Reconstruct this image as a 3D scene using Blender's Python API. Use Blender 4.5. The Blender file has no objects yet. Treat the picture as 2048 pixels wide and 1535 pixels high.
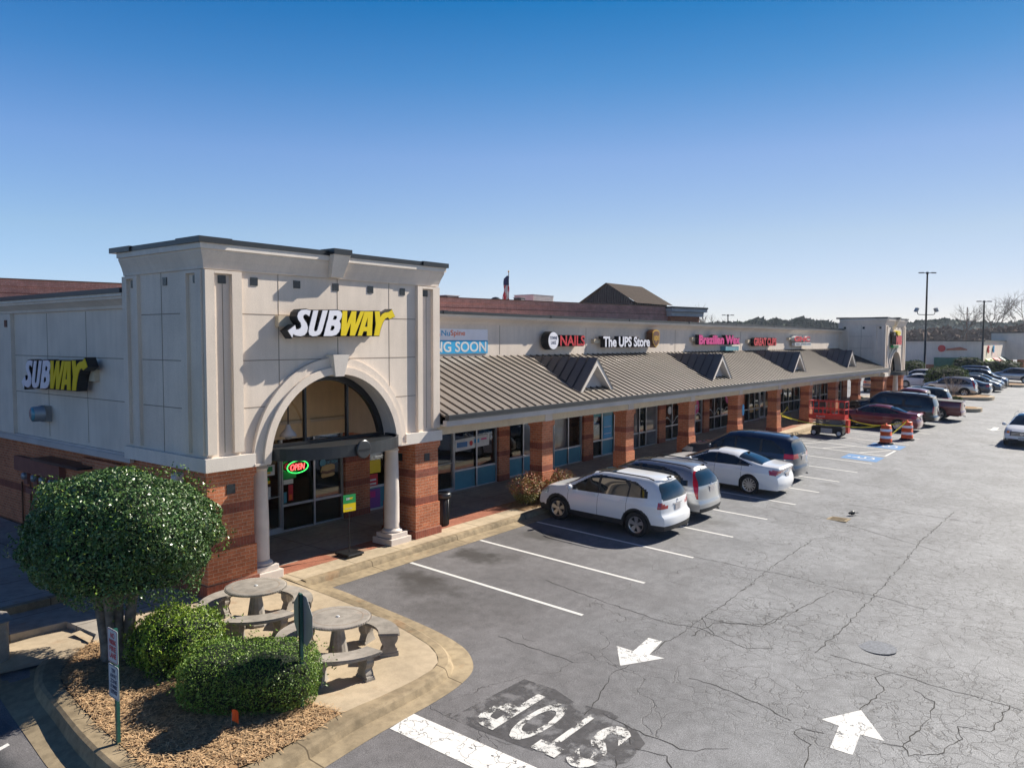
import bpy, math, random
import numpy as np
from mathutils import Vector, Matrix
R = math.radians
random.seed(7); rng = np.random.default_rng(11)
sc = bpy.context.scene
col = sc.collection

# ------------------------------------------------------------------ camera
cam_d = bpy.data.cameras.new("camera"); cam = bpy.data.objects.new("camera", cam_d); col.objects.link(cam)
_p, _r, _y = R(3.1493), R(.1352), R(38.061)
_f = Vector((math.cos(_y)*math.cos(_p), math.sin(_y)*math.cos(_p), -math.sin(_p)))
_rt = Vector((math.sin(_y), -math.cos(_y), 0)); _u = _rt.cross(_f)
_rt2 = math.cos(_r)*_rt + math.sin(_r)*_u; _u2 = -math.sin(_r)*_rt + math.cos(_r)*_u
cam.matrix_world = Matrix(((_rt2.x, _u2.x, -_f.x, 0), (_rt2.y, _u2.y, -_f.y, 0), (_rt2.z, _u2.z, -_f.z, 5.3), (0, 0, 0, 1)))
cam_d.sensor_width = 36; cam_d.lens = 1576.66/2048*36; cam_d.clip_start = .1; cam_d.clip_end = 6000
sc.camera = cam
sc.render.resolution_x = 1024; sc.render.resolution_y = 767
# ------------------------------------------------------------------ sky, sun, exposure
SUN_EL, SUN_AZ = 38.0, -17.0          # azimuth measured from +X towards +Y
w = bpy.data.worlds.new("World"); sc.world = w; w.use_nodes = True
wn = w.node_tree.nodes; wl = w.node_tree.links
bg = wn['Background']; sky = wn.new('ShaderNodeTexSky'); sky.sky_type = 'NISHITA'; sky.sun_disc = False
sky.sun_elevation = R(SUN_EL); sky.sun_rotation = R(90-SUN_AZ)
sky.air_density = 1.0; sky.dust_density = 0.; sky.ozone_density = 2.0; sky.altitude = 0
# deeper, more saturated blue with height above the horizon
_tc = wn.new('ShaderNodeTexCoord'); _sx = wn.new('ShaderNodeSeparateXYZ'); wl.new(_tc.outputs['Generated'], _sx.inputs[0])
_cr = wn.new('ShaderNodeValToRGB'); _e = _cr.color_ramp.elements; _cr.color_ramp.interpolation = 'LINEAR'
for _i, (_z, _c) in enumerate(((0., (.78, .86, 1.22)), (.045, (.845, .83, 1.08)), (.125, (.93, .89, .97)), (.22, (.80, .86, 1.03)), (.308, (.35, .71, .957)), (.388, (.08, .56, .87)), (.55, (.06, .24, .48)))):
    _el = _e[_i] if _i < 2 else _e.new(_z)
    _el.position = _z; _el.color = (*_c, 1)
wl.new(_sx.outputs[2], _cr.inputs[0]); _mx = wn.new('ShaderNodeMix'); _mx.data_type = 'RGBA'; _mx.blend_type = 'MULTIPLY'; _mx.inputs[0].default_value = 1.
wl.new(sky.outputs[0], _mx.inputs[6]); wl.new(_cr.outputs[0], _mx.inputs[7]); 
_dp = wn.new('ShaderNodeVectorMath'); _dp.operation = 'DOT_PRODUCT'; wl.new(_tc.outputs['Generated'], _dp.inputs[0]); _dp.inputs[1].default_value = (math.cos(R(SUN_AZ)), math.sin(R(SUN_AZ)), 0)
_mr = wn.new('ShaderNodeMapRange'); wl.new(_dp.outputs['Value'], _mr.inputs[0]); _mr.inputs[1].default_value = -1.; _mr.inputs[2].default_value = 1.
_c2 = wn.new('ShaderNodeValToRGB'); _e2 = _c2.color_ramp.elements     # calmer glow toward the sun, clearer blue away from it
for _i, (_z, _c) in enumerate(((.0, (.95, 1.1, 1.2)), (.5, (.99, 1.15, 1.26)), (.785, (1., 1., 1.)), (.965, (.9, .83, .79)))):
    _el = _e2[_i] if _i < 2 else _e2.new(_z)
    _el.position = _z; _el.color = (*_c, 1)
wl.new(_mr.outputs[0], _c2.inputs[0]); _m2 = wn.new('ShaderNodeMix'); _m2.data_type = 'RGBA'; _m2.blend_type = 'MULTIPLY'; _m2.inputs[0].default_value = 1.
wl.new(_mx.outputs[2], _m2.inputs[6]); wl.new(_c2.outputs[0], _m2.inputs[7]); wl.new(_m2.outputs[2], bg.inputs[0]); bg.inputs[1].default_value = .07
sun_d = bpy.data.lights.new("sun", 'SUN'); sun_d.energy = 5.0; sun_d.angle = R(.53); sun_d.color = (1, .93, .82)
sun = bpy.data.objects.new("sun", sun_d); col.objects.link(sun)
_s = Vector((math.cos(R(SUN_EL))*math.cos(R(SUN_AZ)), math.cos(R(SUN_EL))*math.sin(R(SUN_AZ)), math.sin(R(SUN_EL))))
sun.rotation_euler = _s.to_track_quat('Z', 'Y').to_euler()
sc.view_settings.view_transform = 'Standard'; sc.view_settings.look = 'None'
sc.view_settings.exposure = 0.7; sc.view_settings.gamma = 1

# ------------------------------------------------------------------ materials
class NT:
    def __init__(s, name):
        s.m = bpy.data.materials.new(name); s.m.use_nodes = True; s.t = s.m.node_tree
        s.b = s.t.nodes['Principled BSDF']; s.g = None
    def n(s, t, **k):
        x = s.t.nodes.new(t)
        for a, v in k.items(): setattr(x, a, v)
        return x
    def set(s, sock, v):
        if hasattr(v, 'is_linked') or isinstance(v, bpy.types.NodeSocket): s.t.links.new(v, sock)
        elif isinstance(v, (tuple, list)) and len(v) == 3 and sock.type == 'RGBA': sock.default_value = (*v, 1)
        else: sock.default_value = v
    def pos(s):
        if s.g is None: s.g = s.n('ShaderNodeNewGeometry').outputs['Position']
        return s.g
    def obj(s): return s.n('ShaderNodeTexCoord').outputs['Object']
    def sep(s, v):
        x = s.n('ShaderNodeSeparateXYZ'); s.set(x.inputs[0], v); return x.outputs
    def comb(s, a, b, c=0.):
        x = s.n('ShaderNodeCombineXYZ'); s.set(x.inputs[0], a); s.set(x.inputs[1], b); s.set(x.inputs[2], c); return x.outputs[0]
    def math(s, op, a, b=0., c=None, clamp=False):
        x = s.n('ShaderNodeMath', operation=op, use_clamp=clamp); s.set(x.inputs[0], a); s.set(x.inputs[1], b)
        if c is not None: s.set(x.inputs[2], c)
        return x.outputs[0]
    def noise(s, scale, vec=None, detail=3, rough=.55, out=0):
        x = s.n('ShaderNodeTexNoise'); x.inputs['Scale'].default_value = scale; x.inputs['Detail'].default_value = detail
        x.inputs['Roughness'].default_value = rough; s.set(x.inputs['Vector'], vec if vec is not None else s.pos()); return x.outputs[out]
    def voro(s, scale, vec=None, feat='DISTANCE_TO_EDGE', rnd=1.):
        x = s.n('ShaderNodeTexVoronoi', feature=feat); x.inputs['Scale'].default_value = scale; x.inputs['Randomness'].default_value = rnd
        s.set(x.inputs['Vector'], vec if vec is not None else s.pos()); return x.outputs[0]
    def ramp(s, v, a, b, lo=0., hi=1.):
        x = s.n('ShaderNodeMapRange', interpolation_type='SMOOTHSTEP'); s.set(x.inputs[0], v)
        for i, q in enumerate((a, b, lo, hi)): s.set(x.inputs[i+1], q)
        return x.outputs[0]
    def mix(s, f, a, b, bt='MIX'):
        x = s.n('ShaderNodeMix', data_type='RGBA', blend_type=bt); s.set(x.inputs[0], f); s.set(x.inputs[6], a); s.set(x.inputs[7], b); return x.outputs[2]
    def bump(s, h, strength=.3, dist=.01):
        x = s.n('ShaderNodeBump'); x.inputs['Strength'].default_value = strength; x.inputs['Distance'].default_value = dist
        s.set(x.inputs['Height'], h); s.t.links.new(x.outputs[0], s.b.inputs['Normal'])
    def P(s, **k):
        names = dict(col='Base Color', rough='Roughness', metal='Metallic', spec='Specular IOR Level', coat='Coat Weight', trans='Transmission Weight', alpha='Alpha', coatr='Coat Roughness')
        for a, v in k.items(): s.set(s.b.inputs[names[a]], v)
        return s
def M(name, c, rough=.6, metal=0., spec=.5, var=.12, scale=3., bump=0., bscale=60., emit=0., coat=0., objc=False):
    t = NT(name); v = t.obj() if objc else t.pos()
    if var > 0:
        n1 = t.noise(scale, v, 4); f = t.ramp(n1, .3, .7, 1-var, 1+var)
        g = t.mix(1., c, t.comb(f, f, f), 'MULTIPLY'); t.P(col=g)
    else: t.P(col=c)
    t.P(rough=rough, metal=metal, spec=spec, coat=coat)
    if bump > 0: t.bump(t.noise(bscale, v, 2), bump)
    if emit > 0:
        t.b.inputs['Emission Color'].default_value = (*c, 1); t.b.inputs['Emission Strength'].default_value = emit
    return t.m

def stucco(name, c):
    t = NT(name); p = t.sep(t.pos())
    big = t.noise(.9, None, 4); fine = t.noise(55, None, 2)
    streak = t.noise(1.0, t.comb(t.math('MULTIPLY', t.math('ADD', p[0], p[1]), 5.), t.math('MULTIPLY', p[2], .5)), 4)
    f = t.math('MULTIPLY', t.ramp(big, .3, .7, .93, 1.05), t.ramp(streak, .35, .7, 1.02, .95))
    f = t.math('MULTIPLY', f, t.ramp(fine, .3, .7, .93, 1.06))
    t.P(col=t.mix(1., c, t.comb(f, f, f), 'MULTIPLY'), rough=.92, spec=.25); t.bump(fine, .35, .01); return t.m
def bricks(name, c1, c2, mortar, soldier=False, uneven=.25):
    t = NT(name); p = t.sep(t.pos()); u = t.math('ADD', p[0], p[1]); v = t.comb(u, p[2])
    b = t.n('ShaderNodeTexBrick'); t.set(b.inputs['Vector'], v); b.inputs['Scale'].default_value = 1
    t.set(b.inputs['Color1'], c1); t.set(b.inputs['Color2'], c2); t.set(b.inputs['Mortar'], mortar)
    b.inputs['Mortar Size'].default_value = .006; b.inputs['Mortar Smooth'].default_value = .1; b.inputs['Bias'].default_value = -.1
    if soldier: b.inputs['Brick Width'].default_value = .078; b.inputs['Row Height'].default_value = .22; b.offset = 0
    else: b.inputs['Brick Width'].default_value = .215; b.inputs['Row Height'].default_value = .078
    n = t.noise(2.5, None, 4); f = t.ramp(n, .3, .7, 1-uneven*.5, 1+uneven*.5)
    n2 = t.noise(30, None, 2); f = t.math('MULTIPLY', f, t.ramp(n2, .3, .7, .85, 1.15))
    t.P(col=t.mix(1., b.outputs[0], t.comb(f, f, f), 'MULTIPLY'), rough=.85, spec=.3)
    t.bump(t.math('SUBTRACT', t.math('MULTIPLY', n2, .3), b.outputs[1]), .5, .008); return t.m
MT = {}
MT['stucco'] = stucco('stucco', (.75, .65, .55)); MT['trim'] = stucco('stucco_trim', (.76, .69, .61)); MT['cream'] = stucco('cream_stucco', (.78, .60, .36))
MT['brick'] = bricks('brick', (.54, .185, .085), (.42, .13, .06), (.52, .33, .22)); MT['soldier'] = bricks('brick_soldier_course', (.30, .088, .052), (.23, .066, .042), (.26, .13, .09), True)
MT['brickfar'] = bricks('faded_brick', (.66, .30, .23), (.58, .25, .19), (.70, .44, .34)); MT['paver'] = bricks('brick_paver', (.36, .14, .085), (.29, .10, .06), (.33, .2, .13))
MT['groove'] = M('joint', (.27, .215, .165), .9, var=0)
MT['tile'] = M('dark_tile', (.02, .024, .028), .25, var=.2)
MT['cap'] = M('metal_cap', (.035, .04, .045), .35, metal=.3, var=.1)
MT['black'] = M('black_metal', (.018, .019, .021), .4, metal=.2, var=.15)
MT['alu'] = M('aluminium', (.62, .64, .66), .38, metal=.6, var=.06)
MT['gutter'] = M('gutter', (.05, .055, .06), .35, metal=.4, var=.1)
MT['fascia'] = M('fascia', (.55, .50, .47), .7, var=.1, scale=1.)
MT['beam'] = stucco('beam', (.62, .52, .38)); MT['soffit'] = M('soffit', (.45, .40, .33), .8)
MT['white'] = M('white_paint_metal', (.78, .79, .80), .4, var=.04)
MT['dkgreen'] = M('green_post', (.012, .085, .065), .45, var=.15)
MT['grey'] = M('grey_metal', (.32, .33, .34), .5, metal=.5, var=.1)
MT['rubber'] = M('rubber', (.018, .018, .019), .8, var=.15)
def roofmat():
    t = NT('standing_seam_metal'); f = t.ramp(t.noise(.8, None, 4), .3, .7, .88, 1.1)
    t.P(col=t.mix(1., (.195, .165, .138), t.comb(f, f, f), 'MULTIPLY'), rough=.48, metal=.25, spec=.6); return t.m
MT['roof'] = roofmat()
MT['seam'] = M('shaded_seam', (.075, .06, .05), .5, metal=.2); MT['brownroof'] = M('brown_metal_roof', (.085, .07, .06), 1., spec=.05)  # seam colour darkened to carry the shadow line along each ridge
MT['dkroof'] = M('dark_roof_metal', (.03, .04, .045), .45, metal=.3)
def shopglass():
    t = NT('shop_glass'); nt = t.t; tr = t.n('ShaderNodeBsdfTransparent'); tr.inputs[0].default_value = (.42, .46, .47, 1); gl = t.n('ShaderNodeBsdfGlossy'); gl.inputs['Roughness'].default_value = .02; gl.inputs[0].default_value = (.9, .95, 1, 1)
    fr = t.n('ShaderNodeFresnel'); fr.inputs[0].default_value = 1.7; f = t.math('ADD', t.math('MULTIPLY', fr.outputs[0], .95), .02, clamp=True); mx = t.n('ShaderNodeMixShader'); t.set(mx.inputs[0], f); nt.links.new(tr.outputs[0], mx.inputs[1]); nt.links.new(gl.outputs[0], mx.inputs[2]); nt.links.new(mx.outputs[0], nt.nodes['Material Output'].inputs[0]); nt.nodes.remove(t.b); return t.m
MT['glass'] = shopglass()
MT['film'] = M('teal_window_film', (.10, .30, .37), .12, spec=.6, var=.15, scale=.7)
MT['glass2'] = M('blind_glass', (.10, .105, .11), .08, spec=.8, var=.4, scale=1.3)
MT['poster_w'] = M('poster_white', (.62, .63, .62), .4, var=.08); 
for k, c in dict(green=(.01, .28, .07), yellow=(.72, .50, .01), red=(.55, .02, .03), pink=(.62, .03, .22), teal=(.02, .25, .28), blue=(.03, .17, .42), orange=(.75, .14, .02), purple=(.22, .06, .28), brown=(.13, .05, .02), skyblue=(.02, .33, .62), gold=(.62, .36, .03), bread=(.5, .33, .12), navy=(.02, .03, .09)).items():
    MT[k] = M('paint_'+k, c, .42, var=.06)
MT['signwhite'] = M('sign_face_white', (.78, .78, .84), .35, var=.03); MT['signyellow'] = M('sign_face_yellow', (.80, .60, .0), .35, var=.03)
MT['neonr'] = M('neon_red', (1, .08, .08), .5, var=0, emit=2.2); MT['neong'] = M('neon_green', (.05, .9, .15), .5, var=0, emit=1.2)
MT['lamp'] = M('lit_lamp', (1, .95, .85), .5, var=0, emit=6.)

def concrete(name, c, joints=0., dirt=.35, jy=0.):
    t = NT(name); p = t.sep(t.pos())
    a = t.noise(.7, None, 5); b = t.noise(6, None, 4); fi = t.noise(90, None, 2)
    f = t.math('MULTIPLY', t.ramp(a, .3, .7, 1-dirt*.5, 1.08), t.ramp(b, .35, .7, 1.05, 1-dirt*.4))
    f = t.math('MULTIPLY', f, t.ramp(fi, .3, .7, .9, 1.08)); cc = t.mix(1., c, t.comb(f, f, f), 'MULTIPLY')
    if joints:
        j = t.math('PINGPONG', t.math('ADD', p[0], 100.17), joints/2); m = t.ramp(j, .008, .016, 1, 0)
        if jy: m = t.math('MAXIMUM', m, t.ramp(t.math('PINGPONG', t.math('ADD', p[1], 100.35), jy/2), .008, .016, 1, 0))
        cc = t.mix(t.math('MULTIPLY', m, .75), cc, (.05, .035, .02))
    st = t.ramp(t.noise(1.7, None, 3), .62, .74, 0, .35); cc = t.mix(st, cc, (.28, .13, .05))
    t.P(col=cc, rough=.9, spec=.3); t.bump(fi, .25, .005); return t.m
MT['conc'] = concrete('concrete_walk', (.50, .405, .28), 1.52); MT['patio'] = concrete('patio_concrete', (.46, .37, .255), 0., .25)
MT['walk'] = concrete('porch_concrete', (.38, .34, .29), 2.4, .4, 1.3); MT['kerb'] = concrete('kerb_concrete', (.36, .28, .175), 3.05, .75)
MT['apron'] = concrete('gutter_concrete', (.38, .30, .19), 3.05, .6); MT['cast'] = concrete('cast_stone', (.36, .325, .28), 0., .55)
MT['colw'] = M('column_paint', (.68, .60, .53), .55, var=.06)

def asphalt():
    t = NT('asphalt'); p = t.sep(t.pos()); X, Y = p[0], p[1]
    warp = t.math('MULTIPLY', t.math('SUBTRACT', t.noise(.35, None, 3), .5), 4.)
    old_and_sheen = t.ramp(t.math('ADD', t.math('SUBTRACT', t.math('MULTIPLY', X, .42), t.math('MULTIPLY', Y, .75)), warp), -3.2, 3.5)
    far = t.ramp(X, 20, 60)  # far lot paler: aged surface, with the sunward sheen put into its colour
    old_and_sheen = t.math('MAXIMUM', old_and_sheen, far)
    base = t.mix(old_and_sheen, (.132, .126, .128), (.188, .192, .199))
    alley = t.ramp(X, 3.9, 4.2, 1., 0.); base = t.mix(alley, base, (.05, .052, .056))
    n1 = t.ramp(t.noise(.5, None, 5), .3, .7, .84, 1.13); n2 = t.ramp(t.noise(4, None, 4), .3, .7, .9, 1.1)
    sp = t.noise(75, None, 2, .7); n3 = t.ramp(sp, .3, .72, .62, 1.5)
    f = t.math('MULTIPLY', t.math('MULTIPLY', n1, n2), n3)
    c = t.mix(1., base, t.comb(f, f, f), 'MULTIPLY')
    ls = t.ramp(t.noise(1.6, t.comb(t.math('MULTIPLY', X, .12), Y), 3), .56, .7, 0, .22); c = t.mix(ls, c, (.09, .085, .085))
    # oil and drip stains where cars stand
    for (sx, sy, r, k) in STAINS:
        d = t.math('SQRT', t.math('ADD', t.math('POWER', t.math('SUBTRACT', X, sx), 2.), t.math('POWER', t.math('MULTIPLY', t.math('SUBTRACT', Y, sy), .8), 2.)))
        d = t.math('ADD', d, t.math('MULTIPLY', t.math('SUBTRACT', t.noise(2.2, None, 4), .5), r*1.6))
        c = t.mix(t.ramp(d, r*.25, r, k, 0.), c, (.035, .031, .028))
    # cracks: block cracking everywhere, alligator cracking in the worn lane
    wv = t.n('ShaderNodeVectorMath', operation='ADD'); t.set(wv.inputs[0], t.pos())
    nn = t.n('ShaderNodeTexNoise'); nn.inputs['Scale'].default_value = 1.6; nn.inputs['Detail'].default_value = 4; t.set(nn.inputs['Vector'], t.pos())
    sc_ = t.n('ShaderNodeVectorMath', operation='SCALE'); t.set(sc_.inputs[0], nn.outputs['Color']); sc_.inputs['Scale'].default_value = .75; t.set(wv.inputs[1], sc_.outputs[0])
    V = wv.outputs[0]
    e2 = t.voro(1.5, V); m2 = t.ramp(t.noise(.33, None, 2), .38, .5); reg = t.math('MULTIPLY', t.ramp(Y, 6.4, 7.4, 1, 0), t.ramp(X, 10.5, 12.5))
    reg = t.math('MULTIPLY', reg, t.ramp(X, 26, 42, 1, 0))
    k2 = t.math('MULTIPLY', t.ramp(e2, .003, .013, 1, 0), t.math('MULTIPLY', m2, reg))
    e1 = t.voro(.42, V); k1 = t.math('MULTIPLY', t.ramp(e1, .0012, .005, 1, 0), t.math('MULTIPLY', t.ramp(t.noise(.9, None, 3), .42, .55), t.ramp(Y, 9, 10, 1, .0)))
    k1 = t.math('MULTIPLY', k1, t.ramp(X, 6, 9)); k = t.math('MAXIMUM', k1, k2); e3 = t.voro(3.4, V); m3 = t.math('MULTIPLY', t.ramp(t.noise(.45, None, 3), .40, .54), t.math('MULTIPLY', t.ramp(Y, 7.6, 8.6, 1, 0), t.ramp(X, 10., 13.))); k = t.math('MAXIMUM', k, t.math('MULTIPLY', t.ramp(e3, .006, .03, .95, 0), m3))
    c = t.mix(t.math('MULTIPLY', k, .62), c, (.03, .027, .025))
    t.P(col=c, rough=t.ramp(sp, .3, .7, .78, .6), spec=.45)
    t.bump(t.math('SUBTRACT', sp, t.math('MULTIPLY', k, 2.)), .45, .008); return t.m
STAINS = [(15.05, 12.9, .75, .85), (15.5, 12.35, .6, .5), (12.9, 12.9, .6, .7), (12.6, 12.3, .8, .55), (17.6, 12.9, .6, .6), (17.6, 12.2, .7, .35), (11.7, 10.8, 1.1, .3), (13, 10.2, 1.2, .25), (22.6, 9.6, .5, .3), (31, 8.9, .5, .3)]
MT['asphalt'] = asphalt()
def roadpaint(name, c, wear=.5, th=.03):
    t = NT(name); n = t.noise(3.5, None, 6, .7); g = t.noise(60, None, 2)
    m = t.ramp(t.math('ADD', n, t.math('MULTIPLY', t.math('SUBTRACT', g, .5), .25)), .82-.26*wear, .90-.26*wear, 0, 1)
    wv = t.n('ShaderNodeVectorMath', operation='ADD'); t.set(wv.inputs[0], t.pos()); t.set(wv.inputs[1], t.noise(2., None, 3, out=1))
    cr = t.ramp(t.voro(3.2, wv.outputs[0]), .006, .006+th, 1, 0)
    m = t.math('MAXIMUM', m, t.math('MULTIPLY', cr, 1. if th else 0.)); f = t.ramp(g, .3, .7, .85, 1.1)
    t.P(col=t.mix(1., c, t.comb(f, f, f), 'MULTIPLY'), rough=.7, spec=.3, alpha=t.math('SUBTRACT', 1., m)); return t.m
MT['line'] = roadpaint('line_paint', (.68, .67, .64), .35, .0); MT['bar'] = roadpaint('stop_bar_paint', (.76, .74, .70), .45, .018)
MT['worn'] = roadpaint('worn_paint', (.66, .65, .62), 1.3, .012); MT['hcblue'] = roadpaint('blue_paint', (.10, .24, .47), .6, .0); MT['arrowp'] = roadpaint('arrow_paint', (.74, .73, .70), .8, .012)
MT['crack'] = M('crack', (.022, .02, .018), .9, var=.2)
t_ = NT('sealed_patch'); _f = t_.ramp(t_.noise(9, None, 3), .3, .7, .8, 1.2); t_.P(col=t_.mix(1., (.078, .075, .078), t_.comb(_f, _f, _f), 'MULTIPLY'), rough=.75, spec=.4, alpha=t_.math('MULTIPLY', t_.ramp(t_.noise(2.6, None, 5, .65), .38, .58), .85)); MT['patch'] = t_.m
def paintm(name, c, metal=.0, rough=.3):
    t = NT(name); t.P(col=c, rough=rough, metal=metal, spec=.5, coat=1., coatr=.04); return t.m
for k, a in dict(c_white=((.78, .79, .80),), c_silver=((.42, .43, .44), .75, .32), c_blue=((.012, .028, .06), .4, .3), c_red=((.16, .008, .018), .4, .3), c_black=((.008, .009, .011), .1, .25), c_dkred=((.13, .006, .012), .2, .3), c_grey=((.10, .11, .12), .6, .3), c_teal=((.01, .03, .035), .3, .3), c_tan=((.36, .33, .27), .6, .35)).items(): MT[k] = paintm(k[2:]+'_car_paint', *a)
MT['cglass'] = M('car_glass', (.012, .018, .020), .03, spec=.7, var=0, coat=.5); MT['seat'] = M('seat_cloth', (.10, .095, .09), .9, var=.1); MT['dash'] = M('dashboard', (.03, .03, .032), .6, var=.1); MT['clad'] = M('black_plastic', (.022, .023, .025), .6, var=.1)
MT['rim'] = M('alloy', (.55, .55, .56), .28, metal=.9, var=0); MT['tail'] = M('tail_lens', (.42, .006, .012), .12, var=0, coat=1.)
MT['head'] = M('headlamp_lens', (.55, .57, .6), .1, metal=.4, var=0, coat=1.); MT['amber'] = M('amber_lens', (.75, .22, .02), .2, var=0, coat=1.)
MT['plate'] = M('number_plate', (.45, .42, .42), .4, var=.3, scale=25, objc=True); MT['chrome'] = M('chrome', (.7, .7, .72), .15, metal=1., var=0)

# ------------------------------------------------------------------ mesh helpers
ORIG = {}
def zl(X, Y):      # lot surface
    return -.15+.0115*(min(max(X, -20), 230)-15)+.042*(min(max(Y, -9), 14.2)-13.5)-(.14*min(1, max(0, (5.1-X)/.7)) if X < 5.1 and Y < 30 else 0)
def zs(X, Y):      # walk and patio surface
    return .0115*(min(X, 230)-13)+.04*(min(Y, 14.5)-14.5)
class MB:
    def __init__(s): s.v = []; s.f = []
    def add(s, vs, fs):
        b = len(s.v); s.v += [tuple(v) for v in vs]; s.f += [tuple(b+i for i in f) for f in fs]; return s
    def box(s, x0, x1, y0, y1, z0, z1):
        vs = [(x, y, z) for z in (z0, z1) for y in (y0, y1) for x in (x0, x1)]
        return s.add(vs, [(0, 2, 3, 1), (4, 5, 7, 6), (0, 1, 5, 4), (2, 6, 7, 3), (0, 4, 6, 2), (1, 3, 7, 5)])
    def rbox(s, c, size, yaw=0., tilt=0.):
        m = Matrix.Rotation(yaw, 3, 'Z') @ Matrix.Rotation(tilt, 3, 'Y'); h = Vector(size)/2
        vs = [Vector(c)+m @ Vector((x*h.x, y*h.y, z*h.z)) for z in (-1, 1) for y in (-1, 1) for x in (-1, 1)]
        return s.add(vs, [(0, 2, 3, 1), (4, 5, 7, 6), (0, 1, 5, 4), (2, 6, 7, 3), (0, 4, 6, 2), (1, 3, 7, 5)])
    def prism(s, poly, ax, a, b):
        if ax == 'x': g = lambda p, t: (t, p[0], p[1])
        elif ax == 'y': g = lambda p, t: (p[0], t, p[1])
        else: g = lambda p, t: (p[0], p[1], t)
        n = len(poly); vs = [g(p, a) for p in poly]+[g(p, b) for p in poly]
        return s.add(vs, [tuple(range(n)), tuple(range(2*n-1, n-1, -1))]+[(i, (i+1) % n, n+(i+1) % n, n+i) for i in range(n)])
    def fan(s, O, U, V, N, poly, d):     # polygon in the U,V frame at O, extruded by d along N
        O, U, V, N = map(Vector, (O, U, V, N)); n = len(poly)
        vs = [O+U*p[0]+V*p[1] for p in poly]+[O+U*p[0]+V*p[1]+N*d for p in poly]
        return s.add(vs, [tuple(range(n)), tuple(range(2*n-1, n-1, -1))]+[(i, (i+1) % n, n+(i+1) % n, n+i) for i in range(n)])
    def grid(s, P):
        h, w_ = len(P), len(P[0]); return s.add([q for r_ in P for q in r_], [(i*w_+j, i*w_+j+1, (i+1)*w_+j+1, (i+1)*w_+j) for i in range(h-1) for j in range(w_-1)])
    def lathe(s, prof, c=(0, 0, 0), seg=24, axis='z', caps=True):
        vs = []; n = len(prof)
        for r_, h in prof:
            for k in range(seg):
                a = 2*math.pi*k/seg; x, y = r_*math.cos(a), r_*math.sin(a)
                q = (x, y, h) if axis == 'z' else ((x, h, y) if axis == 'y' else (h, x, y)); vs.append((c[0]+q[0], c[1]+q[1], c[2]+q[2]))
        fs = [(i*seg+k, i*seg+(k+1) % seg, (i+1)*seg+(k+1) % seg, (i+1)*seg+k) for i in range(n-1) for k in range(seg)]
        if caps: fs += [tuple(range(seg-1, -1, -1)), tuple((n-1)*seg+k for k in range(seg))]
        return s.add(vs, fs)
    def tube(s, path, r, seg=6, r1=None):
        path = [Vector(p) for p in path]; n = len(path); vs = []
        for i, p in enumerate(path):
            t = (path[min(i+1, n-1)]-path[max(i-1, 0)]).normalized()
            a = t.cross(Vector((0, 0, 1))); a = a.normalized() if a.length > 1e-3 else Vector((1, 0, 0)); b = t.cross(a)
            rr = r if r1 is None else r+(r1-r)*i/(n-1)
            vs += [p+a*rr*math.cos(2*math.pi*k/seg)+b*rr*math.sin(2*math.pi*k/seg) for k in range(seg)]
        fs = [(i*seg+k, i*seg+(k+1) % seg, (i+1)*seg+(k+1) % seg, (i+1)*seg+k) for i in range(n-1) for k in range(seg)]
        return s.add(vs, fs+[tuple(range(seg)), tuple((n-1)*seg+k for k in range(seg-1, -1, -1))])
    def text(s, txt, O, U, V, N, w_, h, d=.02, bold=.0, shear=0.):
        key = (txt, bold, shear)
        if key not in TXT:
            cu = bpy.data.curves.new('t', 'FONT'); cu.body = txt; cu.size = 1; cu.offset = bold; cu.shear = shear; cu.extrude = .5; cu.resolution_u = 4
            o = bpy.data.objects.new('t', cu); col.objects.link(o); dg = bpy.context.evaluated_depsgraph_get(); me = bpy.data.meshes.new_from_object(o.evaluated_get(dg))
            vs = [tuple(v.co) for v in me.vertices]; fs = [tuple(p.vertices) for p in me.polygons]
            bpy.data.objects.remove(o); bpy.data.curves.remove(cu); bpy.data.meshes.remove(me); TXT[key] = (vs, fs)
        vs, fs = TXT[key]; a = np.array(vs); lo, hi = a.min(0), a.max(0)
        O, U, V, N = (np.array(q, float) for q in (O, U, V, N))
        u = (a[:, 0]-lo[0])/(hi[0]-lo[0])*w_; v = (a[:, 1]-lo[1])/(hi[1]-lo[1])*h; t = (a[:, 2]+.5)*d
        return s.add(O+u[:, None]*U+v[:, None]*V+t[:, None]*N, fs)
    def clusters(s):
        par = list(range(len(s.v)))
        def find(i):
            while par[i] != i: par[i] = par[par[i]]; i = par[i]
            return i
        for f in s.f:
            for k in f[1:]: par[find(k)] = find(f[0])
        g = {}
        for fi, f in enumerate(s.f): g.setdefault(find(f[0]), []).append(fi)
        B_ = []
        for fs in g.values():
            P = np.array([s.v[i] for fi in fs for i in s.f[fi]]); B_.append([P.min(0)-.006, P.max(0)+.006, fs])
        done = False
        while not done:
            done = True
            for i in range(len(B_)):
                for j in range(i+1, len(B_)):
                    if (B_[i][0] <= B_[j][1]).all() and (B_[j][0] <= B_[i][1]).all():
                        B_[i] = [np.minimum(B_[i][0], B_[j][0]), np.maximum(B_[i][1], B_[j][1]), B_[i][2]+B_[j][2]]; B_.pop(j); done = False; break
                if not done: break
        out = []
        for _, _, fs in B_:
            m = MB(); mp = {}
            for fi in fs:
                f = []
                for i in s.f[fi]:
                    if i not in mp: mp[i] = len(m.v); m.v.append(s.v[i])
                    f.append(mp[i])
                m.f.append(tuple(f))
            out.append(m)
        return out
    def build(s, name, mat, parent=None, smooth=False, bevel=0.):
        if name in SPLIT and parent is not None:
            C = s.clusters()
            if len(C) > 1:
                for m in C: o = m._build(name, mat, parent, smooth, bevel)
                return o
        return s._build(name, mat, parent, smooth, bevel)
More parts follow.
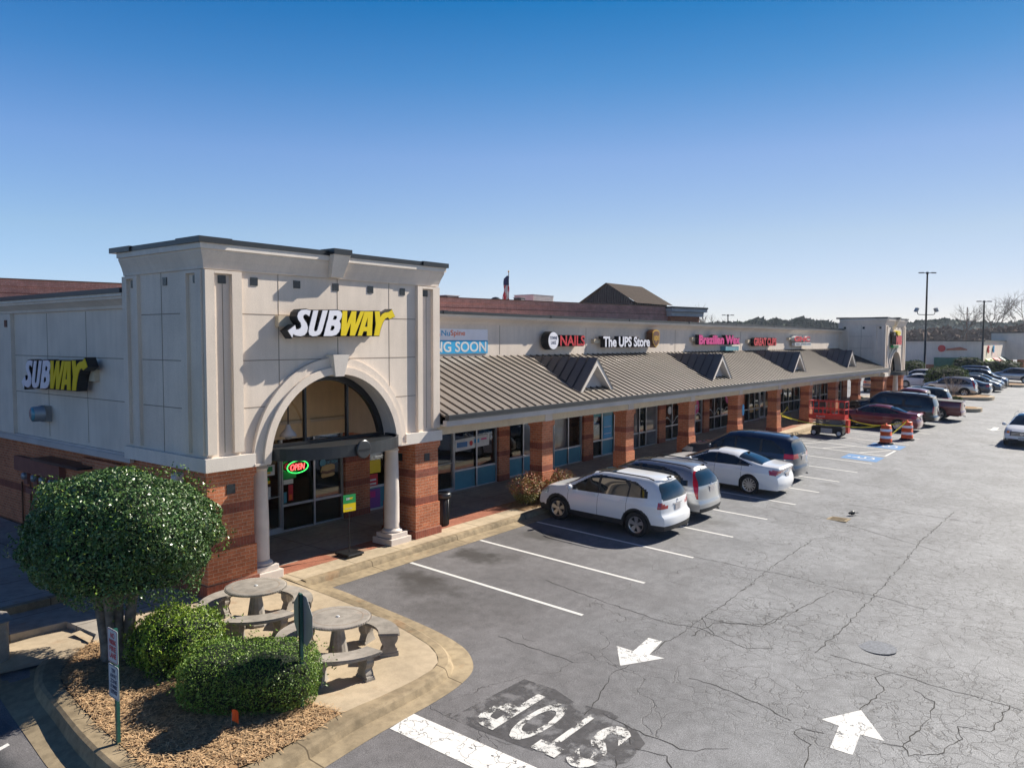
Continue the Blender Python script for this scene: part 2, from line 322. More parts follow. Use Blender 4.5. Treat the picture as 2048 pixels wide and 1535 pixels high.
    def _build(s, name, mat, parent=None, smooth=False, bevel=0.):
        o0 = ORIG.get(parent.name, Vector((0, 0, 0))) if parent else Vector((0, 0, 0))
        me = bpy.data.meshes.new(name); a = np.array(s.v, dtype=float).reshape(-1, 3)-np.array(o0)[None]
        me.from_pydata(a.tolist(), [], s.f); me.update()
        me.materials.append(MT[mat] if isinstance(mat, str) else mat)
        o = bpy.data.objects.new(name, me); col.objects.link(o)
        if smooth: me.polygons.foreach_set('use_smooth', [True]*len(me.polygons))
        if smooth == 'auto': 
            try: me.set_sharp_from_angle(angle=R(35))
            except Exception: pass
        if parent: o.parent = parent; ORIG[o.name] = o0
        if bevel: b = o.modifiers.new('bevel', 'BEVEL'); b.width = bevel; b.segments = 2; b.limit_method = 'ANGLE'
        return o
TXT = {}
SPLIT = {'pilaster', 'base_band', 'corner_cap', 'keystone', 'accent_tile', 'beam_bracket', 'soffit_patch', 'foot', 'carved_foot_', 'brick_pier', 'wireway', 'soldier_band', 'louvre_', 'corner_block', 'column_plinth_'}
def tag(o, label, cat, group=None, kind=None):
    o['label'] = label; o['category'] = cat
    if group: o['group'] = group
    if kind: o['kind'] = kind
    return o
def thing(name, label, cat, loc=(0, 0, 0), rot=0., group=None, world=True):
    o = bpy.data.objects.new(name, None); col.objects.link(o); o.location = loc; o.rotation_euler = (0, 0, rot); o.empty_display_size = .2
    ORIG[o.name] = Vector(loc) if world else Vector((0, 0, 0)); return tag(o, label, cat, group)
def struct(o): o['kind'] = 'structure'; return o
def copy_tree(o, parent=None):
    c = o.copy(); col.objects.link(c)
    if parent: c.parent = parent
    for ch in o.children: copy_tree(ch, c)
    return c
XA, YA, ZA = (1, 0, 0), (0, 1, 0), (0, 0, 1)
# ------------------------------------------------------------------ ground
gb = MB(); xs = [-900, -60, -20, 0, 4.4, 5.1, 8, 12, 20, 40, 80, 130, 230, 600, 2500]; ys = [-1500, -60, -9, -4, 0, 4, 8, 14.2, 29.9, 30.1, 40, 120, 600, 2500]
gb.grid([[(x, y, zl(x, y) - (0.0 if x > -60 else 0)) for x in xs] for y in ys])
struct(gb.build('parking_lot', 'asphalt'))
MT['wood'] = M('winter_ground', (.09, .085, .045), .95, var=.4, scale=.02)
# gravelly verge around the far edges of the lot
vb = MB()
for a, b, c_, d in ((232, 2400, -1400, 2400), (-800, -25, -1400, 2400)): vb.grid([[(x, y, zl(x, y)+.02) for x in (a, (a+b)/2, b)] for y in (c_, -9, 13.5, d)])
vb.grid([[(x, y, zl(x, y)+.02) for x in (-25, 115, 230, 232)] for y in (60, 400, 2400)])
struct(vb.build('grass_verge', 'wood'))
def sheet(name, poly, mat, dz=.004, zf=zl, kind='structure', parent=None):
    m = MB(); n = len(poly); m.add([(x, y, zf(x, y)+dz) for x, y in poly], [tuple(range(n))]); o = m.build(name, mat, parent)
    if kind: o['kind'] = kind
    return o
# stall lines
lw = .05
LX = [13.53, 16.17, 18.78, 21.38, 24.06, 26.72, 29.28, 31.83, 34.4]
for x in LX: sheet('stall_line', [(x-lw, 8.72), (x+lw, 8.72), (x+lw, 13.74), (x-lw, 13.74)], 'line')
for x in (37.0, 39.7, 41.7, 44.4, 47.1, 49.8): sheet('stall_line', [(x-lw, 8.8), (x+lw, 8.8), (x+lw, 13.74), (x-lw, 13.74)], 'line')
sheet('stall_line', [(39.76, 8.8), (41.64, 8.8), (41.64, 8.9), (39.76, 8.9)], 'line')
for y in (9.0, 10.7, 12.3):
    m = MB(); m.add([(39.78, y+.95, zl(39.78, y)+.004+.042*.95), (39.78, y+1.06, zl(39.78, y)+.004+.042*1.06), (41.62, y+.1, zl(41.62, y)+.004), (41.62, y, zl(41.62, y)+.004)], [(0, 1, 2, 3)]); struct(m.build('hatch_line', 'line'))
for cx in (38.35, 42.9):
    sheet('accessible_bay_marking', [(cx-.75, 8.75), (cx+.75, 8.75), (cx+.75, 10.3), (cx-.75, 10.3)], 'hcblue', .004)
    m = MB(); n = 20; zz = lambda x, y: zl(x, y)+.008
    for i in range(n):     # wheelchair symbol: wheel arc, body, head
        a0, a1 = math.pi*(.75+1.15*i/n), math.pi*(.75+1.15*(i+1)/n); q = [(cx+r*math.cos(a), 9.4+r*math.sin(a)) for r, a in ((.33, a0), (.40, a0), (.40, a1), (.33, a1))]
        m.add([(x, y, zz(x, y)) for x, y in q], [(0, 1, 2, 3)])
    for q in ([(cx-.12, 9.4), (cx-.02, 9.4), (cx-.02, 9.95), (cx-.12, 9.95)], [(cx-.12, 9.38), (cx+.3, 9.38), (cx+.3, 9.48), (cx-.12, 9.48)], [(cx+.22, 9.42), (cx+.3, 9.42), (cx+.45, 9.08), (cx+.37, 9.05)], [(cx-.02, 9.66), (cx+.2, 9.66), (cx+.2, 9.74), (cx-.02, 9.74)]): m.add([(x, y, zz(x, y)) for x, y in q], [(0, 1, 2, 3)])
    m.add([(cx-.07+.09*math.cos(a*math.pi/5), 10.08+.09*math.sin(a*math.pi/5), zz(cx, 10.08)+.003) for a in range(10)], [tuple(range(10))])
    struct(m.build('wheelchair_symbol', 'line'))
# arrows
sheet('lane_arrow', [(12.68, 7.41), (12.69, 7.06), (13.42, 7.14), (13.45, 6.86), (12.75, 6.76), (12.8, 6.48), (11.99, 6.93)], 'arrowp')
sheet('lane_arrow', [(12.45, 3.59), (13.18, 3.19), (12.42, 2.67), (12.38, 3.0), (11.7, 2.93), (11.69, 3.24), (12.43, 3.32)], 'arrowp')
for (x, y) in ((54.5, 6.3), (67, 5.4)): sheet('lane_arrow', [(x, y), (x+.8, y+.4), (x+.7, y+.15), (x+2, y+.15), (x+2, y-.15), (x+.7, y-.15), (x+.8, y-.4)], 'line')
# stop bar and STOP
sheet('stop_bar', [(7.86, 8.44), (8.4, 8.5), (8.56, 3.4), (8.0, 3.35)], 'bar')
sheet('sealed_patch', [(8.66, 7.98), (9.5, 7.95), (10.45, 7.9), (10.5, 7.3), (10.34, 6.8), (10.46, 6.2), (10.3, 5.7), (10.0, 5.35), (9.4, 5.3), (8.9, 5.6), (8.78, 6.3), (8.72, 7.1)], 'patch', .0035)
U = Vector((0, 1, .042)); V = Vector((-1, 0, -.0115))     # reads for a driver heading toward -X
m = MB()
for ch, y, w_ in (('S', 5.62, .44), ('T', 6.16, .42), ('O', 6.68, .46), ('P', 7.28, .46)):
    m.text(ch, (8.82+1.35, y-.02, zl(10.17, y)+.008), (0, 1, .042), (-1, 0, -.0115), (0, 0, 1), w_, 1.35, .001, .03)
# letters face the driver: top of each letter lies toward the stop bar
struct(m.build('stop_lettering', 'worn'))
# manhole and drain
mz = zl(16, 3.6)
m = MB(); m.lathe([(.32, 0), (.34, .012), (.0, .012)], (15.98, 3.6, mz), 28, caps=False); t = tag(m.build('manhole_cover', M('cast_iron', (.15, .16, .18), .6, metal=.2, var=.3, scale=20)), 'round grey manhole cover in the cracked lane', 'manhole cover')
m = MB(); z0 = zl(26, 7); m.box(25.45, 26.0, 6.75, 7.35, z0-.02, z0+.012); dr = tag(m.build('storm_drain', 'apron'), 'small square concrete drain inlet set in the asphalt lane', 'drain')
m = MB()
for k in range(6): m.box(25.52+k*.075, 25.56+k*.075, 6.83, 7.27, z0+.013, z0+.018)
g = m.build('grate', 'kerb'); g.parent = dr
# a bird on the asphalt
bx, by, bz = 26.55, 6.85, zl(26.55, 6.85)
m = MB(); m.lathe([(.01, -.16), (.05, -.12), (.085, -.02), (.08, .05), (.045, .11), (.05, .14), (.035, .18), (.008, .20)], (0, 0, .11), 10, axis='x')
m.prism([(-.14, .035), (-.30, .05), (-.30, -.05), (-.14, -.035)], 'z', .09, .105); m.tube([(.2, 0, .12), (.25, 0, .11)], .012, 5, .003)
for sy in (-.03, .03): m.tube([(0, sy, .06), (0, sy, 0)], .006, 4)
cr = tag(m.build('bird', 'black', None, True), 'small black bird standing on the asphalt beside the drain', 'bird'); cr.location = (bx, by, bz); cr.rotation_euler = (0, 0, 2.6); cr.scale = (.8, .8, .8)
# long cracks in the asphalt
CR = [[(15.1, 6.8), (14.11, 6.75), (13.39, 6.81), (12.7, 6.77), (12.07, 6.82), (11.65, 6.89), (11.04, 6.7), (10.68, 6.57), (10.36, 6.5), (10.1, 6.47)], [(14.77, 10.56), (14.63, 9.68), (14.5, 8.86), (14.43, 8.04), (14.36, 7.47), (14.4, 7.01), (14.55, 6.58), (14.35, 5.98), (14.25, 5.49), (14.59, 5.11)], [(10.36, 6.5), (10.3, 6.15), (10.28, 5.86), (10.21, 5.48), (10.25, 5.22), (10.2, 4.91), (10.31, 4.69), (10.54, 4.52), (10.67, 4.37)], [(11.53, 9.36), (11.53, 8.64), (11.58, 7.91), (11.54, 7.63)], [(15.1, 6.8), (15.99, 6.76), (17.11, 6.82), (17.95, 6.77)], [(15.1, 6.8), (14.75, 6.56), (14.45, 6.24)], [(15.17, 6.79), (15.22, 6.24), (15.49, 5.68), (16.43, 5.54), (16.94, 5.42)], [(12.36, 5.78), (12.42, 5.42), (12.4, 5.06), (12.26, 4.41), (12.1, 3.94)], [(9.82, 5.56), (9.54, 5.6), (9.36, 5.47), (9.18, 5.36)], [(10.28, 5.86), (9.79, 5.46), (9.92, 4.96), (9.69, 4.77)], [(29.51, 4.43), (24.69, 4.53), (21.43, 4.42), (18.79, 4.4), (16.65, 4.38), (14.92, 4.45)], [(22.67, 6.91), (19.9, 6.92), (18.41, 6.85), (17.21, 6.83)], [(15.03, 4.21), (15.01, 3.29), (14.94, 2.41), (14.98, 1.72), (14.93, 1.16)], [(18.87, 8.93), (18.93, 7.52), (19.07, 6.54), (18.98, 5.27), (19.04, 4.3), (18.9, 3.28)], [(25.76, 9.31), (25.62, 7.39), (24.83, 5.76), (24.03, 3.94)], [(28.05, 7.36), (28.22, 6.1), (28.29, 4.99), (28.52, 3.44)], [(18.71, 5.19), (17.28, 5.38), (15.67, 5.61), (15.0, 6.5), (14.07, 6.55)], [(13.14, 3.2), (13.51, 3.15), (14.17, 3.07), (14.6, 3.32), (14.94, 3.15)], [(12.35, 2.68), (12.44, 2.42), (13.54, 2.3), (14.31, 2.33), (14.52, 2.68)], [(12.44, 2.42), (12.22, 2.3), (12.57, 1.97), (13.28, 1.77), (13.66, 1.9), (13.82, 1.47), (15.01, 1.35)], [(10.9, 3.36), (11.59, 3.48), (11.74, 3.78), (11.98, 3.74), (12.05, 3.43)]]
for pts in CR:
    m = MB(); pl = []
    for (a, b) in zip(pts[:-1], pts[1:]):
        n = max(2, int(math.dist(a, b)/.12))
        for i in range(n):
            u = i/n; k = .035 if 0 < i else .0; pl.append((a[0]+(b[0]-a[0])*u+random.uniform(-k, k), a[1]+(b[1]-a[1])*u+random.uniform(-k, k)))
    pl.append(pts[-1]); L_, R_ = [], []
    for i, p in enumerate(pl):
        q = pl[min(i+1, len(pl)-1)]; o = pl[max(i-1, 0)]; dx, dy = q[0]-o[0], q[1]-o[1]; d = math.hypot(dx, dy) or 1
        hw = random.uniform(.003, .011)*(1+.02*max(0, p[0]-12)); L_.append((p[0]-dy/d*hw, p[1]+dx/d*hw, zl(*p)+.003)); R_.append((p[0]+dy/d*hw, p[1]-dx/d*hw, zl(*p)+.003))
    m.grid([L_, R_]); struct(m.build('asphalt_crack', 'crack'))
# ------------------------------------------------------------------ walks, kerbs, patio
def strip(name, pa, pb, mat, zfa, zfb, n=1):
    m = MB(); m.grid([[(x, y, zfa(x, y)) for x, y in pa], [(x, y, zfb(x, y)) for x, y in pb]]); return struct(m.build(name, mat))
xx = [10.75, 16, 24, 34, 44, 52, 58, 64.9]
zt = lambda x, y: zs(x, y)
def slab(name, x0, x1, y0, y1, mat, dz=0., thick=.5):
    m = MB(); n = max(1, int((x1-x0)/8)); X = [x0+(x1-x0)*i/n for i in range(n+1)]
    top = [[(x, y, zs(x, y)+dz) for x in X] for y in (y0, y1)]; m.grid(top)
    m.grid([[(x, y0, zs(x, y0)+dz) for x in X], [(x, y0, zs(x, y0)+dz-thick) for x in X]]); m.grid([[(x, y1, zs(x, y1)+dz) for x in X], [(x, y1, zs(x, y1)+dz-thick) for x in X]])
    for x in (x0, x1): m.grid([[(x, y, zs(x, y)+dz) for y in (y0, y1)], [(x, y, zs(x, y)+dz-thick) for y in (y0, y1)]])
    return struct(m.build(name, mat))
slab('sidewalk', 10.6, 64.9, 14.37, 14.98, 'conc', .0); slab('brick_paving', 10.55, 64.9, 14.983, 15.62, 'paver', .002); slab('porch_floor', 8.7, 72, 15.623, 18.35, 'walk', .0)
m = MB()      # kerb along the stalls (rounded nose)
prof = [(14.37, 0.), (14.24, -.004), (14.2, -.03), (14.17, -.16)]
m.grid([[(x, y, zs(x, 14.4)+dz) for x in xx] for y, dz in prof]); struct(m.build('kerb', 'kerb', None, True))
strip('kerb_gutter', [(x, 14.175) for x in [10.9]+xx[1:]], [(x, 13.76) for x in [10.9]+xx[1:]], 'apron', lambda x, y: zl(x, 14.18)+.012, lambda x, y: zl(x, 13.76)+.006)
# patio slab
PI = [(10.56, 14.98), (10.52, 13.6), (10.5, 12.4), (10.42, 11.4), (10.3, 10.6), (10.13, 9.85), (9.95, 9.48), (9.72, 9.22), (9.43, 9.1), (8.95, 9.05), (8.2, 9.06), (7.53, 9.1)]
PO = [(10.74, 14.37), (10.76, 13.6), (10.74, 12.4), (10.66, 11.35), (10.52, 10.5), (10.33, 9.76), (10.12, 9.34), (9.84, 9.05), (9.48, 8.9), (8.95, 8.84), (8.2, 8.82), (7.5, 8.82)]
GO = [(11.12, 13.86), (11.12, 13.2), (11.06, 12.4), (11.0, 11.3), (10.9, 10.3), (10.72, 9.55), (10.46, 9.1), (10.1, 8.76), (9.6, 8.58), (9.0, 8.5), (8.2, 8.47), (7.5, 8.44)]
ex = [(5.6, 9.05), (4.2, 9.0), (0, 8.9)], [(5.6, 8.78), (4.2, 8.74), (0, 8.6)], [(5.6, 8.38), (4.2, 8.33), (0, 8.2)]
m = MB(); poly = PI+[(7.42, 9.6), (7.35, 11.5), (7.3, 13.0), (6.9, 13.7), (6.2, 14.35), (6.2, 15.1), (8.85, 15.6), (8.85, 14.98)]
m.add([(x, y, zs(x, y)) for x, y in poly], [tuple(range(len(poly)))]); struct(m.build('patio', 'patio'))
kz = lambda x, y: zs(x, y)+.004
PI2 = PI+[(6.6, 8.98)]; PO2 = PO+[(6.6, 8.72)]; GO2 = GO+[(6.6, 8.36)]
cv = [(6.0, 8.95), (5.5, 9.05), (5.05, 9.4), (4.95, 10.0), (5.0, 11.2), (5.12, 12.4), (5.3, 13.4), (5.7, 14.0)]
co = [(5.95, 8.7), (5.3, 8.8), (4.85, 9.2), (4.68, 10.0), (4.72, 11.2), (4.86, 12.4), (5.02, 13.5), (5.4, 14.3)]
cg = [(5.9, 8.3), (5.05, 8.4), (4.5, 8.9), (4.28, 10.0), (4.3, 11.2), (4.42, 12.3), (4.55, 13.5), (4.7, 14.6)]
PI2 += cv; PO2 += co; GO2 += cg
def smooth_line(P, k=5):
    out = []; n = len(P)
    for i in range(n-1):
        p0, p1, p2, p3 = (Vector(P[max(i-1, 0)]), Vector(P[i]), Vector(P[i+1]), Vector(P[min(i+2, n-1)]))
        for j in range(k): u = j/k; out.append(tuple(.5*((2*p1)+(p2-p0)*u+(2*p0-5*p1+4*p2-p3)*u*u+(3*p1-p0-3*p2+p3)*u**3)))
    return out+[tuple(P[-1])]
PI2, PO2, GO2 = smooth_line(PI2), smooth_line(PO2), smooth_line(GO2)
drop = lambda x: .16 if x > 7 else .16+.12*min(1, (7-x)/1.8)
mm = MB(); mm.grid([[(x, y, zs(x, y)+.004) for x, y in PI2], [(p[0]*.8+q[0]*.2, p[1]*.8+q[1]*.2, zs(*p)-.002) for p, q in zip(PO2, PI2)], [(x, y, zs(x, y)-.03) for x, y in PO2], [(p[0]*.85+q[0]*.15, p[1]*.85+q[1]*.15, zl(p[0]*.8+q[0]*.2, p[1]*.8+q[1]*.2)) for p, q in zip(PO2, GO2)]])
struct(mm.build('patio_kerb', 'kerb'))
mm = MB(); mm.grid([[(p[0]*.87+q[0]*.13, p[1]*.87+q[1]*.13, zl(p[0]*.87+q[0]*.13, p[1]*.87+q[1]*.13)+.012) for p, q in zip(PO2, GO2)], [(x, y, max(zl(x, y)+.006, -9)) for x, y in GO2]])
struct(mm.build('patio_gutter', 'apron'))
# planting bed of pine straw
MT['straw'] = M('pine_straw', (.32, .195, .095), .95, var=.45, scale=9, bump=.8, bscale=35)
bed = [(7.5, 9.1), (6.6, 8.98)]+cv[:8]+[(6.2, 14.35), (6.9, 13.7), (7.3, 13.0), (7.35, 11.5), (7.42, 9.6)]
m = MB(); m.add([(x, y, zs(x, y)+.012) for x, y in bed], [tuple(range(len(bed)))]); struct(m.build('pine_straw_bed', 'straw'))
def inside(p, poly):
    c = False; n = len(poly); j = n-1
    for i in range(n):
        if (poly[i][1] > p[1]) != (poly[j][1] > p[1]) and p[0] < (poly[j][0]-poly[i][0])*(p[1]-poly[i][1])/(poly[j][1]-poly[i][1])+poly[i][0]: c = not c
        j = i
    return c
def needles(name, poly, n, mat, ln=.16):
    m = MB(); xs_ = [p[0] for p in poly]; ys_ = [p[1] for p in poly]; k = 0
    while k < n:
        x, y = random.uniform(min(xs_), max(xs_)), random.uniform(min(ys_), max(ys_))
        if not inside((x, y), poly): continue
        a = random.uniform(0, 2*math.pi); l = random.uniform(.5, 1)*ln; t = random.uniform(-.3, .5); z = zs(x, y)+.015+random.uniform(0, .04); w_ = .006
        d = Vector((math.cos(a), math.sin(a), t*.5))*l; sd = Vector((-math.sin(a), math.cos(a), 0))*w_; p = Vector((x, y, z))
        m.add([p-sd, p+sd, p+d+sd, p+d-sd], [(0, 1, 2, 3)]); k += 1
    o = m.build(name, mat); o['kind'] = 'stuff'; o['label'] = 'loose brown pine needles covering the planting bed'; return o
needles('pine_straw', bed, 9000, M('dry_needles', (.47, .31, .165), .8, var=.5, scale=14))
# service walk on the left of the tower, stepping down to the alley
m = MB(); m.prism([(6.25, 14.36), (6.42, 14.62), (6.37, 15.73), (4.9, 15.9), (4.9, 20), (9.0, 20), (9.0, 15.1), (6.2, 15.1)][:3]+[(6.37, 15.73), (5.0, 15.85), (2.0, 16.0), (2.0, 27), (9.0, 27), (9.0, 15.1), (7.2, 15.1), (7.2, 14.9)], 'z', -.6, -.045); struct(m.build('service_walk', 'walk'))
m = MB(); m.add([(6.25, 14.36, -.10), (6.4, 14.6, -.10), (6.35, 15.72, -.17), (2.0, 16.0, -.24), (2.0, 14.9, -.27), (4.75, 14.6, -.24), (5.4, 14.25, -.16), (5.75, 14.0, -.12)], [tuple(range(8))]); struct(m.build('lower_walk', 'patio'))
m = MB(); m.box(2, 6.9, 16.95, 17.12, -.1, .10); struct(m.build('step', 'kerb'))
# white line in the alley
sheet('stall_line', [(3.2, 12.0), (4.2, 12.35), (4.2, 12.43), (3.2, 12.08)], 'line')
# far islands with kerbs
for (cx, cy, rx, ry) in ((66.0, 10.6, 1.5, 2.3), (77.5, 11.5, 2.2, 2.6), (98, 10.6, 2.2, 2.2), (88, 15.0, 26, .9)):
    N = 32; z = zl(cx, cy)
    rr = [(cx+rx*math.copysign(abs(math.cos(2*math.pi*k/N))**.7, math.cos(2*math.pi*k/N)), cy+ry*math.copysign(abs(math.sin(2*math.pi*k/N))**.7, math.sin(2*math.pi*k/N))) for k in range(N)]
    m = MB(); m.prism(rr, 'z', z-.4, zl(cx, cy)+.16); struct(m.build('parking_island', 'conc'))
    m = MB(); m.prism([(cx+(x-cx)*.86, cy+(y-cy)*.86) for x, y in rr], 'z', z, zl(cx, cy)+.175); struct(m.build('mulch_bed', 'straw'))
# ------------------------------------------------------------------ entrance towers
def arc(cx, cz, r, n=32, a0=0., a1=math.pi): return [(cx+r*math.cos(a0+(a1-a0)*i/n), cz+r*math.sin(a0+(a1-a0)*i/n)) for i in range(n+1)]
def ring(mb, cx, cz, r0, r1, y0, y1, n=32, foot=0.):
    pts = arc(cx, cz, r1, n)+arc(cx, cz, r0, n)[::-1]
    a, b = arc(cx, cz, r1, n), arc(cx, cz, r0, n)
    if foot: a = [(a[0][0], cz-foot)]+a+[(a[-1][0], cz-foot)]; b = [(b[0][0], cz-foot)]+b+[(b[-1][0], cz-foot)]
    n = len(a)-1
    for (p, q, y) in ((a, b, y0), (b, a, y1)): mb.grid([[(x, y, z) for x, z in p], [(x, y, z) for x, z in q]])
    mb.grid([[(x, y0, z) for x, z in a], [(x, y1, z) for x, z in a]]); mb.grid([[(x, y0, z) for x, z in b], [(x, y1, z) for x, z in b]])
def brick_pier(root, x0, x1, y0, y1, zb, ztop, tiles=True, bands=((.92, 1.10), (1.65, 1.85)), name='pier', cap=True):
    h = zb
    p = MB().box(x0, x1, y0, y1, h-.5, ztop).build(name, 'brick', root)
    e = .035
    m = MB().box(x0-.07, x1+.07, y0-.07, y1+.07, h-.5, h+.22).build('base_course', 'soldier', p)
    MB().box(x0-e, x1+e, y0-e, y1+e, h+.22, h+.90).build('plinth', 'brick', p)
    m = MB()
    for a, b in bands: m.box(x0-.004, x1+.004, y0-.004, y1+.004, h+a, h+b)
    m.build('soldier_band', 'soldier', p)
    if cap:
        m = MB().box(x0-.02, x1+.02, y0-.02, y1+.02, ztop-.20, ztop-.15).box(x0-.045, x1+.045, y0-.045, y1+.045, ztop-.15, ztop-.002); m.build('corbel', 'brick', p)
    if tiles:
        m = MB(); cx = (x0+x1)/2; cy = (y0+y1)/2; m.box(cx-.1, cx+.1, y0-.012, y0, h+2.06, h+2.26); m.box(x0-.012, x0, cy-.1, cy+.1, h+2.06, h+2.26); m.build('accent_tile', 'tile', p)
    return p
def column(root, cx, cy, zb, zt_, far=False):
    c = MB().lathe([(.205, zb+.36), (.205, zb+.40), (.2, zb+.42), (.198, zb+1.2), (.172, zt_-.2), (.172, zt_-.16), (.195, zt_-.15), (.195, zt_-.12), (.17, zt_-.11), (.17, zt_)], (cx, cy, 0), 32).build('column', 'colw', root, 'auto' and True)
    MB().box(cx-.36, cx+.36, cy-.36, cy+.36, zb-.1, zb+.14).box(cx-.29, cx+.29, cy-.29, cy+.29, zb+.14, zb+.26).build('column_plinth', 'colw', c, bevel=.012)
    MB().lathe([(.26, zb+.26), (.275, zb+.285), (.26, zb+.32), (.225, zb+.33), (.215, zb+.36)], (cx, cy, 0), 32).build('column_base', 'colw', c, True)
def cornice(mb, x0, x1, y0, y1, zb, prof, sides='LFR'):
    # prof: list of (offset, z); open ring around left, front, right
    rows = []
    for o, z in prof:
        r = []
        if 'L' in sides: r.append((x0-o, y1, z))
        r.append((x0-(o if 'L' in sides else 0), y0-o, z)); r.append((x1+(o if 'R' in sides else 0), y0-o, z))
        if 'R' in sides: r.append((x1+o, y1, z))
        rows.append(r)
    mb.grid(rows)
TZ = 2.62
def tower(ox, zb, label, near=True, dz=0.):
    # local X runs 8.79 .. 15.72, moved by ox ; dz lowers the top
    X0, X1, Y0, Y1, YB = 8.79+ox, 15.60+ox, 14.80, 18.10, 18.28; AX, AR = 12.09+ox, 1.88; ZT = 7.0+dz
    t = thing('entrance_tower', label, 'building', (12.2+ox, 14.8, zb))
    brick_pier(t, X0-.02, 9.87+ox, 14.82, 16.1 if near else 15.7, zb, TZ-.04); brick_pier(t, 14.78+ox, X1+.04, 14.82, 16.0, zb, TZ-.04)
    # front wall with the arch
    m = MB(); yF, yB = Y0+.02, Y0+.62; TA = TZ
    def both(poly): m.prism(poly, 'y', yF, yB)
    both([(X0, TZ), (AX-AR, TZ), (AX-AR, ZT), (X0, ZT)]); both([(AX+AR, TZ), (X1, TZ), (X1, ZT), (AX+AR, ZT)])
    A = arc(AX, TA, AR, 40)
    for p, q in zip(A[:-1], A[1:]): m.add([(p[0], yF, p[1]), (q[0], yF, q[1]), (q[0], yF, ZT), (p[0], yF, ZT), (p[0], yB, p[1]), (q[0], yB, q[1]), (q[0], yB, ZT), (p[0], yB, ZT)], [(0, 1, 2, 3), (4, 5, 6, 7), (0, 1, 5, 4)])
    # side and back walls
    m.box(X0, X0+.5, yB+.002, Y1, TZ, ZT); m.box(X1-.5, X1, yB+.002, Y1, TZ+(.0 if near else .0), ZT); m.box(X0+.2, X1-.2, YB-.3, YB, TZ, ZT-.02)
    m.box(X0+.502, X1-.502, yB+.002, YB-.302, 5.6, 5.75)
    wall = m.build('wall', 'stucco', t)
    # pilasters at corners: raised frames with recessed panel
    tr = MB(); yP = Y0-.03; e = .075
    for a, b in ((X0, 9.60+ox), (14.80+ox, X1)):
        w_ = b-a
        tr.box(a-.03 if a == X0 else a, a+w_*.22, Y0-e, Y0+.02, TZ+.32, 6.72+dz); tr.box(b-w_*.28, b+(.03 if b == X1 else 0), Y0-e, Y0+.02, TZ+.32, 6.72+dz)
        tr.box(a+w_*.22+.002, b-w_*.28-.002, Y0-e, Y0+.02, 6.66+dz, 6.72+dz)
    # left side pilasters
    for a, b in ((Y0+.03, 15.62), (17.42, Y1)):
        w_ = b-a
        tr.box(X0-e, X0+.002, a, a+w_*.25, TZ+.32, 6.72+dz); tr.box(X0-e, X0+.002, b-w_*.3, b, TZ+.32, 6.72+dz); tr.box(X0-e, X0+.002, a+w_*.25+.002, b-w_*.3-.002, 6.66+dz, 6.72+dz)
    tr.build('pilaster', 'stucco', t)
    b_ = MB()  # base band of the stucco
    b_.box(X0-.11, AX-AR-.36, Y0-.11, Y0+.02, TZ-.03, TZ+.25); b_.box(AX+AR+.36, X1+.08, Y0-.11, Y0+.02, TZ-.03, TZ+.25); b_.box(X0-.11, X0, Y0+.022, Y1, TZ-.03, TZ+.25); b_.box(X1, X1+.08, Y0+.022, 16.1, TZ-.03, TZ+.25)
    b_.box(AX-AR-.37, AX-AR+.001, Y0+.018, Y0+.9, TZ-.04, TZ+.002); b_.box(AX+AR-.001, AX+AR+.37, Y0+.018, Y0+.9, TZ-.04, TZ+.002)
    b_.build('base_band', 'trim', t)
    # grooves (control joints)
    g = MB(); gy = Y0+.016
    for x in (10.56+ox, 12.21+ox, 13.86+ox):
        zlow = TZ+math.sqrt(max(0, 2.27**2-(x-AX)**2)) if abs(x-AX) < 2.27 else TZ+.25
        g.box(x-.009, x+.009, gy, gy+.01, zlow+.01, ZT-.2)
    for z in (5.85+dz*.8, 4.86+dz*.5, 3.85):
        dx = math.sqrt(max(0, 2.27**2-(z-TZ)**2)) if z-TZ < 2.27 else 0
        if dx: g.box(9.62+ox, AX-dx-.01, gy, gy+.009, z-.009, z+.009); g.box(AX+dx+.01, 14.78+ox, gy, gy+.009, z-.009, z+.009)
        else: g.box(9.62+ox, 14.78+ox, gy, gy+.009, z-.009, z+.009)
        g.box(X0-.004, X0+.006, 15.66, 17.38, z-.009, z+.009)
    g.box(X0-.005, X0+.005, 16.5-.009, 16.5+.009, TZ+.25, ZT-.2)
    for x in (9.2+ox, 15.2+ox): g.box(x-.008, x+.008, gy-.001, gy+.009, TZ+.33, 6.64+dz)
    g.build('joint', 'groove', t)
    tl = MB()
    for i, x in enumerate((9.19, 9.95, 11.055, 12.155, 13.24, 14.325, 15.16)): tl.box(x+ox-.09, x+ox+.09, Y0-.0+.004, Y0+.03, 6.46+dz, 6.63+dz)
    for y in (15.12, 16.33, 17.72): tl.box(X0-.018, X0+.02, y-.085, y+.085, 6.46+dz, 6.63+dz)
    for z in (0,): pass
    tl.build('accent_tile', 'tile', t)
    # cornice
    c = MB(); cornice(c, X0, X1, Y0, Y1, 0, [(0, 6.74+dz), (.035, 6.74+dz), (.04, 6.80+dz), (.05, 6.83+dz), (.075, 6.92+dz), (.115, 7.02+dz), (.14, 7.08+dz), (.14, 7.13+dz)]); c.build('cornice', 'stucco', t)
    c = MB(); cornice(c, X0, X1, Y0, Y1, 0, [(.13, 7.13+dz), (.18, 7.13+dz), (.18, 7.245+dz), (.0, 7.245+dz)]); c.build('fascia', 'trim', t)
    c = MB(); zt1, zt2 = 7.248+dz, 7.35+dz
    c.box(X0-.205, X1+.19, Y0-.205, Y1+.2, zt1, zt2); c.build('metal_cap', 'cap', t)
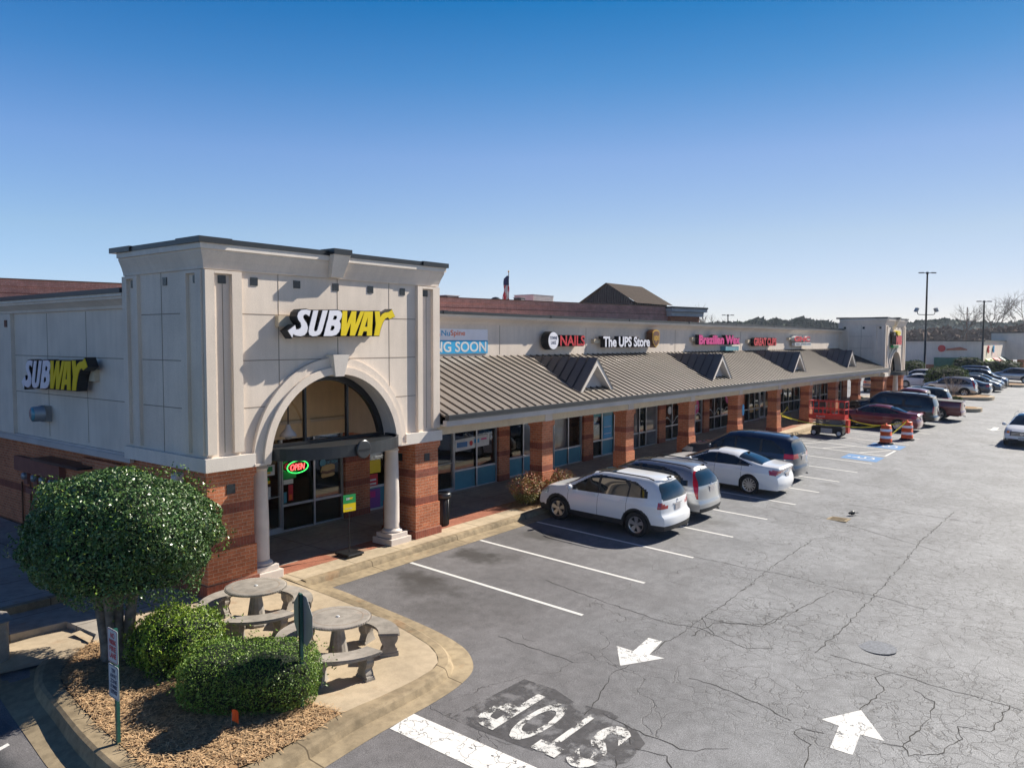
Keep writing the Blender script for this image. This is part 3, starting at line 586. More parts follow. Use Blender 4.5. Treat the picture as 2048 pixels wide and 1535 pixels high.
    c = MB().box(X0-.24, X0+.5, Y0-.24, Y0+.65, zt1-.002, zt2+.012).box(X1-.75, X1+.22, Y0-.24, Y0+.5, zt1-.002, zt2+.012).box(X0-.24, X0+.4, 17.4, Y1+.23, zt1-.002, zt2+.012); c.build('corner_cap', 'cap', t)
    # keystones
    k = MB(); kc = 12.06+ox
    k.add([(kc-.17, Y0-.16, 6.76+dz), (kc+.17, Y0-.16, 6.76+dz), (kc+.245, Y0-.37, 7.27+dz), (kc-.245, Y0-.37, 7.27+dz), (kc-.16, Y0+.0, 6.76+dz), (kc+.16, Y0+.0, 6.76+dz), (kc+.235, Y0-.0, 7.27+dz), (kc-.235, Y0-.0, 7.27+dz)], [(0, 1, 2, 3), (0, 1, 5, 4), (1, 2, 6, 5), (0, 3, 7, 4), (3, 2, 6, 7)])
    kz1 = TZ+AR-.05; kz2 = TZ+2.34
    k.add([(AX-.13, Y0-.20, kz1), (AX+.13, Y0-.20, kz1), (AX+.24, Y0-.26, kz2), (AX-.24, Y0-.26, kz2), (AX-.13, Y0+.6, kz1), (AX+.13, Y0+.6, kz1), (AX+.24, Y0+.0, kz2), (AX-.24, Y0+.0, kz2)], [(0, 1, 2, 3), (0, 1, 5, 4), (1, 2, 6, 5), (0, 3, 7, 4), (3, 2, 6, 7)])
    k.build('keystone', 'trim', t)
    s = MB().box(kc-.265, kc+.265, Y0-.40, Y0+.1, 7.272+dz, 7.40+dz).build('keystone_cap', 'cap', t)
    # arch surround
    r_ = MB(); ring(r_, AX, TZ, AR, 2.27, Y0-.075, Y0+.015, 40, foot=.0); ring(r_, AX, TZ, AR-.002, AR+.17, Y0-.15, Y0-.077, 40, foot=0.)
    for sx in (-1, 1):
        a, b = sorted((AX+sx*(AR-.0), AX+sx*2.27)); r_.box(a, b, Y0-.13, Y0+.015, TZ-.03, TZ+.02)
    r_.build('arch_surround', 'stucco', t)
    column(t, 10.28+ox, 15.22, zb+.02, TZ-.04); column(t, 14.20+ox, 15.12, zb+.03, TZ-.04)
    # dark metal arch frame
    f = MB(); ring(f, AX, TZ, AR-.16, AR-.01, 15.12, 15.24, 40)
    for x in (11.50+ox, 12.76+ox): f.box(x-.03, x+.03, 15.14, 15.22, TZ+.3, TZ+math.sqrt((AR-.1)**2-(x-AX)**2))
    f.box(AX-AR+.05, AX+AR-.05, 15.13, 15.23, TZ+.24, TZ+.32); f.build('arch_frame', 'black', t)
    # curved canopy
    N = 28; P = [(AX-1.86*math.cos(math.pi*i/N), 15.05-1.22*math.sin(math.pi*i/N)**.75) for i in range(N+1)]; z1, z2 = 2.66, 2.93
    cn = MB(); cn.grid([[(x, y, z1) for x, y in P], [(x, y, z2) for x, y in P]])
    Pi = [(AX+(x-AX)*.975, 15.05+(y-15.05)*.96) for x, y in P]; cn.grid([[(x, y, z2) for x, y in P], [(x, y, z2) for x, y in Pi]]); cn.grid([[(x, y, z2) for x, y in Pi], [(x, y, z2-.06) for x, y in Pi]])
    cn.add([(x, y, z1) for x, y in P], [tuple(range(N+1))]); cn.add([(x, y, z2-.06) for x, y in Pi], [tuple(range(N+1))])
    cp = cn.build('canopy', 'cap', t)
    md = MB().lathe([(0, 0), (.19, 0), (.21, .015), (.21, .05), (0, .05)], (AX, 13.765, 2.80), 32, axis='y', caps=False); md.build('medallion', 'gutter', cp)
    MB().box(AX-.16, AX+.16, 13.75, 13.758, 2.785, 2.81).build('medallion_bar', 'black', cp)
    return t, (X0, X1, Y0, Y1, AX, AR)

def storefront(root, x0, x1, zb, y=18.25, ztop=2.62, doors=(), mull=(), bar=.72, bottom='glass', panes=None, wname='window'):
    """aluminium framed glazing between x0 and x1; doors is a list of (xa, xb); each bay is a window or a door"""
    xs_ = sorted(set([x0, x1]+list(mull)+[d for dd in doors for d in dd])); fw = .035
    for i, (a, b) in enumerate(zip(xs_[:-1], xs_[1:])):
        isd = any(abs(a-d[0]) < .01 for d in doors); zt_ = ztop if not isd else zb+2.28
        key = panes[i] if panes else 'glass'
        if isd:
            w_ = MB().box(a+fw, b-fw, y+.03, y+.04, zb+.1, zt_).build('door', 'glass', root)
            f = MB().box(a, a+.055, y-.03, y+.07, zb, zt_+.04).box(b-.055, b, y-.03, y+.07, zb, zt_+.04).box(a+.055, b-.055, y-.028, y+.068, zt_-.06, zt_+.04).box(a+.055, b-.055, y-.028, y+.068, zb, zb+.16); f.build('frame', 'alu', w_)
            MB().tube([(a+.09, y-.07, zb+1.02), (b-.09, y-.07, zb+1.04)], .014).tube([(a+.1, y-.07, zb+.9), (a+.1, y-.07, zb+1.2)], .016).build('handle', 'alu', w_)
            if ztop > zt_+.1: MB().box(a+fw, b-fw, y+.03, y+.04, zt_+.04, ztop).build('transom', 'glass', w_)
        else:
            w_ = MB().box(a+fw, b-fw, y+.03, y+.04, zb+.05, zb+bar).box(a+fw, b-fw, y+.03, y+.04, zb+bar, ztop).build(wname, key, root)
            if bottom != 'glass': MB().box(a+fw, b-fw, y+.02, y+.028, zb+.06, zb+bar-.03 if bottom == 'film' else zb+bar).build('window_film', 'film', w_)
            f = MB().box(a-fw+.003, a+fw-.003, y-.03, y+.07, zb, ztop).box(b-fw+.003, b+fw-.003, y-.031, y+.071, zb, ztop).box(a+fw, b-fw, y-.02, y+.06, zb, zb+.06).box(a+fw, b-fw, y-.02, y+.06, zb+bar-.03, zb+bar+.03).box(a+fw, b-fw, y-.02, y+.06, ztop-.05, ztop); f.build('frame', 'alu', w_)
def brickbit(root, x0, x1, zb, y0=18.12, y1=18.5, zt_=2.66):
    p = MB().box(x0, x1, y0, y1, zb-.4, zt_).build('wall_pier', 'brick', root)
    MB().box(x0-.003, x1+.003, y0-.006, y1, zb-.1, zb+.2).box(x0-.003, x1+.003, y0-.006, y1, zb+.92, zb+1.1).box(x0-.003, x1+.003, y0-.006, y1, zb+1.65, zb+1.85).build('soldier_band', 'soldier', p)

T1, tp = tower(0, .0, 'tall beige stucco corner tower with a big open arch on brick piers, nearest the patio', True)
storefront(T1, 9.9, 15.17, -.01, doors=((12.1, 13.03),), mull=(11.0, 14.12), bar=.74, ztop=2.62); brickbit(T1, 15.17, 16.12, .03)
# porch side wall, ceiling, inner arch relief
m = MB().box(9.05, 9.35, 16.11, 18.5, -.3, 2.6); m.build('side_wall', 'brick', T1)
m = MB().box(9.3, 15.2, 17.96, 17.978, 2.62, 5.58).box(15.19, 15.21, 15.46, 17.95, 2.62, 5.58).box(9.302, 9.32, 15.46, 17.95, 2.62, 5.58); m.build('porch_lining', 'cream', T1)
m = MB(); ring(m, 12.09, 2.62, 1.45, 1.7, 17.86, 17.955, 36)
rr = arc(0, 0, 1, 24); a_, b_ = [(16.85+1.0*c, 2.75+1.0*s) for c, s in rr], [(16.85+.82*c, 2.75+.82*s) for c, s in rr]; m.grid([[(15.12, y, z) for y, z in a_], [(15.12, y, z) for y, z in b_]]); m.grid([[(15.185, y, z) for y, z in b_], [(15.12, y, z) for y, z in b_]]); m.build('inner_arch', 'cream', T1)
m = MB().box(9.33, 15.18, 17.9, 17.955, 3.02, 3.1).build('string_course', 'beam', T1)
# pendant lamp
pl = thing('pendant_lamp', 'white bell-shaped pendant lamp hanging on a black rod inside the arch', 'lamp', (11.2, 15.4, 3.1)); 
MB().tube([(11.2, 15.4, 5.6), (11.2, 15.4, 3.32)], .018).build('rod', 'black', pl)
MB().lathe([(.02, .28), (.05, .26), (.07, .18), (.16, .08), (.2, 0), (.19, 0), (.1, .07), (.0, .1)], (11.2, 15.4, 3.06), 20, caps=False).build('lamp_shade', 'fascia', pl, True); MB().lathe([(0, 0), (.07, .02), (.09, .08), (.06, .14)], (11.2, 15.4, 2.98), 16, caps=False).build('bulb_guard', 'grey', pl, True)
# posters in the window
def poster(root, x, z, w_, h, mat, y=18.262, extra=(), name='poster'):
    o = MB().box(x, x+w_, y-.006, y, z, z+h).build(name, mat, root)
    for i, (dx, dz, ww, hh, mm_) in enumerate(extra): MB().box(x+dx, x+dx+ww, y-.009-.001*i, y-.0062, z+dz, z+dz+hh).build('print', mm_, o)
    return o
poster(T1, 12.32, 1.63, .5, .28, 'poster_w', extra=((.07, .11, .36, .13, 'green'), (.11, .05, .26, .05, 'yellow'))); o = poster(T1, 12.48, 1.41, .16, .16, 'green', extra=((.07, .0, .12, .08, 'yellow'),)); poster(T1, 12.45, .98, .23, .34, 'poster_w', extra=((.04, .05, .22, .004, 'grey'), (.04, .15, .22, .004, 'grey'), (.04, .25, .22, .004, 'grey')))
poster(T1, 13.1, 1.46, .42, .2, 'green'); poster(T1, 13.1, 1.31, .32, .13, 'poster_w'); poster(T1, 13.26, .84, .15, .44, 'red', extra=((.02, .02, .1, .15, 'orange'),)); poster(T1, 13.1, .8, .1, .3, 'film')
MB().prism([(14.37, 1.5), (14.45, 1.46), (14.8, 1.48), (14.88, 1.54), (14.88, 1.66), (14.78, 1.7), (14.42, 1.68)], 'y', 18.25, 18.256).prism([(14.38, 1.36), (14.44, 1.32), (14.8, 1.34), (14.88, 1.38), (14.86, 1.44), (14.4, 1.44)], 'y', 18.25, 18.256).build('sandwich_poster', 'bread', T1)
MB().prism([(14.39, 1.46), (14.6, 1.42), (14.87, 1.46), (14.86, 1.54), (14.6, 1.5), (14.4, 1.54)], 'y', 18.244, 18.249).build('sandwich_filling', 'brown', T1)
MB().lathe([(0, 0), (.11, 0), (.11, .004), (0, .004)], (14.45, 18.25, 1.76), 20, axis='y', caps=False).build('round_logo', 'film', T1)
m = MB().text('EAT FRESH', (14.58, 18.25, 1.71), XA, ZA, (0, -1, 0), .4, .09, .003, .02).build('window_lettering', 'film', T1)
nz = thing('neon_sign', 'red and green neon sign reading OPEN in the shop window', 'neon sign', (13.5, 18.15, 1.7))
MB().text('OPEN', (13.26, 18.16, 1.69), XA, ZA, (0, -1, 0), .48, .17, .015, .0, .2).build('neon_letters', 'neonr', nz)
MB().tube([(13.5+.35*math.cos(a*math.pi/18), 18.15, 1.775+.17*math.sin(a*math.pi/18)) for a in range(37)], .015).build('neon_border', 'neong', nz)
# storefront bay right of the brick, seen past the column: belongs to the shop row
# ------------------------------------------------------------------ shop row
SR = thing('shop_row', 'long single-storey row of shops with a brown metal arcade roof on brick piers', 'building', (40, 18, 0))
E0, E1 = 15.62, 65.1
m = MB().box(E0, E1-.02, 18.12, 18.6, 2.6, 6.0); m.box(E0, E1-.02, 18.6, 30, 5.5, 5.6); m.build('wall', 'stucco', SR)
c = MB(); c.grid([[(x, 18.12-o, z) for x in (E0, 30, 45, E1-.02)] for o, z in ((0, 5.86), (.05, 5.86), (.08, 5.93), (.2, 6.02), (.28, 6.05), (.28, 6.10))]); c.build('cornice', 'stucco', SR)
MB().box(E0, E1-.02, 17.78, 18.11, 6.10, 6.17).build('fascia', 'trim', SR)
MB().box(E0, E1-.02, 17.74, 18.7, 6.172, 6.27).build('metal_cap', 'cap', SR)
m = MB(); x = 19.0
while x < 64: m.box(x, x+.22, 17.72, 18.72, 6.168, 6.282); x += 6.1
m.build('cap_joint', 'cap', SR)
# control joints in sign wall
m = MB()
for x in (22.4, 28.2, 36.5, 45, 54): m.box(x-.008, x+.008, 18.113, 18.125, 4.8, 5.85)
m.build('joint', 'groove', SR)
# arcade roof
RY0, RZ0, RY1, RZ1 = 14.52, 3.26, 18.12, 4.74; sl = (RZ1-RZ0)/(RY1-RY0)
m = MB(); m.add([(E0, RY0, RZ0), (E1, RY0, RZ0), (E1, RY1, RZ1), (E0, RY1, RZ1), (E0, RY0, RZ0-.05), (E1, RY0, RZ0-.05), (E1, RY1, RZ1-.05), (E0, RY1, RZ1-.05)], [(0, 1, 2, 3), (4, 5, 6, 7), (0, 1, 5, 4), (0, 3, 7, 4), (1, 2, 6, 5)])
x = E0+.12; pitch = .405; sh = .038; DORM = [24.25, 35.35, 46.4, 57.35]; DY, DH, DW = 15.18, 1.17, 1.13
dzr = lambda y: RZ0+sl*(y-RY0)
def seam(m, x, ya, yb, w_=.017, h=sh):
    a, b = (x, ya, dzr(ya)), (x, yb, dzr(yb)); m.add([(x-w_, ya, a[2]), (x+w_, ya, a[2]), (x+w_, ya, a[2]+h), (x-w_, ya, a[2]+h), (x-w_, yb, b[2]), (x+w_, yb, b[2]), (x+w_, yb, b[2]+h), (x-w_, yb, b[2]+h)], [(0, 1, 2, 3), (4, 5, 6, 7), (0, 3, 7, 4), (1, 2, 6, 5), (3, 2, 6, 7)])
rf = m.build('roof', 'roof', SR)
m = MB()
while x < E1: seam(m, x, RY0+.01, RY1-.02); x += pitch
sm = m.build('roof_seam', 'seam', rf); 
# dormers
for dx in DORM:
    ap = 4.70; zb_ = dzr(DY)
    m = MB(); yb = RY1-.1; hw = DW
    # roof planes run back until they meet the main roof
    for s in (-1, 1):
        m.add([(dx, DY-.12, ap), (dx+s*(hw+.07), DY-.12, zb_-.06), (dx, RY0+(ap-RZ0)/sl, ap), (dx, DY-.12, ap-.06), (dx+s*(hw+.07), DY-.12, zb_-.12)], [(0, 1, 2), (0, 1, 4, 3)])
    d = m.build('dormer', 'roof', rf)
    m = MB()
    for s in (-1, 1):
        for i in range(1, 8):      # seams down the slope of the dormer, perpendicular to its ridge
            yy = DY-.12+i*.40; L_ = (RY0+(ap-RZ0)/sl)-(DY-.12); f = 1-(yy-(DY-.12))/L_
            if f <= 0: continue
            a = Vector((dx, yy, ap)); b = Vector((dx+s*(hw+.07)*f, yy, ap+(zb_-.06-ap)*f)); n = Vector((s*(ap-zb_), 0, hw)).normalized()*.045; o = Vector((0, .012, 0))
            m.add([a-o, a+o, b+o, b-o, a-o+n, a+o+n, b+o+n, b-o+n], [(4, 5, 6, 7), (0, 3, 7, 4), (1, 2, 6, 5)])
    m.build('dormer_seam', 'seam', d)
    MB().prism([(dx-hw+.16, zb_-.02), (dx+hw-.16, zb_-.02), (dx, ap-.22)], 'y', DY+.2, DY+.24).build('gable_panel', 'fascia', d)
    m = MB()   # rake boards, deep
    for s in (-1, 1):
        pl_ = [(dx, ap-.02), (dx+s*hw, zb_-.03), (dx+s*(hw-.19), zb_-.03), (dx, ap-.30)]; m.prism(pl_, 'y', DY-.1, DY+.2)
    m.build('rake_board', 'trim', d)
    MB().box(dx-hw+.15, dx+hw-.15, DY-.02, DY+.2, zb_-.06, zb_+.03).build('gable_sill', 'cap', d)
# gutter, fascia, beam, soffit
MB().box(E0+.0, E1+.3, 14.40, 14.53, 3.13, 3.27).box(E0, E1+.3, 14.38, 14.41, 3.235, 3.28).build('gutter', 'gutter', SR)
MB().box(E0, E1+.2, 14.47, 14.60, 2.97, 3.128).build('eave_fascia', 'fascia', SR)
m = MB(); x = E0
MB().box(E0, E1, 14.97, 15.52, 2.68, 2.968).build('beam', 'beam', SR)
m = MB()
for k in range(9): x = 21.07+5.43*k; m.box(x-.20, x+.20, 14.955, 15.535, 2.672, 2.966)
m.build('beam_bracket', 'fascia', SR)
MB().box(E0, E1, 14.602, 18.12, 2.97, 3.02).build('soffit', 'soffit', SR)
m = MB()
for x in (18.6, 31.9, 43): m.prism([(x, 2.97), (x+.9, 2.97), (x+.75, 2.9), (x+.15, 2.9)], 'y', 14.7, 14.96)
m.build('soffit_patch', 'beam', SR)
for k in range(9):
    xr = 21.37+5.43*k
    if xr > 64.5: continue
    brick_pier(SR, xr-.60, xr, 15.0, 15.50, .0115*(xr-13)+.01, 2.675, tiles=False)
# blue and sand plaques on piers
MB().prism([(37.68, 1.62), (37.62, 1.75), (37.62, 2.05), (37.68, 2.17), (37.80, 2.17), (37.86, 2.05), (37.86, 1.75), (37.80, 1.62)], 'y', 14.98, 14.998).build('pier_plaque', 'skyblue', SR)
MB().box(42.66, 42.69, 15.05, 15.46, 1.62, 1.92).build('pier_notice', 'bread', SR)
# shop fronts
B = [(15.17, 16.12), (22.38, 23.01), (28.11, 28.85), (34.9, 35.6), (40.1, 40.8), (45.1, 45.8), (51.2, 51.9), (57.2, 57.9), (62.9, 63.5), (66.4, 67.7)]
for a, b in B[1:]: brickbit(SR, a, b, .0115*(a-13)+.02)
zb = lambda x: .0115*(x-13)+.02
storefront(SR, 16.12, 22.38, zb(17), doors=((19.05, 20.05),), mull=(16.88, 17.9, 21.24), bottom='film')
storefront(SR, 23.01, 28.11, zb(23), doors=((25.1, 26.05),), mull=(24.0, 27.08), bottom='film', panes=['glass', 'glass2', 'glass', 'glass2', 'glass'])
storefront(SR, 28.85, 34.9, zb(29), doors=((31.6, 32.5),), mull=(29.73, 30.78, 33.1, 33.75), panes=['glass', 'film', 'glass', 'glass', 'glass2', 'glass', 'glass2'])
storefront(SR, 35.6, 40.1, zb(36), doors=((37.4, 38.3),), mull=(36.5, 39.2)); storefront(SR, 40.8, 45.1, zb(41), mull=(41.7, 42.6, 43.9)); storefront(SR, 45.8, 51.2, zb(46), doors=((48.6, 49.5),), mull=(46.8, 47.7, 50.3))
storefront(SR, 51.9, 57.2, zb(52), mull=(52.9, 53.9, 55, 56.1)); storefront(SR, 63.5, 66.4, zb(63), mull=(64.5, 65.5)); storefront(SR, 57.9, 62.9, zb(58), doors=((60, 61),), mull=(59, 62))
# rooms behind the glass
def room(root, x0, x1, wallc, seed, dy=5.2):
    r_ = random.Random(seed); y0, y1 = 18.36, 18.36+dy; z = zb(x0)-.02
    MB().box(x0, x1, y1, y1+.05, z, 2.9).box(x0, x0+.04, y0, y1, z, 2.9).box(x1-.04, x1, y0, y1, z, 2.9).build('inner_wall', wallc, root); MB().box(x0, x1, y0, y1, z-.05, z+.01).build('inner_floor', 'walk', root); MB().box(x0, x1, y0, y1, 2.9, 2.95).build('ceiling', 'fascia', root)
    for i in range(max(1, int((x1-x0)/2.4))):
        lx = x0+1.2+i*2.4
        if lx < x1-.4:
            for ly in (y0+1.2, y0+3.4): MB().box(lx-.3, lx+.3, ly-.3, ly+.3, 2.885, 2.898).build('ceiling_light', 'lamp', root)
    n = int((x1-x0)/.9)
    for i in range(n):
        x = x0+.3+r_.random()*(x1-x0-1.2); y = y0+.5+r_.random()*(dy-1.6); k = r_.random()
        if k < .35: MB().box(x, x+r_.uniform(.8, 1.6), y, y+.55, z, z+r_.uniform(.85, 1.05)).build('counter', r_.choice(['fascia', 'bread', 'brown', 'cast']), root)
        elif k < .7:
            h = r_.uniform(1.2, 1.8); sh_ = MB().box(x, x+.9, y+.32, y+.35, z, z+h); 
            for q in range(4): sh_.box(x, x+.9, y, y+.32, z+.1+q*h/4, z+.13+q*h/4)
            s_ = sh_.build('shelf', 'fascia', root); g = MB()
            for q in range(4):
                for w_ in range(5): g.box(x+.03+w_*.175, x+.17+w_*.175, y+.05, y+.25, z+.13+q*h/4, z+.13+q*h/4+r_.uniform(.1, .24))
            g.build('goods', r_.choice(['skyblue', 'red', 'signyellow', 'poster_w', 'teal', 'purple']), s_)
        else:
            c_ = MB().box(x, x+.45, y, y+.45, z+.42, z+.47).box(x, x+.45, y+.42, y+.46, z+.47, z+.9)
            for a in (.02, .4):
                for b in (.02, .4): c_.box(x+a, x+a+.03, y+b, y+b+.03, z, z+.42)
            c_.build('chair', r_.choice(['black', 'brown', 'navy']), root)
room(T1, 9.9, 15.5, 'cream', 1, 6.); room(SR, 15.6, 22.7, 'brick', 2); room(SR, 22.8, 28.5, 'fascia', 3); room(SR, 28.6, 35.2, 'bread', 4); room(SR, 35.3, 45.4, 'black', 5); room(SR, 45.5, 57.5, 'fascia', 6); room(SR, 57.6, 67.6, 'brick', 7)
# window graphics
def pw(x, z, w_, h, mat, ex=(), name='poster'): return poster(SR, x, z+zb(x), w_, h, mat, 18.262, ex, name)
pw(16.18, 1.15, .5, .4, 'signyellow'); pw(16.16, .72, .4, .4, 'red', ((.03, .08, .3, .05, 'poster_w'), (.03, .2, .3, .05, 'poster_w'))); pw(16.16, .05, .5, .6, 'purple', ((.0, .35, .3, .2, 'pink'),))
o = MB(); o.add([(20.12, 18.24, 1.45), (21.95, 18.24, 1.52), (21.95, 18.24, 1.93), (20.12, 18.24, 1.86)], [(0, 1, 2, 3)]); bn = o.build('window_banner', 'poster_w', SR)
MB().box(20.2, 20.75, 18.232, 18.236, 1.58, 1.76).build('banner_print', 'blue', bn); MB().lathe([(0, 0), (.09, 0), (.09, .004), (0, .004)], (20.95, 18.23, 1.68), 16, axis='y', caps=False).build('banner_print', 'red', bn)
MB().box(21.12, 21.4, 18.232, 18.236, 1.66, 1.80).build('banner_print', 'skyblue', bn); MB().box(21.5, 21.8, 18.232, 18.236, 1.74, 1.80).build('banner_print', 'pink', bn)
def lettered(x, z, w_, h, mat, txt, tm='poster_w'):
    o = pw(x, z, w_, h, mat); MB().text(txt, (x+w_*.12, 18.25, z+zb(x)+h*.25), XA, ZA, (0, -1, 0), w_*.76, h*.5, .002, .01).build('print', tm, o)
lettered(28.95, 1.78, .72, .42, 'teal', 'We Print'); pw(29.9, .75, .7, 1.0, 'skyblue', ((.05, .2, .6, .02, 'poster_w'), (.05, .5, .6, .02, 'poster_w'))); lettered(29.85, 1.85, .8, .38, 'teal', 'We Ship')
lettered(32.58, 1.9, .5, .34, 'teal', 'We Box'); lettered(33.85, 1.9, .7, .32, 'teal', 'We Copy')
def oval(x, z, rx, rz, mat, txt=None):
    z += zb(x); o = MB().prism([(x+rx*math.cos(a*math.pi/12), z+rz*math.sin(a*math.pi/12)) for a in range(24)], 'y', 18.252, 18.258).build('window_decal', mat, SR)
    if txt: MB().text(txt, (x-rx*.55, 18.25, z-rz*.35), XA, ZA, (0, -1, 0), rx*1.1, rz*.6, .002, .03).build('print', 'poster_w', o)
oval(39.4, 1.45, .34, .42, 'pink', '75'); oval(43.6, 1.75, .34, .42, 'pink', '25'); oval(36.3, 1.5, .22, .2, 'poster_w')
m = MB()
for x0_, x1_ in ((35.7, 40.0), (40.9, 45.0)):
    P = [(x0_+(x1_-x0_)*i/30, zb(x0_)+.98+.16*math.sin(i*.75)) for i in range(31)]
    for p, q in zip(P[:-1], P[1:]): m.add([(p[0], 18.25, p[1]), (q[0], 18.25, q[1]), (q[0], 18.25, q[1]+.045), (p[0], 18.25, p[1]+.045)], [(0, 1, 2, 3)])
m.build('window_wave_decal', 'poster_w', SR)
pw(47, .5, .6, .35, 'bread'); pw(48, .55, .5, .35, 'bread'); pw(46.9, 1.95, .35, .3, 'red'); pw(49.6, .6, .4, .4, 'bread')
# ------------------------------------------------------------------ far tower
T2, _ = tower(56.33, .55, 'far beige stucco tower with arch at the distant end of the shop row', False, dz=-.2)
# ------------------------------------------------------------------ side wing
SW = thing('side_wing', 'shaded beige stucco wing with brick base behind the corner tower', 'building', (9, 24, 0))
WX = 9.0
MB().box(WX, WX+.4, 18.102, 34, 2.55, 6.2).build('wall', 'stucco', SW)
wb_ = MB().box(WX+.12, WX+.45, 18.3, 34, -.6, 2.55).build('brick_wall', 'brick', SW)
MB().box(WX+.11, WX+.3, 18.3, 34, .9, 1.1).build('soldier_band', 'soldier', wb_)
c = MB(); c.grid([[(WX-o, y, z) for y in (18.11, 34)] for o, z in ((0, 6.03), (.06, 6.03), (.08, 6.1), (.2, 6.2), (.26, 6.24), (.26, 6.30))]); c.build('cornice', 'stucco', SW)
MB().box(WX-.30, WX+.2, 18.11, 34, 6.30, 6.37).build('fascia', 'trim', SW); MB().box(WX-.34, WX+.6, 18.11, 34, 6.372, 6.48).build('metal_cap', 'cap', SW)
MB().box(WX-.10, WX, 18.3, 34, 2.42, 2.56).box(WX-.06, WX, 18.3, 34, 2.56, 2.62).build('ledge', 'fascia', SW)
m = MB().box(WX-.10, WX, 25.1, 26.4, 2.62, 6.02); m.build('pilaster', 'stucco', SW)
MB().box(WX-.118, WX-.1, 25.32, 25.5, 5.65, 5.85).build('accent_tile', 'tile', SW)
m = MB()
for z in (3.83, 4.85): m.box(WX-.006, WX+.004, 18.3, 25.08, z-.009, z+.009)
for y in (20.6, 22.9): m.box(WX-.006, WX+.004, y-.007, y+.007, 2.7, 6.0)
m.build('joint', 'groove', SW)
MB().box(WX-.02, WX+.1, 19.0, 21, -.3, 2.3).build('wall_panel', 'brick', SW)
# flat roof deck of the whole building
MB().add([(9.3, 18.5, 5.6), (65, 18.5, 5.6), (65, 34, 5.6), (9.3, 34, 5.6)], [(0, 1, 2, 3)]).build('roof_deck', 'fascia', SW)
# meters and conduits on the side wall
ut = thing('utility_meters', 'bank of round electric meters and conduits on the shaded brick side wall', 'electric meters', (8.9, 24, 0))
m = MB().box(8.95, 9.115, 22.3, 25.3, 1.55, 1.95).box(8.98, 9.115, 22.6, 24.6, .95, 1.1); m.build('wireway', M('painted_box', (.22, .085, .065), .6), ut)
for y in (22.9, 23.5, 24.05, 24.7): MB().lathe([(0, -.02), (.09, -.0), (.1, .05), (.1, .14)], (8.93, y, 1.42), 16, axis='x', caps=False).build('meter', 'grey', ut, True); MB().box(9.02, 9.115, y-.12, y+.12, 1.18, 1.54).build('meter_box', M('meter_box', (.25, .10, .08), .6), ut)
m = MB()
for y in (22.8, 23.3, 23.9, 24.5, 25.1): m.tube([(9.07, y, 1.2), (9.07, y, -.3)], .025)
m.build('conduit', 'brown', ut)
MB().box(8.6, 9.12, 20.4, 23.2, 2.06, 2.12).build('service_hood', 'cap', ut)
fl = thing('wall_light', 'small white wall-mounted box light under the tower side edge', 'light', (9.0, 15.9, 2.3)); MB().box(8.55, 8.72, 15.6, 15.82, 2.22, 2.5).build('housing', 'fascia', fl, bevel=.01); MB().box(8.53, 8.549, 15.63, 15.79, 2.28, 2.44).build('lens', 'poster_w', fl)
vt = thing('exhaust_vent', 'round galvanised exhaust duct sticking out of the side wall', 'vent', (8.9, 22.8, 3.3))
MB().box(8.84, 9.0, 22.75, 23.2, 3.1, 3.52).build('wall_box', 'grey', vt); MB().lathe([(.2, 0), (.2, .22), (.225, .23), (.225, .27), (.19, .28)], (8.56, 22.85, 3.32), 28, axis='x').build('duct', 'grey', vt, True)
MB().lathe([(.0, 0), (.17, .01), (.17, .05)], (8.53, 22.85, 3.32), 24, axis='x', caps=False).build('damper', 'film', vt, True)
# ------------------------------------------------------------------ big store behind
BS = thing('brick_store', 'large faded brick store rising behind the shop row', 'building', (35, 34, 0))
a, b = Vector((-30, 49.4)), Vector((55.6, 28.1)); d = (b-a).normalized(); n_ = Vector((-d.y, d.x))
if n_.y < 0: n_ = -n_
def wallseg(m, s0, s1, o0, o1, z0, z1):
    P = [a+d*s0+n_*o0, a+d*s1+n_*o0, a+d*s1+n_*o1, a+d*s0+n_*o1]; m.prism([(p.x, p.y) for p in P], 'z', z0, z1)
Ln = (b-a).length
m = MB(); wallseg(m, 0, Ln, 0, 40, 0, 7.62); m.build('wall', 'brickfar', BS)
m = MB(); wallseg(m, 0, Ln, -.06, 0, 7.62, 7.9); m.build('parapet_band', 'brickfar', BS)
m = MB(); wallseg(m, 0, Ln, -.10, .2, 7.9, 7.95); m.build('coping', 'brown', BS)
m = MB(); wallseg(m, 0, Ln, -.02, 0, 7.3, 7.33); m.build('dark_course', 'soldier', BS)  # thin projecting course of darker brick
m = MB(); wallseg(m, Ln-.2, Ln+3.2, -.3, 3, 0, 7.2); m.build('corner_pier', 'brick', BS)
m = MB(); wallseg(m, Ln-.35, Ln+3.5, -.5, 3.2, 7.2, 7.55); m.build('pier_band', 'fascia', BS); m = MB(); wallseg(m, Ln-.5, Ln+3.7, -.7, 3.4, 7.55, 7.8); m.build('pier_cornice', 'fascia', BS); m = MB(); wallseg(m, Ln-.55, Ln+3.75, -.75, 3.4, 7.8, 7.93); m.build('pier_cap', 'cap', BS)
# gabled roof house behind
m = MB(); gx0, gx1, gy0, gy1 = 92.4, 107, 60, 60
GH = thing('gabled_roof_house', 'dark metal gabled roof structure rising above the brick store', 'roof structure', (95, 52, 8))
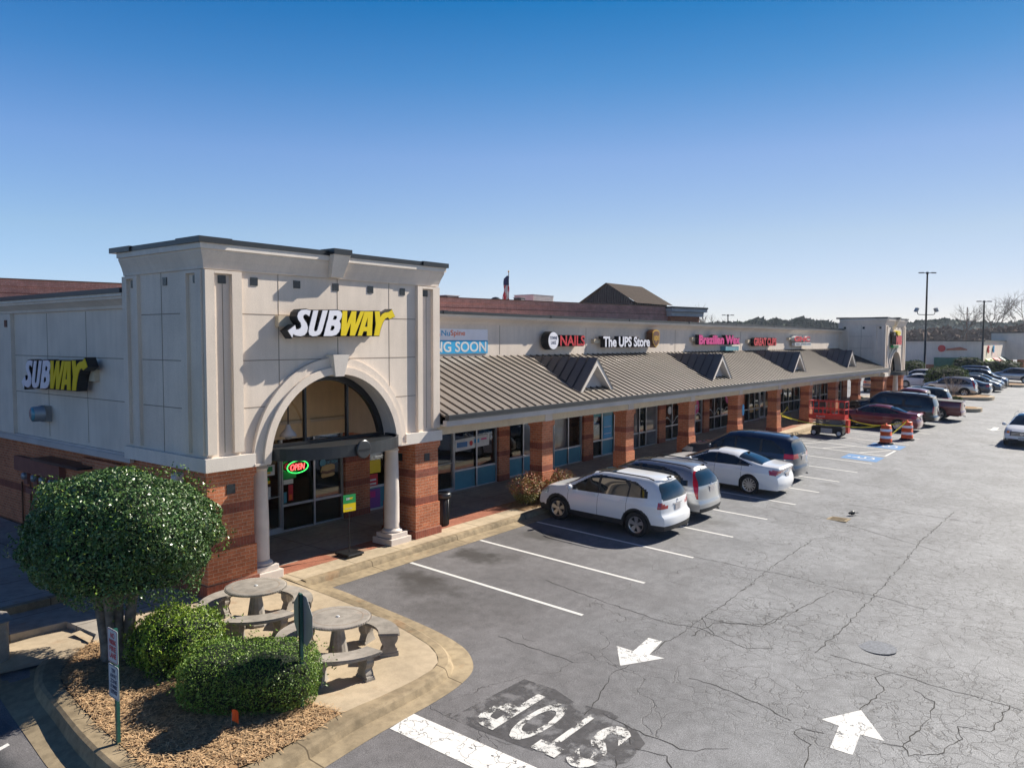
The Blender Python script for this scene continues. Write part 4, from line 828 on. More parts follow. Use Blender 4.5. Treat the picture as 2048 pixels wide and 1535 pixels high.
# left gable end faces the viewer
A_ = Vector((73.8, 48, 0)); Bq = Vector((86, 48.6, 0)); dep = Vector((12, 0, 0))
P0, P1, P2, P3 = Vector((74, 48, 0)), Vector((74, 41.6, 0)), Vector((81.6, 41.6, 0)), Vector((81.6, 48, 0))
def up(p, z): return (p.x, p.y, z)
ze, zr = 9.5, 11.45; Mf = (P0+P1)/2; Mb_ = (P3+P2)/2
m = MB(); m.add([up(P0, 6), up(P1, 6), up(P1, ze), up(Mf, zr), up(P0, ze)], [(0, 1, 2, 3, 4)]); m.add([up(P1, 6), up(P2, 6), up(P2, ze), up(P1, ze)], [(0, 1, 2, 3)]); m.build('wall', 'dkroof', GH)
m = MB(); e = Vector((-.4, -.3, 0)); m.add([up(P1+Vector((-.4, -.6, 0)), ze-.2), up(P2+Vector((.4, -.6, 0)), ze-.2), up(Mb_, zr+.1), up(Mf+Vector((-.4, 0, 0)), zr+.1)], [(0, 1, 2, 3)]); m.add([up(P0+Vector((-.4, .6, 0)), ze-.2), up(P3, ze-.2), up(Mb_, zr+.1), up(Mf+Vector((-.4, 0, 0)), zr+.1)], [(0, 1, 2, 3)])
m.build('roof', 'brownroof', GH)
m = MB()
for i in range(22):
    p = P0+(P1-P0)*(i+.5)/22; h = ze+(zr-ze)*(1-abs((i+.5)/11-1)); m.box(p.x-.12, p.x-.02, p.y-.04, p.y+.04, 6, h-.05)
for i in range(20): p = P1+(P2-P1)*(i+.5)/20; m.box(p.x-.04, p.x+.04, p.y-.1, p.y-.01, 6, ze-.05)
m.build('wall_seam', 'cap', GH)
# rooftop things
def rooftop(name, lab, cat, x, y, sx, sy, z, h, mat='fascia'):
    t = thing(name, lab, cat, (x, y, z)); MB().box(x-sx/2, x+sx/2, y-sy/2, y+sy/2, z, z+h).build('cabinet', mat, t, bevel=.02)
    m = MB(); k = int(h/.14)
    for i in range(k): m.box(x-sx/2+.1, x+sx/2-.1, y-sy/2-.02, y-sy/2, z+.1+i*.14, z+.16+i*.14)
    m.build('louvre', 'grey', t); MB().box(x-sx/2-.04, x+sx/2+.04, y-sy/2-.04, y+sy/2+.04, z+h+.003, z+h+.05).build('lid', 'grey', t); return t
rooftop('rooftop_unit', 'white box air handler on the roof between flag and gabled roof', 'air handler', 59.5, 44, 3.2, 2.2, 7.7, 1.75)
rooftop('rooftop_unit', 'small dark vent box on the brick store roof left of the white air handler', 'roof vent', 54, 41.5, .7, .7, 7.7, 1.25, 'black')
rooftop('rooftop_unit', 'dark flat vent hood on the roof just right of the corner tower', 'roof vent', 38.5, 36, 1.2, 1.8, 7.7, .5, 'cap')
rooftop('rooftop_unit', 'dark flat rooftop box at the far left of the brick store roof', 'roof vent', 12.6, 40.6, 1.6, 2, 7.7, .55, 'cap')
dm = thing('roof_dome', 'small dark domed vent on the brick store roof left of the flag', 'roof vent', (46.5, 38, 7.7)); MB().lathe([(.62, 0), (.6, .25), (.45, .5), (.2, .66), (0, .7)], (46.5, 38, 7.9), 24, caps=False).build('dome', 'cap', dm, True); MB().lathe([(.66, 0), (.66, .2)], (46.5, 38, 7.7), 24).build('curb', 'grey', dm)
# flag
fp = thing('flagpole', 'flagpole with a drooping United States flag behind the brick store', 'flagpole', (75, 59, 0))
FX, FY = 75.9, 60
MB().tube([(FX, FY, 0), (FX, FY, 13.6)], .09, 8, .05).build('pole', 'alu', fp, True); MB().lathe([(0, -.12), (.1, -.05), (.12, 0), (.1, .06), (0, .12)], (FX, FY, 13.7), 12, caps=False).build('finial', 'gold', fp, True)
t = NT('flag_cloth'); uv = t.sep(t.obj()); st = t.math('PINGPONG', t.math('ADD', uv[0], 10), .115); s_ = t.ramp(st, .055, .06, 0, 1)
c_ = t.mix(s_, (.45, .02, .04), (.6, .6, .6)); cant = t.math('MULTIPLY', t.math('GREATER_THAN', uv[2], 1.9), t.math('LESS_THAN', uv[0], .0)); c_ = t.mix(cant, c_, (.02, .03, .12)); t.P(col=c_, rough=.8)
m = MB(); fg = [[(-.75*(i/12)-.06*math.sin(j*1.1)-.12*(j/10)*(i/12)+(.0), .28*math.sin(i*1.5+j*.25), 3.1-3.2*j/10-.45*(i/12)) for i in range(13)] for j in range(11)]; m.grid(fg); o = m.build('flag', t.m, None, True); o.parent = fp; o.location = (FX-75-.05, FY-59, 10.1)
# ------------------------------------------------------------------ distant shops
FS = thing('distant_shops', 'distant beige shop building with brick base, green awning and stepped parapet', 'building', (120, 20, 0))
z0 = zl(117, 20)-.3
MB().box(117, 150, 14.8, 60, z0+1.5, 5.35).build('wall', 'stucco', FS); MB().box(116.95, 150, 14.75, 60, z0, z0+1.5).build('brick_base', 'brick', FS); MB().box(116.8, 150, 14.6, 60.2, 5.352, 5.47).build('metal_cap', 'cap', FS)
MB().box(139, 156, 12.3, 16.6, z0+1.9, 6.6).build('corner_block', 'stucco', FS); MB().box(138.8, 156.2, 12.1, 16.8, 6.602, 6.75).build('block_cap', 'cap', FS)
MB().box(139, 140, 12.3, 13.2, z0, z0+1.9).box(155, 156, 12.3, 13.2, z0, z0+1.9).build('brick_pier', 'brick', FS)
MB().prism([(15.6, 3.2), (20.3, 3.2), (20.3, 1.7), (15.6, 1.7)], 'x', 116.2, 116.9).build('awning', M('green_awning', (.03, .16, .10), .7), FS)
def slantawn(x0, x1, mat): m = MB(); m.add([(x0, 14.7, 3.1), (x1, 14.7, 3.1), (x1, 12.9, 1.9), (x0, 12.9, 1.9), (x0, 14.7, 1.9), (x1, 14.7, 1.9)], [(0, 1, 2, 3), (0, 3, 4), (1, 2, 5)]); return m.build('awning', mat, FS)
slantawn(118, 123, M('lime_awning', (.5, .6, .22), .7)); slantawn(125, 129.5, M('coral_awning', (.62, .12, .13), .7)); slantawn(131.5, 137, 'dkgreen')
for x in range(119, 138, 4): MB().box(x, x+3.2, 14.7, 14.74, z0+.3, z0+2.1).build('window', 'glass', FS)
ds = thing('distant_sign', 'blurred red and orange sign on the side of the distant shops', 'sign', (116.9, 19, 4.4)); MB().lathe([(0, 0), (.45, 0), (.45, .1), (0, .1)], (116.8, 19.55, 4.4), 20, axis='x', caps=False).build('disc', 'red', ds); MB().prism([(19.0, 4.15), (16.6, 4.2), (16.6, 4.3), (17.4, 4.6), (19, 4.35)], 'x', 116.85, 116.95).build('script', M('faded_orange', (.45, .16, .09), .6), ds)
for i, (x, c_, l_) in enumerate(((120.5, 'red', 'small red sign on the sunlit front of the distant shops'), (125.5, 'skyblue', 'small round blue sign on the sunlit front of the distant shops'))):
    o = thing('distant_sign', l_, 'sign', (x, 14.7, 4.3)); MB().lathe([(0, 0), (.5, 0), (.5, .12), (0, .12)], (x, 14.6, 4.3), 16, axis='y', caps=False).build('disc', c_, o); MB().box(x-.25, x+.25, 14.57, 14.595, 4.2, 4.4).build('mark', 'poster_w', o)
# ------------------------------------------------------------------ signs on the walls
def sign_raceway(root, O, U, N, w_, h, d, mat='beam'):
    O, U, N = Vector(O), Vector(U), Vector(N); m = MB(); m.fan(O, U, ZA, N, [(0, 0), (w_, 0), (w_, h), (0, h)], d); return m.build('raceway', mat, root)
GLYPH = {'S': [(0.406, 0.585), (0.281, 0.605), (0.148, 0.589), (0.073, 0.533), (0.043, 0.448), (0.071, 0.371), (0.132, 0.307), (0.148, 0.24), (0.124, 0.191), (0.074, 0.166), (0.004, 0.16), (-0.018, 0.254), (-0.207, 0.131), (-0.095, -0.021), (-0.076, 0.061), (0.002, 0.028), (0.124, 0.014), (0.228, 0.039), (0.297, 0.108), (0.32, 0.206), (0.291, 0.303), (0.23, 0.375), (0.195, 0.43), (0.208, 0.476), (0.265, 0.505), (0.324, 0.484), (0.362, 0.456)], 'U': [(0.479, 0.592), (0.613, 0.596), (0.491, 0.184), (0.488, 0.144), (0.515, 0.122), (0.557, 0.13), (0.586, 0.165), (0.736, 0.6), (0.88, 0.604), (0.711, 0.137), (0.655, 0.062), (0.559, 0.024), (0.446, 0.016), (0.365, 0.047), (0.34, 0.12), (0.365, 0.231)], 'B': [(0.933, 0.606), (1.163, 0.618), (1.256, 0.596), (1.294, 0.538), (1.274, 0.449), (1.214, 0.369), (1.246, 0.308), (1.238, 0.206), (1.198, 0.122), (1.117, 0.052), (0.989, 0.024), (0.756, 0.022), (0.871, 0.389), (1.022, 0.397), (1.112, 0.399), (1.148, 0.451), (1.135, 0.491), (1.058, 0.491), (1.022, 0.397), (0.871, 0.389), (0.857, 0.314), (0.943, 0.149), (1.022, 0.155), (1.071, 0.206), (1.059, 0.257), (0.982, 0.263), (0.943, 0.149), (0.857, 0.314)], 'W': [(1.308, 0.608), (1.449, 0.612), (1.432, 0.294), (1.581, 0.611), (1.726, 0.615), (1.692, 0.293), (1.848, 0.614), (1.971, 0.618), (1.669, 0.036), (1.522, 0.035), (1.558, 0.34), (1.406, 0.034), (1.252, 0.033)], 'A': [(1.978, 0.613), (2.243, 0.621), (2.202, 0.039), (2.041, 0.038), (2.053, 0.143), (1.981, 0.25), (2.061, 0.254), (2.077, 0.481), (1.981, 0.25), (2.053, 0.143), (1.939, 0.142), (1.886, 0.037), (1.757, 0.036)], 'Y': [(2.303, 0.63), (2.456, 0.635), (2.48, 0.489), (2.535, 0.56), (2.633, 0.608), (2.761, 0.623), (2.865, 0.683), (2.968, 0.522), (2.782, 0.45), (2.731, 0.495), (2.643, 0.46), (2.566, 0.372), (2.488, 0.21), (2.44, 0.04), (2.273, 0.039), (2.332, 0.314)]}
def swell(P, d):      # push an outline outwards by d
    n = len(P); A = sum(P[i][0]*P[(i+1) % n][1]-P[(i+1) % n][0]*P[i][1] for i in range(n)); sg = 1 if A > 0 else -1; out = []
    for i in range(n):
        p, q, r = Vector(P[i-1]), Vector(P[i]), Vector(P[(i+1) % n]); e1, e2 = (q-p), (r-q); e1 = e1.normalized() if e1.length > 1e-6 else Vector((1, 0)); e2 = e2.normalized() if e2.length > 1e-6 else e1
        nn = Vector((e1.y+e2.y, -e1.x-e2.x))*sg; nn = nn.normalized() if nn.length > .3 else Vector((0, 0)); out.append(tuple(q+nn*d))
    return out
def sandwich_shop_sign(name, label, O, U, N, s=1.):
    """white and yellow slanted letters with arrow ends on black returns; O is the lower-left of the lettering on the wall"""
    O, U, N, V = Vector(O), Vector(U), Vector(N), Vector(ZA); t = thing(name, label, 'sign', O)
    sign_raceway(t, O+U*-.25*s+V*.22*s, U, N, 3.0*s, .24*s, .13)
    F = O+N*.14
    ret = {k: MB() for k in 'SUBWAY'}
    outl = {'B': GLYPH['B'][:12], 'A': [GLYPH['A'][i] for i in (0, 1, 2, 3, 4, 10, 11, 12)]}
    for k in GLYPH:
        P = [(x*s, y*s) for x, y in swell(outl.get(k, GLYPH[k]), .022)]; m = MB().fan(F, U, V, N, P, .25); m.build('letter_return', 'black', t)
        m = MB().fan(F+N*.252, U, V, N, [(x*s, y*s) for x, y in GLYPH[k]], .012); m.build('letter_face', 'signwhite' if k in 'SUB' else 'signyellow', t)
    return t
sandwich_shop_sign('wall_sign', 'white and yellow SUBWAY letter sign over the big arch of the corner tower', (10.72, 14.82, 5.37), (1, 0, 0), (0, -1, 0), 1.)
sandwich_shop_sign('wall_sign', 'white and yellow SUBWAY letter sign on the shaded side wall at the left', (9.0, 23.35, 4.0), (0, -1, 0), (-1, 0, 0), 1.24)
def letter_sign(label, txt, x, z, w_, h, face, ret='black', d=.22, bold=.03, y=18.12, race=True, extra=None):
    t = thing('wall_sign', label, 'sign', (x, y, z))
    if race: MB().box(x-.35, x+w_+.05, y-.16, y-.002, z+h*.35, z+h*.75).build('raceway', 'beam', t)
    MB().text(txt, (x-.02, y-.17, z-.02), XA, ZA, (0, -1, 0), w_+.04, h+.04, d, bold+.035).build('letter_returns', ret, t)
    MB().text(txt, (x, y-.172-d, z), XA, ZA, (0, -1, 0), w_, h, .012, bold).build('letters', face, t); return t
bn = thing('banner', 'blue and white vinyl banner reading NuSpine COMING SOON on the wall beside the tower', 'banner', (19.6, 18.1, 4.85))
MB().box(17.2, 21.68, 18.085, 18.11, 5.31, 5.69).build('white_field', 'signwhite', bn); MB().box(17.2, 21.68, 18.084, 18.111, 4.85, 5.308).build('blue_field', 'skyblue', bn)
MB().text('COMING SOON', (17.4, 18.083, 4.90), XA, ZA, (0, -1, 0), 4.2, .36, .004, .02).build('lettering', 'poster_w', bn)
MB().text('Nu', (19.27, 18.083, 5.45), XA, ZA, (0, -1, 0), .42, .19, .004, .01).build('blue_lettering', 'skyblue', bn); MB().text('Spine', (19.72, 18.083, 5.41), XA, ZA, (0, -1, 0), .74, .24, .004, .01).build('orange_lettering', 'orange', bn)
MB().prism([(19.1+.11*math.cos(a*math.pi/8), 5.48+.12*math.sin(a*math.pi/8)) for a in range(16)], 'y', 18.079, 18.084).build('orange_drop', 'orange', bn)
t = letter_sign('round white TOWNE LAKE disc beside red NAILS letters above the first dormer', 'NAILS', 25.72, 5.09, 1.78, .42, 'red', bold=.02)
MB().lathe([(0, 0), (.36, 0), (.36, .34), (0, .34)], (25.18, 17.68, 5.30), 32, axis='y', caps=False).build('disc_body', 'black', t); MB().lathe([(0, 0), (.335, 0), (.335, .01), (0, .01)], (25.18, 17.668, 5.30), 32, axis='y', caps=False).build('disc_face', 'signwhite', t)
MB().text('TOWNE', (24.94, 17.667, 5.34), XA, ZA, (0, -1, 0), .49, .13, .003, .012).text('LAKE', (25.02, 17.667, 5.16), XA, ZA, (0, -1, 0), .33, .13, .003, .012).build('disc_lettering', 'navy', t)
t = letter_sign('white The UPS Store letters with a brown and gold shield above the arcade roof', 'The UPS Store', 28.95, 5.03, 4.15, .46, 'signwhite', bold=.03)
def shield(g, cx=33.70, cz=5.42): return [(cx+g*x, cz+g*z) for x, z in ((-.36, .30), (-.2, .39), (0, .42), (.2, .39), (.36, .30), (.36, -.08), (.3, -.22), (.17, -.34), (0, -.44), (-.17, -.34), (-.3, -.22), (-.36, -.08))]
MB().prism(shield(1), 'y', 17.72, 18.02).build('shield_body', 'brown', t); MB().prism(shield(.97), 'y', 17.708, 17.718).build('shield_border', 'gold', t); MB().prism(shield(.84), 'y', 17.70, 17.707).build('shield_face', 'brown', t); MB().text('ups', (33.47, 17.699, 5.24), XA, ZA, (0, -1, 0), .46, .3, .004, .02).build('shield_lettering', 'gold', t)
t = letter_sign('magenta Brazilian Wax letters above the second dormer', 'Brazilian Wax', 38.5, 5.12, 5.5, .50, 'pink', d=.2, bold=.05)
MB().box(42.1, 44.0, 17.8, 18.11, 4.76, 5.0).build('light_box', 'film', t)
letter_sign('red GREAT CLIPS letters on black, between the magenta and GNC signs', 'GREAT CLIPS', 46.1, 5.02, 3.8, .48, 'red', bold=.04)
t = letter_sign('red GNC letters with a white strip below, last sign before the far tower', 'GNC', 53.3, 5.27, 3.3, .36, 'red', bold=.05, ret='poster_w')
MB().box(53.5, 56.9, 17.74, 17.96, 4.99, 5.20).build('strip', 'poster_w', t); MB().text('GENERAL NUTRITION CENTER', (53.6, 17.738, 5.05), XA, ZA, (0, -1, 0), 3.2, .1, .003, .01).build('strip_lettering', 'navy', t)
t = letter_sign('red letters with a yellow oval on the far tower', 'MIIIIS', 66.75, 5.05, 1.9, .7, 'red', bold=.06, y=14.80, race=False, d=.3)
MB().box(66.7, 68.4, 14.5, 14.72, 4.80, 5.0).build('green_strip', 'green', t); MB().prism([(68.1+.6*math.cos(a*math.pi/10), 5.95+.2*math.sin(a*math.pi/10)) for a in range(20)], 'y', 14.42, 14.7).build('yellow_oval', 'signyellow', t); MB().box(66.75, 67.4, 14.5, 14.78, 5.75, 6.05).build('backing', 'black', t)

# ------------------------------------------------------------------ vehicles
def interp(pts):
    xs_, ys_ = [p[0] for p in pts], [p[1] for p in pts]
    def f(x):      # smooth monotone interpolation
        x = np.clip(x, xs_[0], xs_[-1]); i = np.clip(np.searchsorted(xs_, x)-1, 0, len(xs_)-2); a = np.array(xs_)[i]; b = np.array(xs_)[i+1]; u = (x-a)/(b-a); Y_ = np.array(ys_); n = len(xs_)
        sl = np.diff(Y_)/np.diff(xs_); m = np.zeros(n); m[1:-1] = np.where(sl[:-1]*sl[1:] > 0, 2*sl[:-1]*sl[1:]/(sl[:-1]+sl[1:]+1e-9), 0); m[0], m[-1] = sl[0], sl[-1]
        h = b-a; return (2*u**3-3*u**2+1)*Y_[i]+(u**3-2*u**2+u)*h*m[i]+(-2*u**3+3*u**2)*Y_[i+1]+(u**3-u**2)*h*m[i+1]
    return f
def inpoly(x, z, P):
    c = np.zeros(x.shape, bool); n = len(P); j = n-1
    for i in range(n):
        (xi, zi), (xj, zj) = P[i], P[j]
        c ^= ((zi > z) != (zj > z)) & (x < (xj-xi)*(z-zi)/((zj-zi) if zj != zi else 1e-9)+xi); j = i
    return c
def make_car(name, label, cat, S, paint, res=.03, group=None):
    """S: dictionary of measurements; the nose points to +X, the ground is z=0, x=0 midway between the axles"""
    fx, rx = S['front'], -S['rear']; wb = S['wb']; W = S['W']/2; Rw = S['Rw']; Ra = Rw+.055; zsill = S.get('sill', .24)
    nx = int((fx-rx)/res)+1; X = np.linspace(rx, fx, nx); ztop = interp(S['top'])(X); zbelt = np.minimum(interp(S['belt'])(X), ztop-.015)
    # half width narrows to the ends
    tw = np.clip((np.abs(X-(fx+rx)/2)-(fx-rx)*.30)/((fx-rx)*.2), 0, 1); w_ = W*(1-S.get('taper', .10)*tw**2.2)
    nl, nu = 20, 30
    zlo = np.full(nx, zsill)
    for xa in (wb/2, -wb/2):
        d = np.abs(X-xa); arch = Rw+np.sqrt(np.maximum(Ra**2-d**2, 0)); zlo = np.where(d < Ra, np.maximum(zlo, arch), zlo)
    # front and rear lower edges rise a little
    zlo = np.where((X > fx-.45) & (np.abs(X-wb/2) > Ra), zsill-.02, zlo); zlo = np.where((X < rx+.45) & (np.abs(X+wb/2) > Ra), zsill+.04, zlo)
    rows = []
    u = np.linspace(0, 1, nl)
    zl_ = zlo[:, None]+(zbelt-zlo)[:, None]*u[None]; hh = (zl_-zsill)/(zbelt[:, None]-zsill)
    crease = .012*np.exp(-((zl_-S.get('crease', .85))/.05)**2)
    fl = np.zeros_like(zl_)
    for xa in (wb/2, -wb/2): fl += .018*np.exp(-((X[:, None]-xa)/.42)**2)*np.exp(-((zl_-.7)/.22)**2)
    yl = w_[:, None]*(1-.045*((hh-.5)/.5)**2-.03*np.clip(hh-.75, 0, 1)/.25)+crease+fl
    th = np.linspace(0, 1, nu+1)[1:]**.9*np.pi/2; n_ = S.get('round', 4.2)
    c_ = np.cos(th)**(2/n_); s_ = np.sin(th)**(2/n_); c_[-1] = 0
    h = (ztop-zbelt)[:, None]; lean = S.get('lean', .24)*np.clip(h/.5, 0, 1)
    crown = S.get('crown', .05)
    ytop_ = yl[:, -1:]; yu = ytop_*c_[None]*(1-lean*s_[None]); zu = zbelt[:, None]+h*s_[None]
    zu = zu+np.where(h > .0, crown*np.clip(h/.3, .4, 1)*(1-(yu/np.maximum(ytop_, .1))**2)*s_[None]*.6, 0)
    y = np.concatenate([yl, yu], 1); z = np.concatenate([zl_, zu], 1); nr = y.shape[1]
    # full ring: right side (negative y) to left
    Yf = np.concatenate([y, -y[:, -2::-1]], 1); Zf = np.concatenate([z, z[:, -2::-1]], 1); nc = Yf.shape[1]; Xf = np.repeat(X[:, None], nc, 1)
    verts = [np.stack([Xf, Yf, Zf], -1).reshape(-1, 3)]; idx = np.arange(nx*nc).reshape(nx, nc)
    q = np.stack([idx[:-1, :-1], idx[1:, :-1], idx[1:, 1:], idx[:-1, 1:]], -1).reshape(-1, 4); faces = [q]; zone = [np.zeros(len(q), int)]
    off = nx*nc; nyc = 44
    for e, xi in ((1, 0), (2, nx-1)):     # end caps, ruled from left to right
        yy = y[xi]; zz = z[xi]; tt = np.linspace(1, -1, nyc); Yc = yy[:, None]*tt[None]; zc = np.repeat(zz[:, None], nyc, 1)
        # follow the crowned top edge
        Pc = np.stack([np.full_like(Yc, X[xi]), Yc, zc], -1).reshape(-1, 3); ii = np.arange(nr*nyc).reshape(nr, nyc)+off
        verts.append(Pc); off += nr*nyc; q = np.stack([ii[:-1, :-1], ii[1:, :-1], ii[1:, 1:], ii[:-1, 1:]], -1).reshape(-1, 4); faces.append(q if e == 1 else q[:, ::-1]); zone.append(np.full(len(q), e))
    V_ = np.concatenate(verts); F = np.concatenate(faces); Z = np.concatenate(zone)
    # lean the ends
    fr, rr = interp(S['fprof']), interp(S['rprof'])
    for s, xa, xe, pf in ((1, wb/2*.75, fx, fr), (-1, -wb/2*S.get('rshear', .85), rx, rr)):
        t = np.clip((V_[:, 0]-xa)/(xe-xa), 0, 1); sh = pf(V_[:, 2])*t**S.get('shp', 1.3)+S.get('plan', .13)*(np.abs(V_[:, 1])/W)**2.6*t**2; V_[:, 0] -= s*sh
    C = V_[F].mean(1); x, yv, zv = C[:, 0], np.abs(C[:, 1]), C[:, 2]
    cat_ = np.zeros(len(F), int); names = ['body']; 
    def put(mask, nm, mt, keep=True):
        if mask.any(): names.append((nm, mt)); cat_[mask] = len(names)-1
    belt_at = np.interp(x, X, zbelt); top_at = np.interp(x, X, ztop); sidez = (Z == 0)
    # cladding
    cl = S.get('clad', 0)
    m = (zv < zsill+.05+cl*.12)
    if cl:
        for xa in (wb/2, -wb/2): m |= (np.hypot(x-xa, zv-Rw) < Ra+.055) & (yv > W*.7) & sidez
        m |= (zv < zsill+.16) & (Z > 0)
    put(m, 'lower_trim', 'clad')
    # glazing
    wsx0, wsx1 = S['ws']; nrm = np.cross(V_[F[:, 1]]-V_[F[:, 0]], V_[F[:, 2]]-V_[F[:, 0]]); nrm /= np.linalg.norm(nrm, axis=1)[:, None]+1e-9
    flat = np.abs(nrm[:, 1]) < .55
    wy = (.83+.0*x)*W*(1-.2*np.clip((zv-1.0)/.6, 0, 1))
    put(sidez & (x > wsx0) & (x < wsx1) & (yv < wy) & (zv > belt_at+.0) & flat, 'windshield', 'cglass')
    if 'rw' in S: put(sidez & (x > S['rw'][0]) & (x < S['rw'][1]) & (yv < wy*.97) & (zv > belt_at+.02) & flat, 'rear_window', 'cglass')
    if 'rwz' in S: a, b = S['rwz']; put((Z == 1) & (zv > a) & (zv < b) & (yv < W*(.80-.10*(zv-a)/(b-a))), 'rear_window', 'cglass')
    if S.get('sunroof'): a, b = S['sunroof']; put(sidez & (x > a) & (x < b) & (yv < W*.48) & (zv > top_at-.05), 'sunroof', 'cglass')
    allx = [p for _, P in S['side'] for p in P]; hull = S.get('dlo')
    for sgn in ((1, -1) if hull else ()): put(sidez & inpoly(x, zv, hull) & (yv > W*.45) & (np.abs(nrm[:, 1]) > .45) & (C[:, 1]*sgn > 0), 'pillar_trim', 'clad')
    for nm, P in S['side']:
        for sgn in (1, -1): put(sidez & inpoly(x, zv, P) & (yv > W*.45) & (np.abs(nrm[:, 1]) > .45) & (C[:, 1]*sgn > 0), nm, 'cglass')
    for sgn in (1, -1):
        put(S['tail'](x, yv, zv, Z) & (C[:, 1]*sgn > 0), 'taillight', 'tail'); put(S['head'](x, yv, zv, Z) & (C[:, 1]*sgn > 0), 'headlight', 'head')
    if 'grille' in S: put(S['grille'](x, yv, zv, Z), 'grille', 'clad')
    t = thing(name, label, cat, (0, 0, 0), 0, group, world=False)
    body = None
    for ci, nm in enumerate(names):
        sel = F[cat_ == ci]; 
        if not len(sel): continue
        used, inv = np.unique(sel, return_inverse=True); me = bpy.data.meshes.new(nm if ci == 0 else nm[0]); vs = V_[used]
        me.from_pydata(vs.tolist(), [], inv.reshape(-1, 4).tolist()); me.update(); me.polygons.foreach_set('use_smooth', [True]*len(me.polygons))
        mt = paint if ci == 0 else nm[1]
        if ci and nm[0] in ('windshield', 'rear_window', 'window', 'sunroof'): me.transform(Matrix.Scale(.998, 4))
        me.materials.append(MT[mt]); o = bpy.data.objects.new(nm if ci == 0 else nm[0], me); col.objects.link(o); o.parent = t; ORIG[o.name] = Vector((0, 0, 0))
        if ci == 0: body = o
    # underbody, wheels
    m = MB(); m.box(rx+.25, fx-.25, -W+.24, W-.24, zsill-.02, .62); m.build('underbody', 'clad', t)
    sp = S.get('spokes', 5)
    for xa in (wb/2, -wb/2):
        m = MB()
        for s in (-1, 1): m.box(xa-Ra+.01, xa+Ra-.01, s*(W-.26)-.01, s*(W-.26)+.01, .3, Rw+Ra)
        m.build('wheel_housing', 'clad', t)
        for s in (-1, 1):
            yo = s*(W-.015); r = Rw; rr_ = r*S.get('rimr', .66)
            tyre = MB().lathe([(rr_, -.2), (r-.03, -.205), (r, -.18), (r, -.03), (r-.02, -.005), (rr_+.02, 0), (rr_, -.015)], (0, 0, 0), 36, axis='y', caps=False)
            if s < 0: tyre.v = [(a, -b, c) for a, b, c in tyre.v]
            ty = tyre.build('wheel', 'rubber', None, 'auto' and True); ty.parent = t; ty.location = (xa, yo, r); ORIG[ty.name] = Vector((0, 0, 0))
            m = MB(); m.lathe([(rr_, -.012), (rr_-.02, -.02), (rr_-.03, -.06)], (0, 0, 0), 36, axis='y', caps=False)
            for k in range(sp):
                a = 2*math.pi*k/sp+.3
                for da in ((-.13, .13) if sp == 5 else (0,)):
                    wsp = (.030 if sp == 5 else .018)*rr_/.23; ca, sa = math.cos(a+da), math.sin(a+da); c0, s0 = math.cos(a+da*.4), math.sin(a+da*.4); px, pz = -sa, ca
                    m.add([(c0*.045+px*wsp, -.03, s0*.045+pz*wsp), (c0*.045-px*wsp, -.03, s0*.045-pz*wsp), (ca*(rr_-.01)-px*wsp*1.25, -.014, sa*(rr_-.01)-pz*wsp*1.25), (ca*(rr_-.01)+px*wsp*1.25, -.014, sa*(rr_-.01)+pz*wsp*1.25), (c0*.045+px*wsp, -.06, s0*.045+pz*wsp), (c0*.045-px*wsp, -.06, s0*.045-pz*wsp), (ca*(rr_-.01)-px*wsp*1.25, -.05, sa*(rr_-.01)-pz*wsp*1.25), (ca*(rr_-.01)+px*wsp*1.25, -.05, sa*(rr_-.01)+pz*wsp*1.25)], [(0, 1, 2, 3), (0, 3, 7, 4), (1, 2, 6, 5)])
            m.lathe([(0, -.02), (.05, -.022), (.06, -.04)], (0, 0, 0), 16, axis='y', caps=False)
            if s < 0: m.v = [(a, -b, c) for a, b, c in m.v]
            rm = m.build('rim', S.get('rimm', 'rim'), None); rm.parent = ty; db = MB().lathe([(0, -.075), (rr_-.005, -.075)], (0, 0, 0), 24, axis='y', caps=False)
            if s < 0: db.v = [(a, -b, c) for a, b, c in db.v]
            o = db.build('brake_disc', 'clad', None); o.parent = ty
    # mirrors, handles, rails, fin, plate
    mx, mzz = S['mirror']
    for s in (-1, 1):
        m = MB(); m.lathe([(.02, -.09), (.07, -.07), (.085, 0), (.07, .07), (.02, .09)], (mx, s*(W+.10), mzz), 12, axis='y'); m.v = [((a-mx)*.75+mx, b, c) for a, b, c in m.v]; m.box(mx-.03, mx+.03, min(s*(W-.06), s*(W+.03)), max(s*(W-.06), s*(W+.03)), mzz-.05, mzz-.01); m.build('mirror', paint, t, True)
    for hx in S.get('handles', ()):
        for s in (-1, 1):
            wy_ = float(np.interp(hx, X, w_))*.985; MB().box(hx-.09, hx+.09, min(s*wy_, s*(wy_+.035)), max(s*wy_, s*(wy_+.035)), S['hz']-.014, S['hz']+.014).build('door_handle', paint, t, bevel=.008)
    for gx in S.get('gaps', ()):       # shut lines of the doors
        for s in (-1, 1):
            P = []
            for zz in np.linspace(zsill+.08, float(np.interp(gx, X, zbelt))-.0, 14):
                i = int(round((gx-rx)/(fx-rx)*(nx-1))); P.append((gx, s*(float(np.interp(zz, z[i, :nl+3], y[i, :nl+3]))+.002), float(zz)))
            m = MB(); m.grid([[(a-.005, b, c) for a, b, c in P], [(a+.005, b, c) for a, b, c in P]]); m.build('shut_line', 'black', t)
    if S.get('rails'):
        a, b = S['rails']
        for s in (-1, 1):
            n = 10; pts = []
            for i in range(n+1):
                xx_ = a+(b-a)*i/n; e = .03 if 0 < i < n else -.01; pts.append((xx_, s*W*.66, float(np.interp(xx_, X, ztop))+e))
            MB().tube(pts, .018, 6).build('roof_rail', S.get('railm', 'black'), t, True)
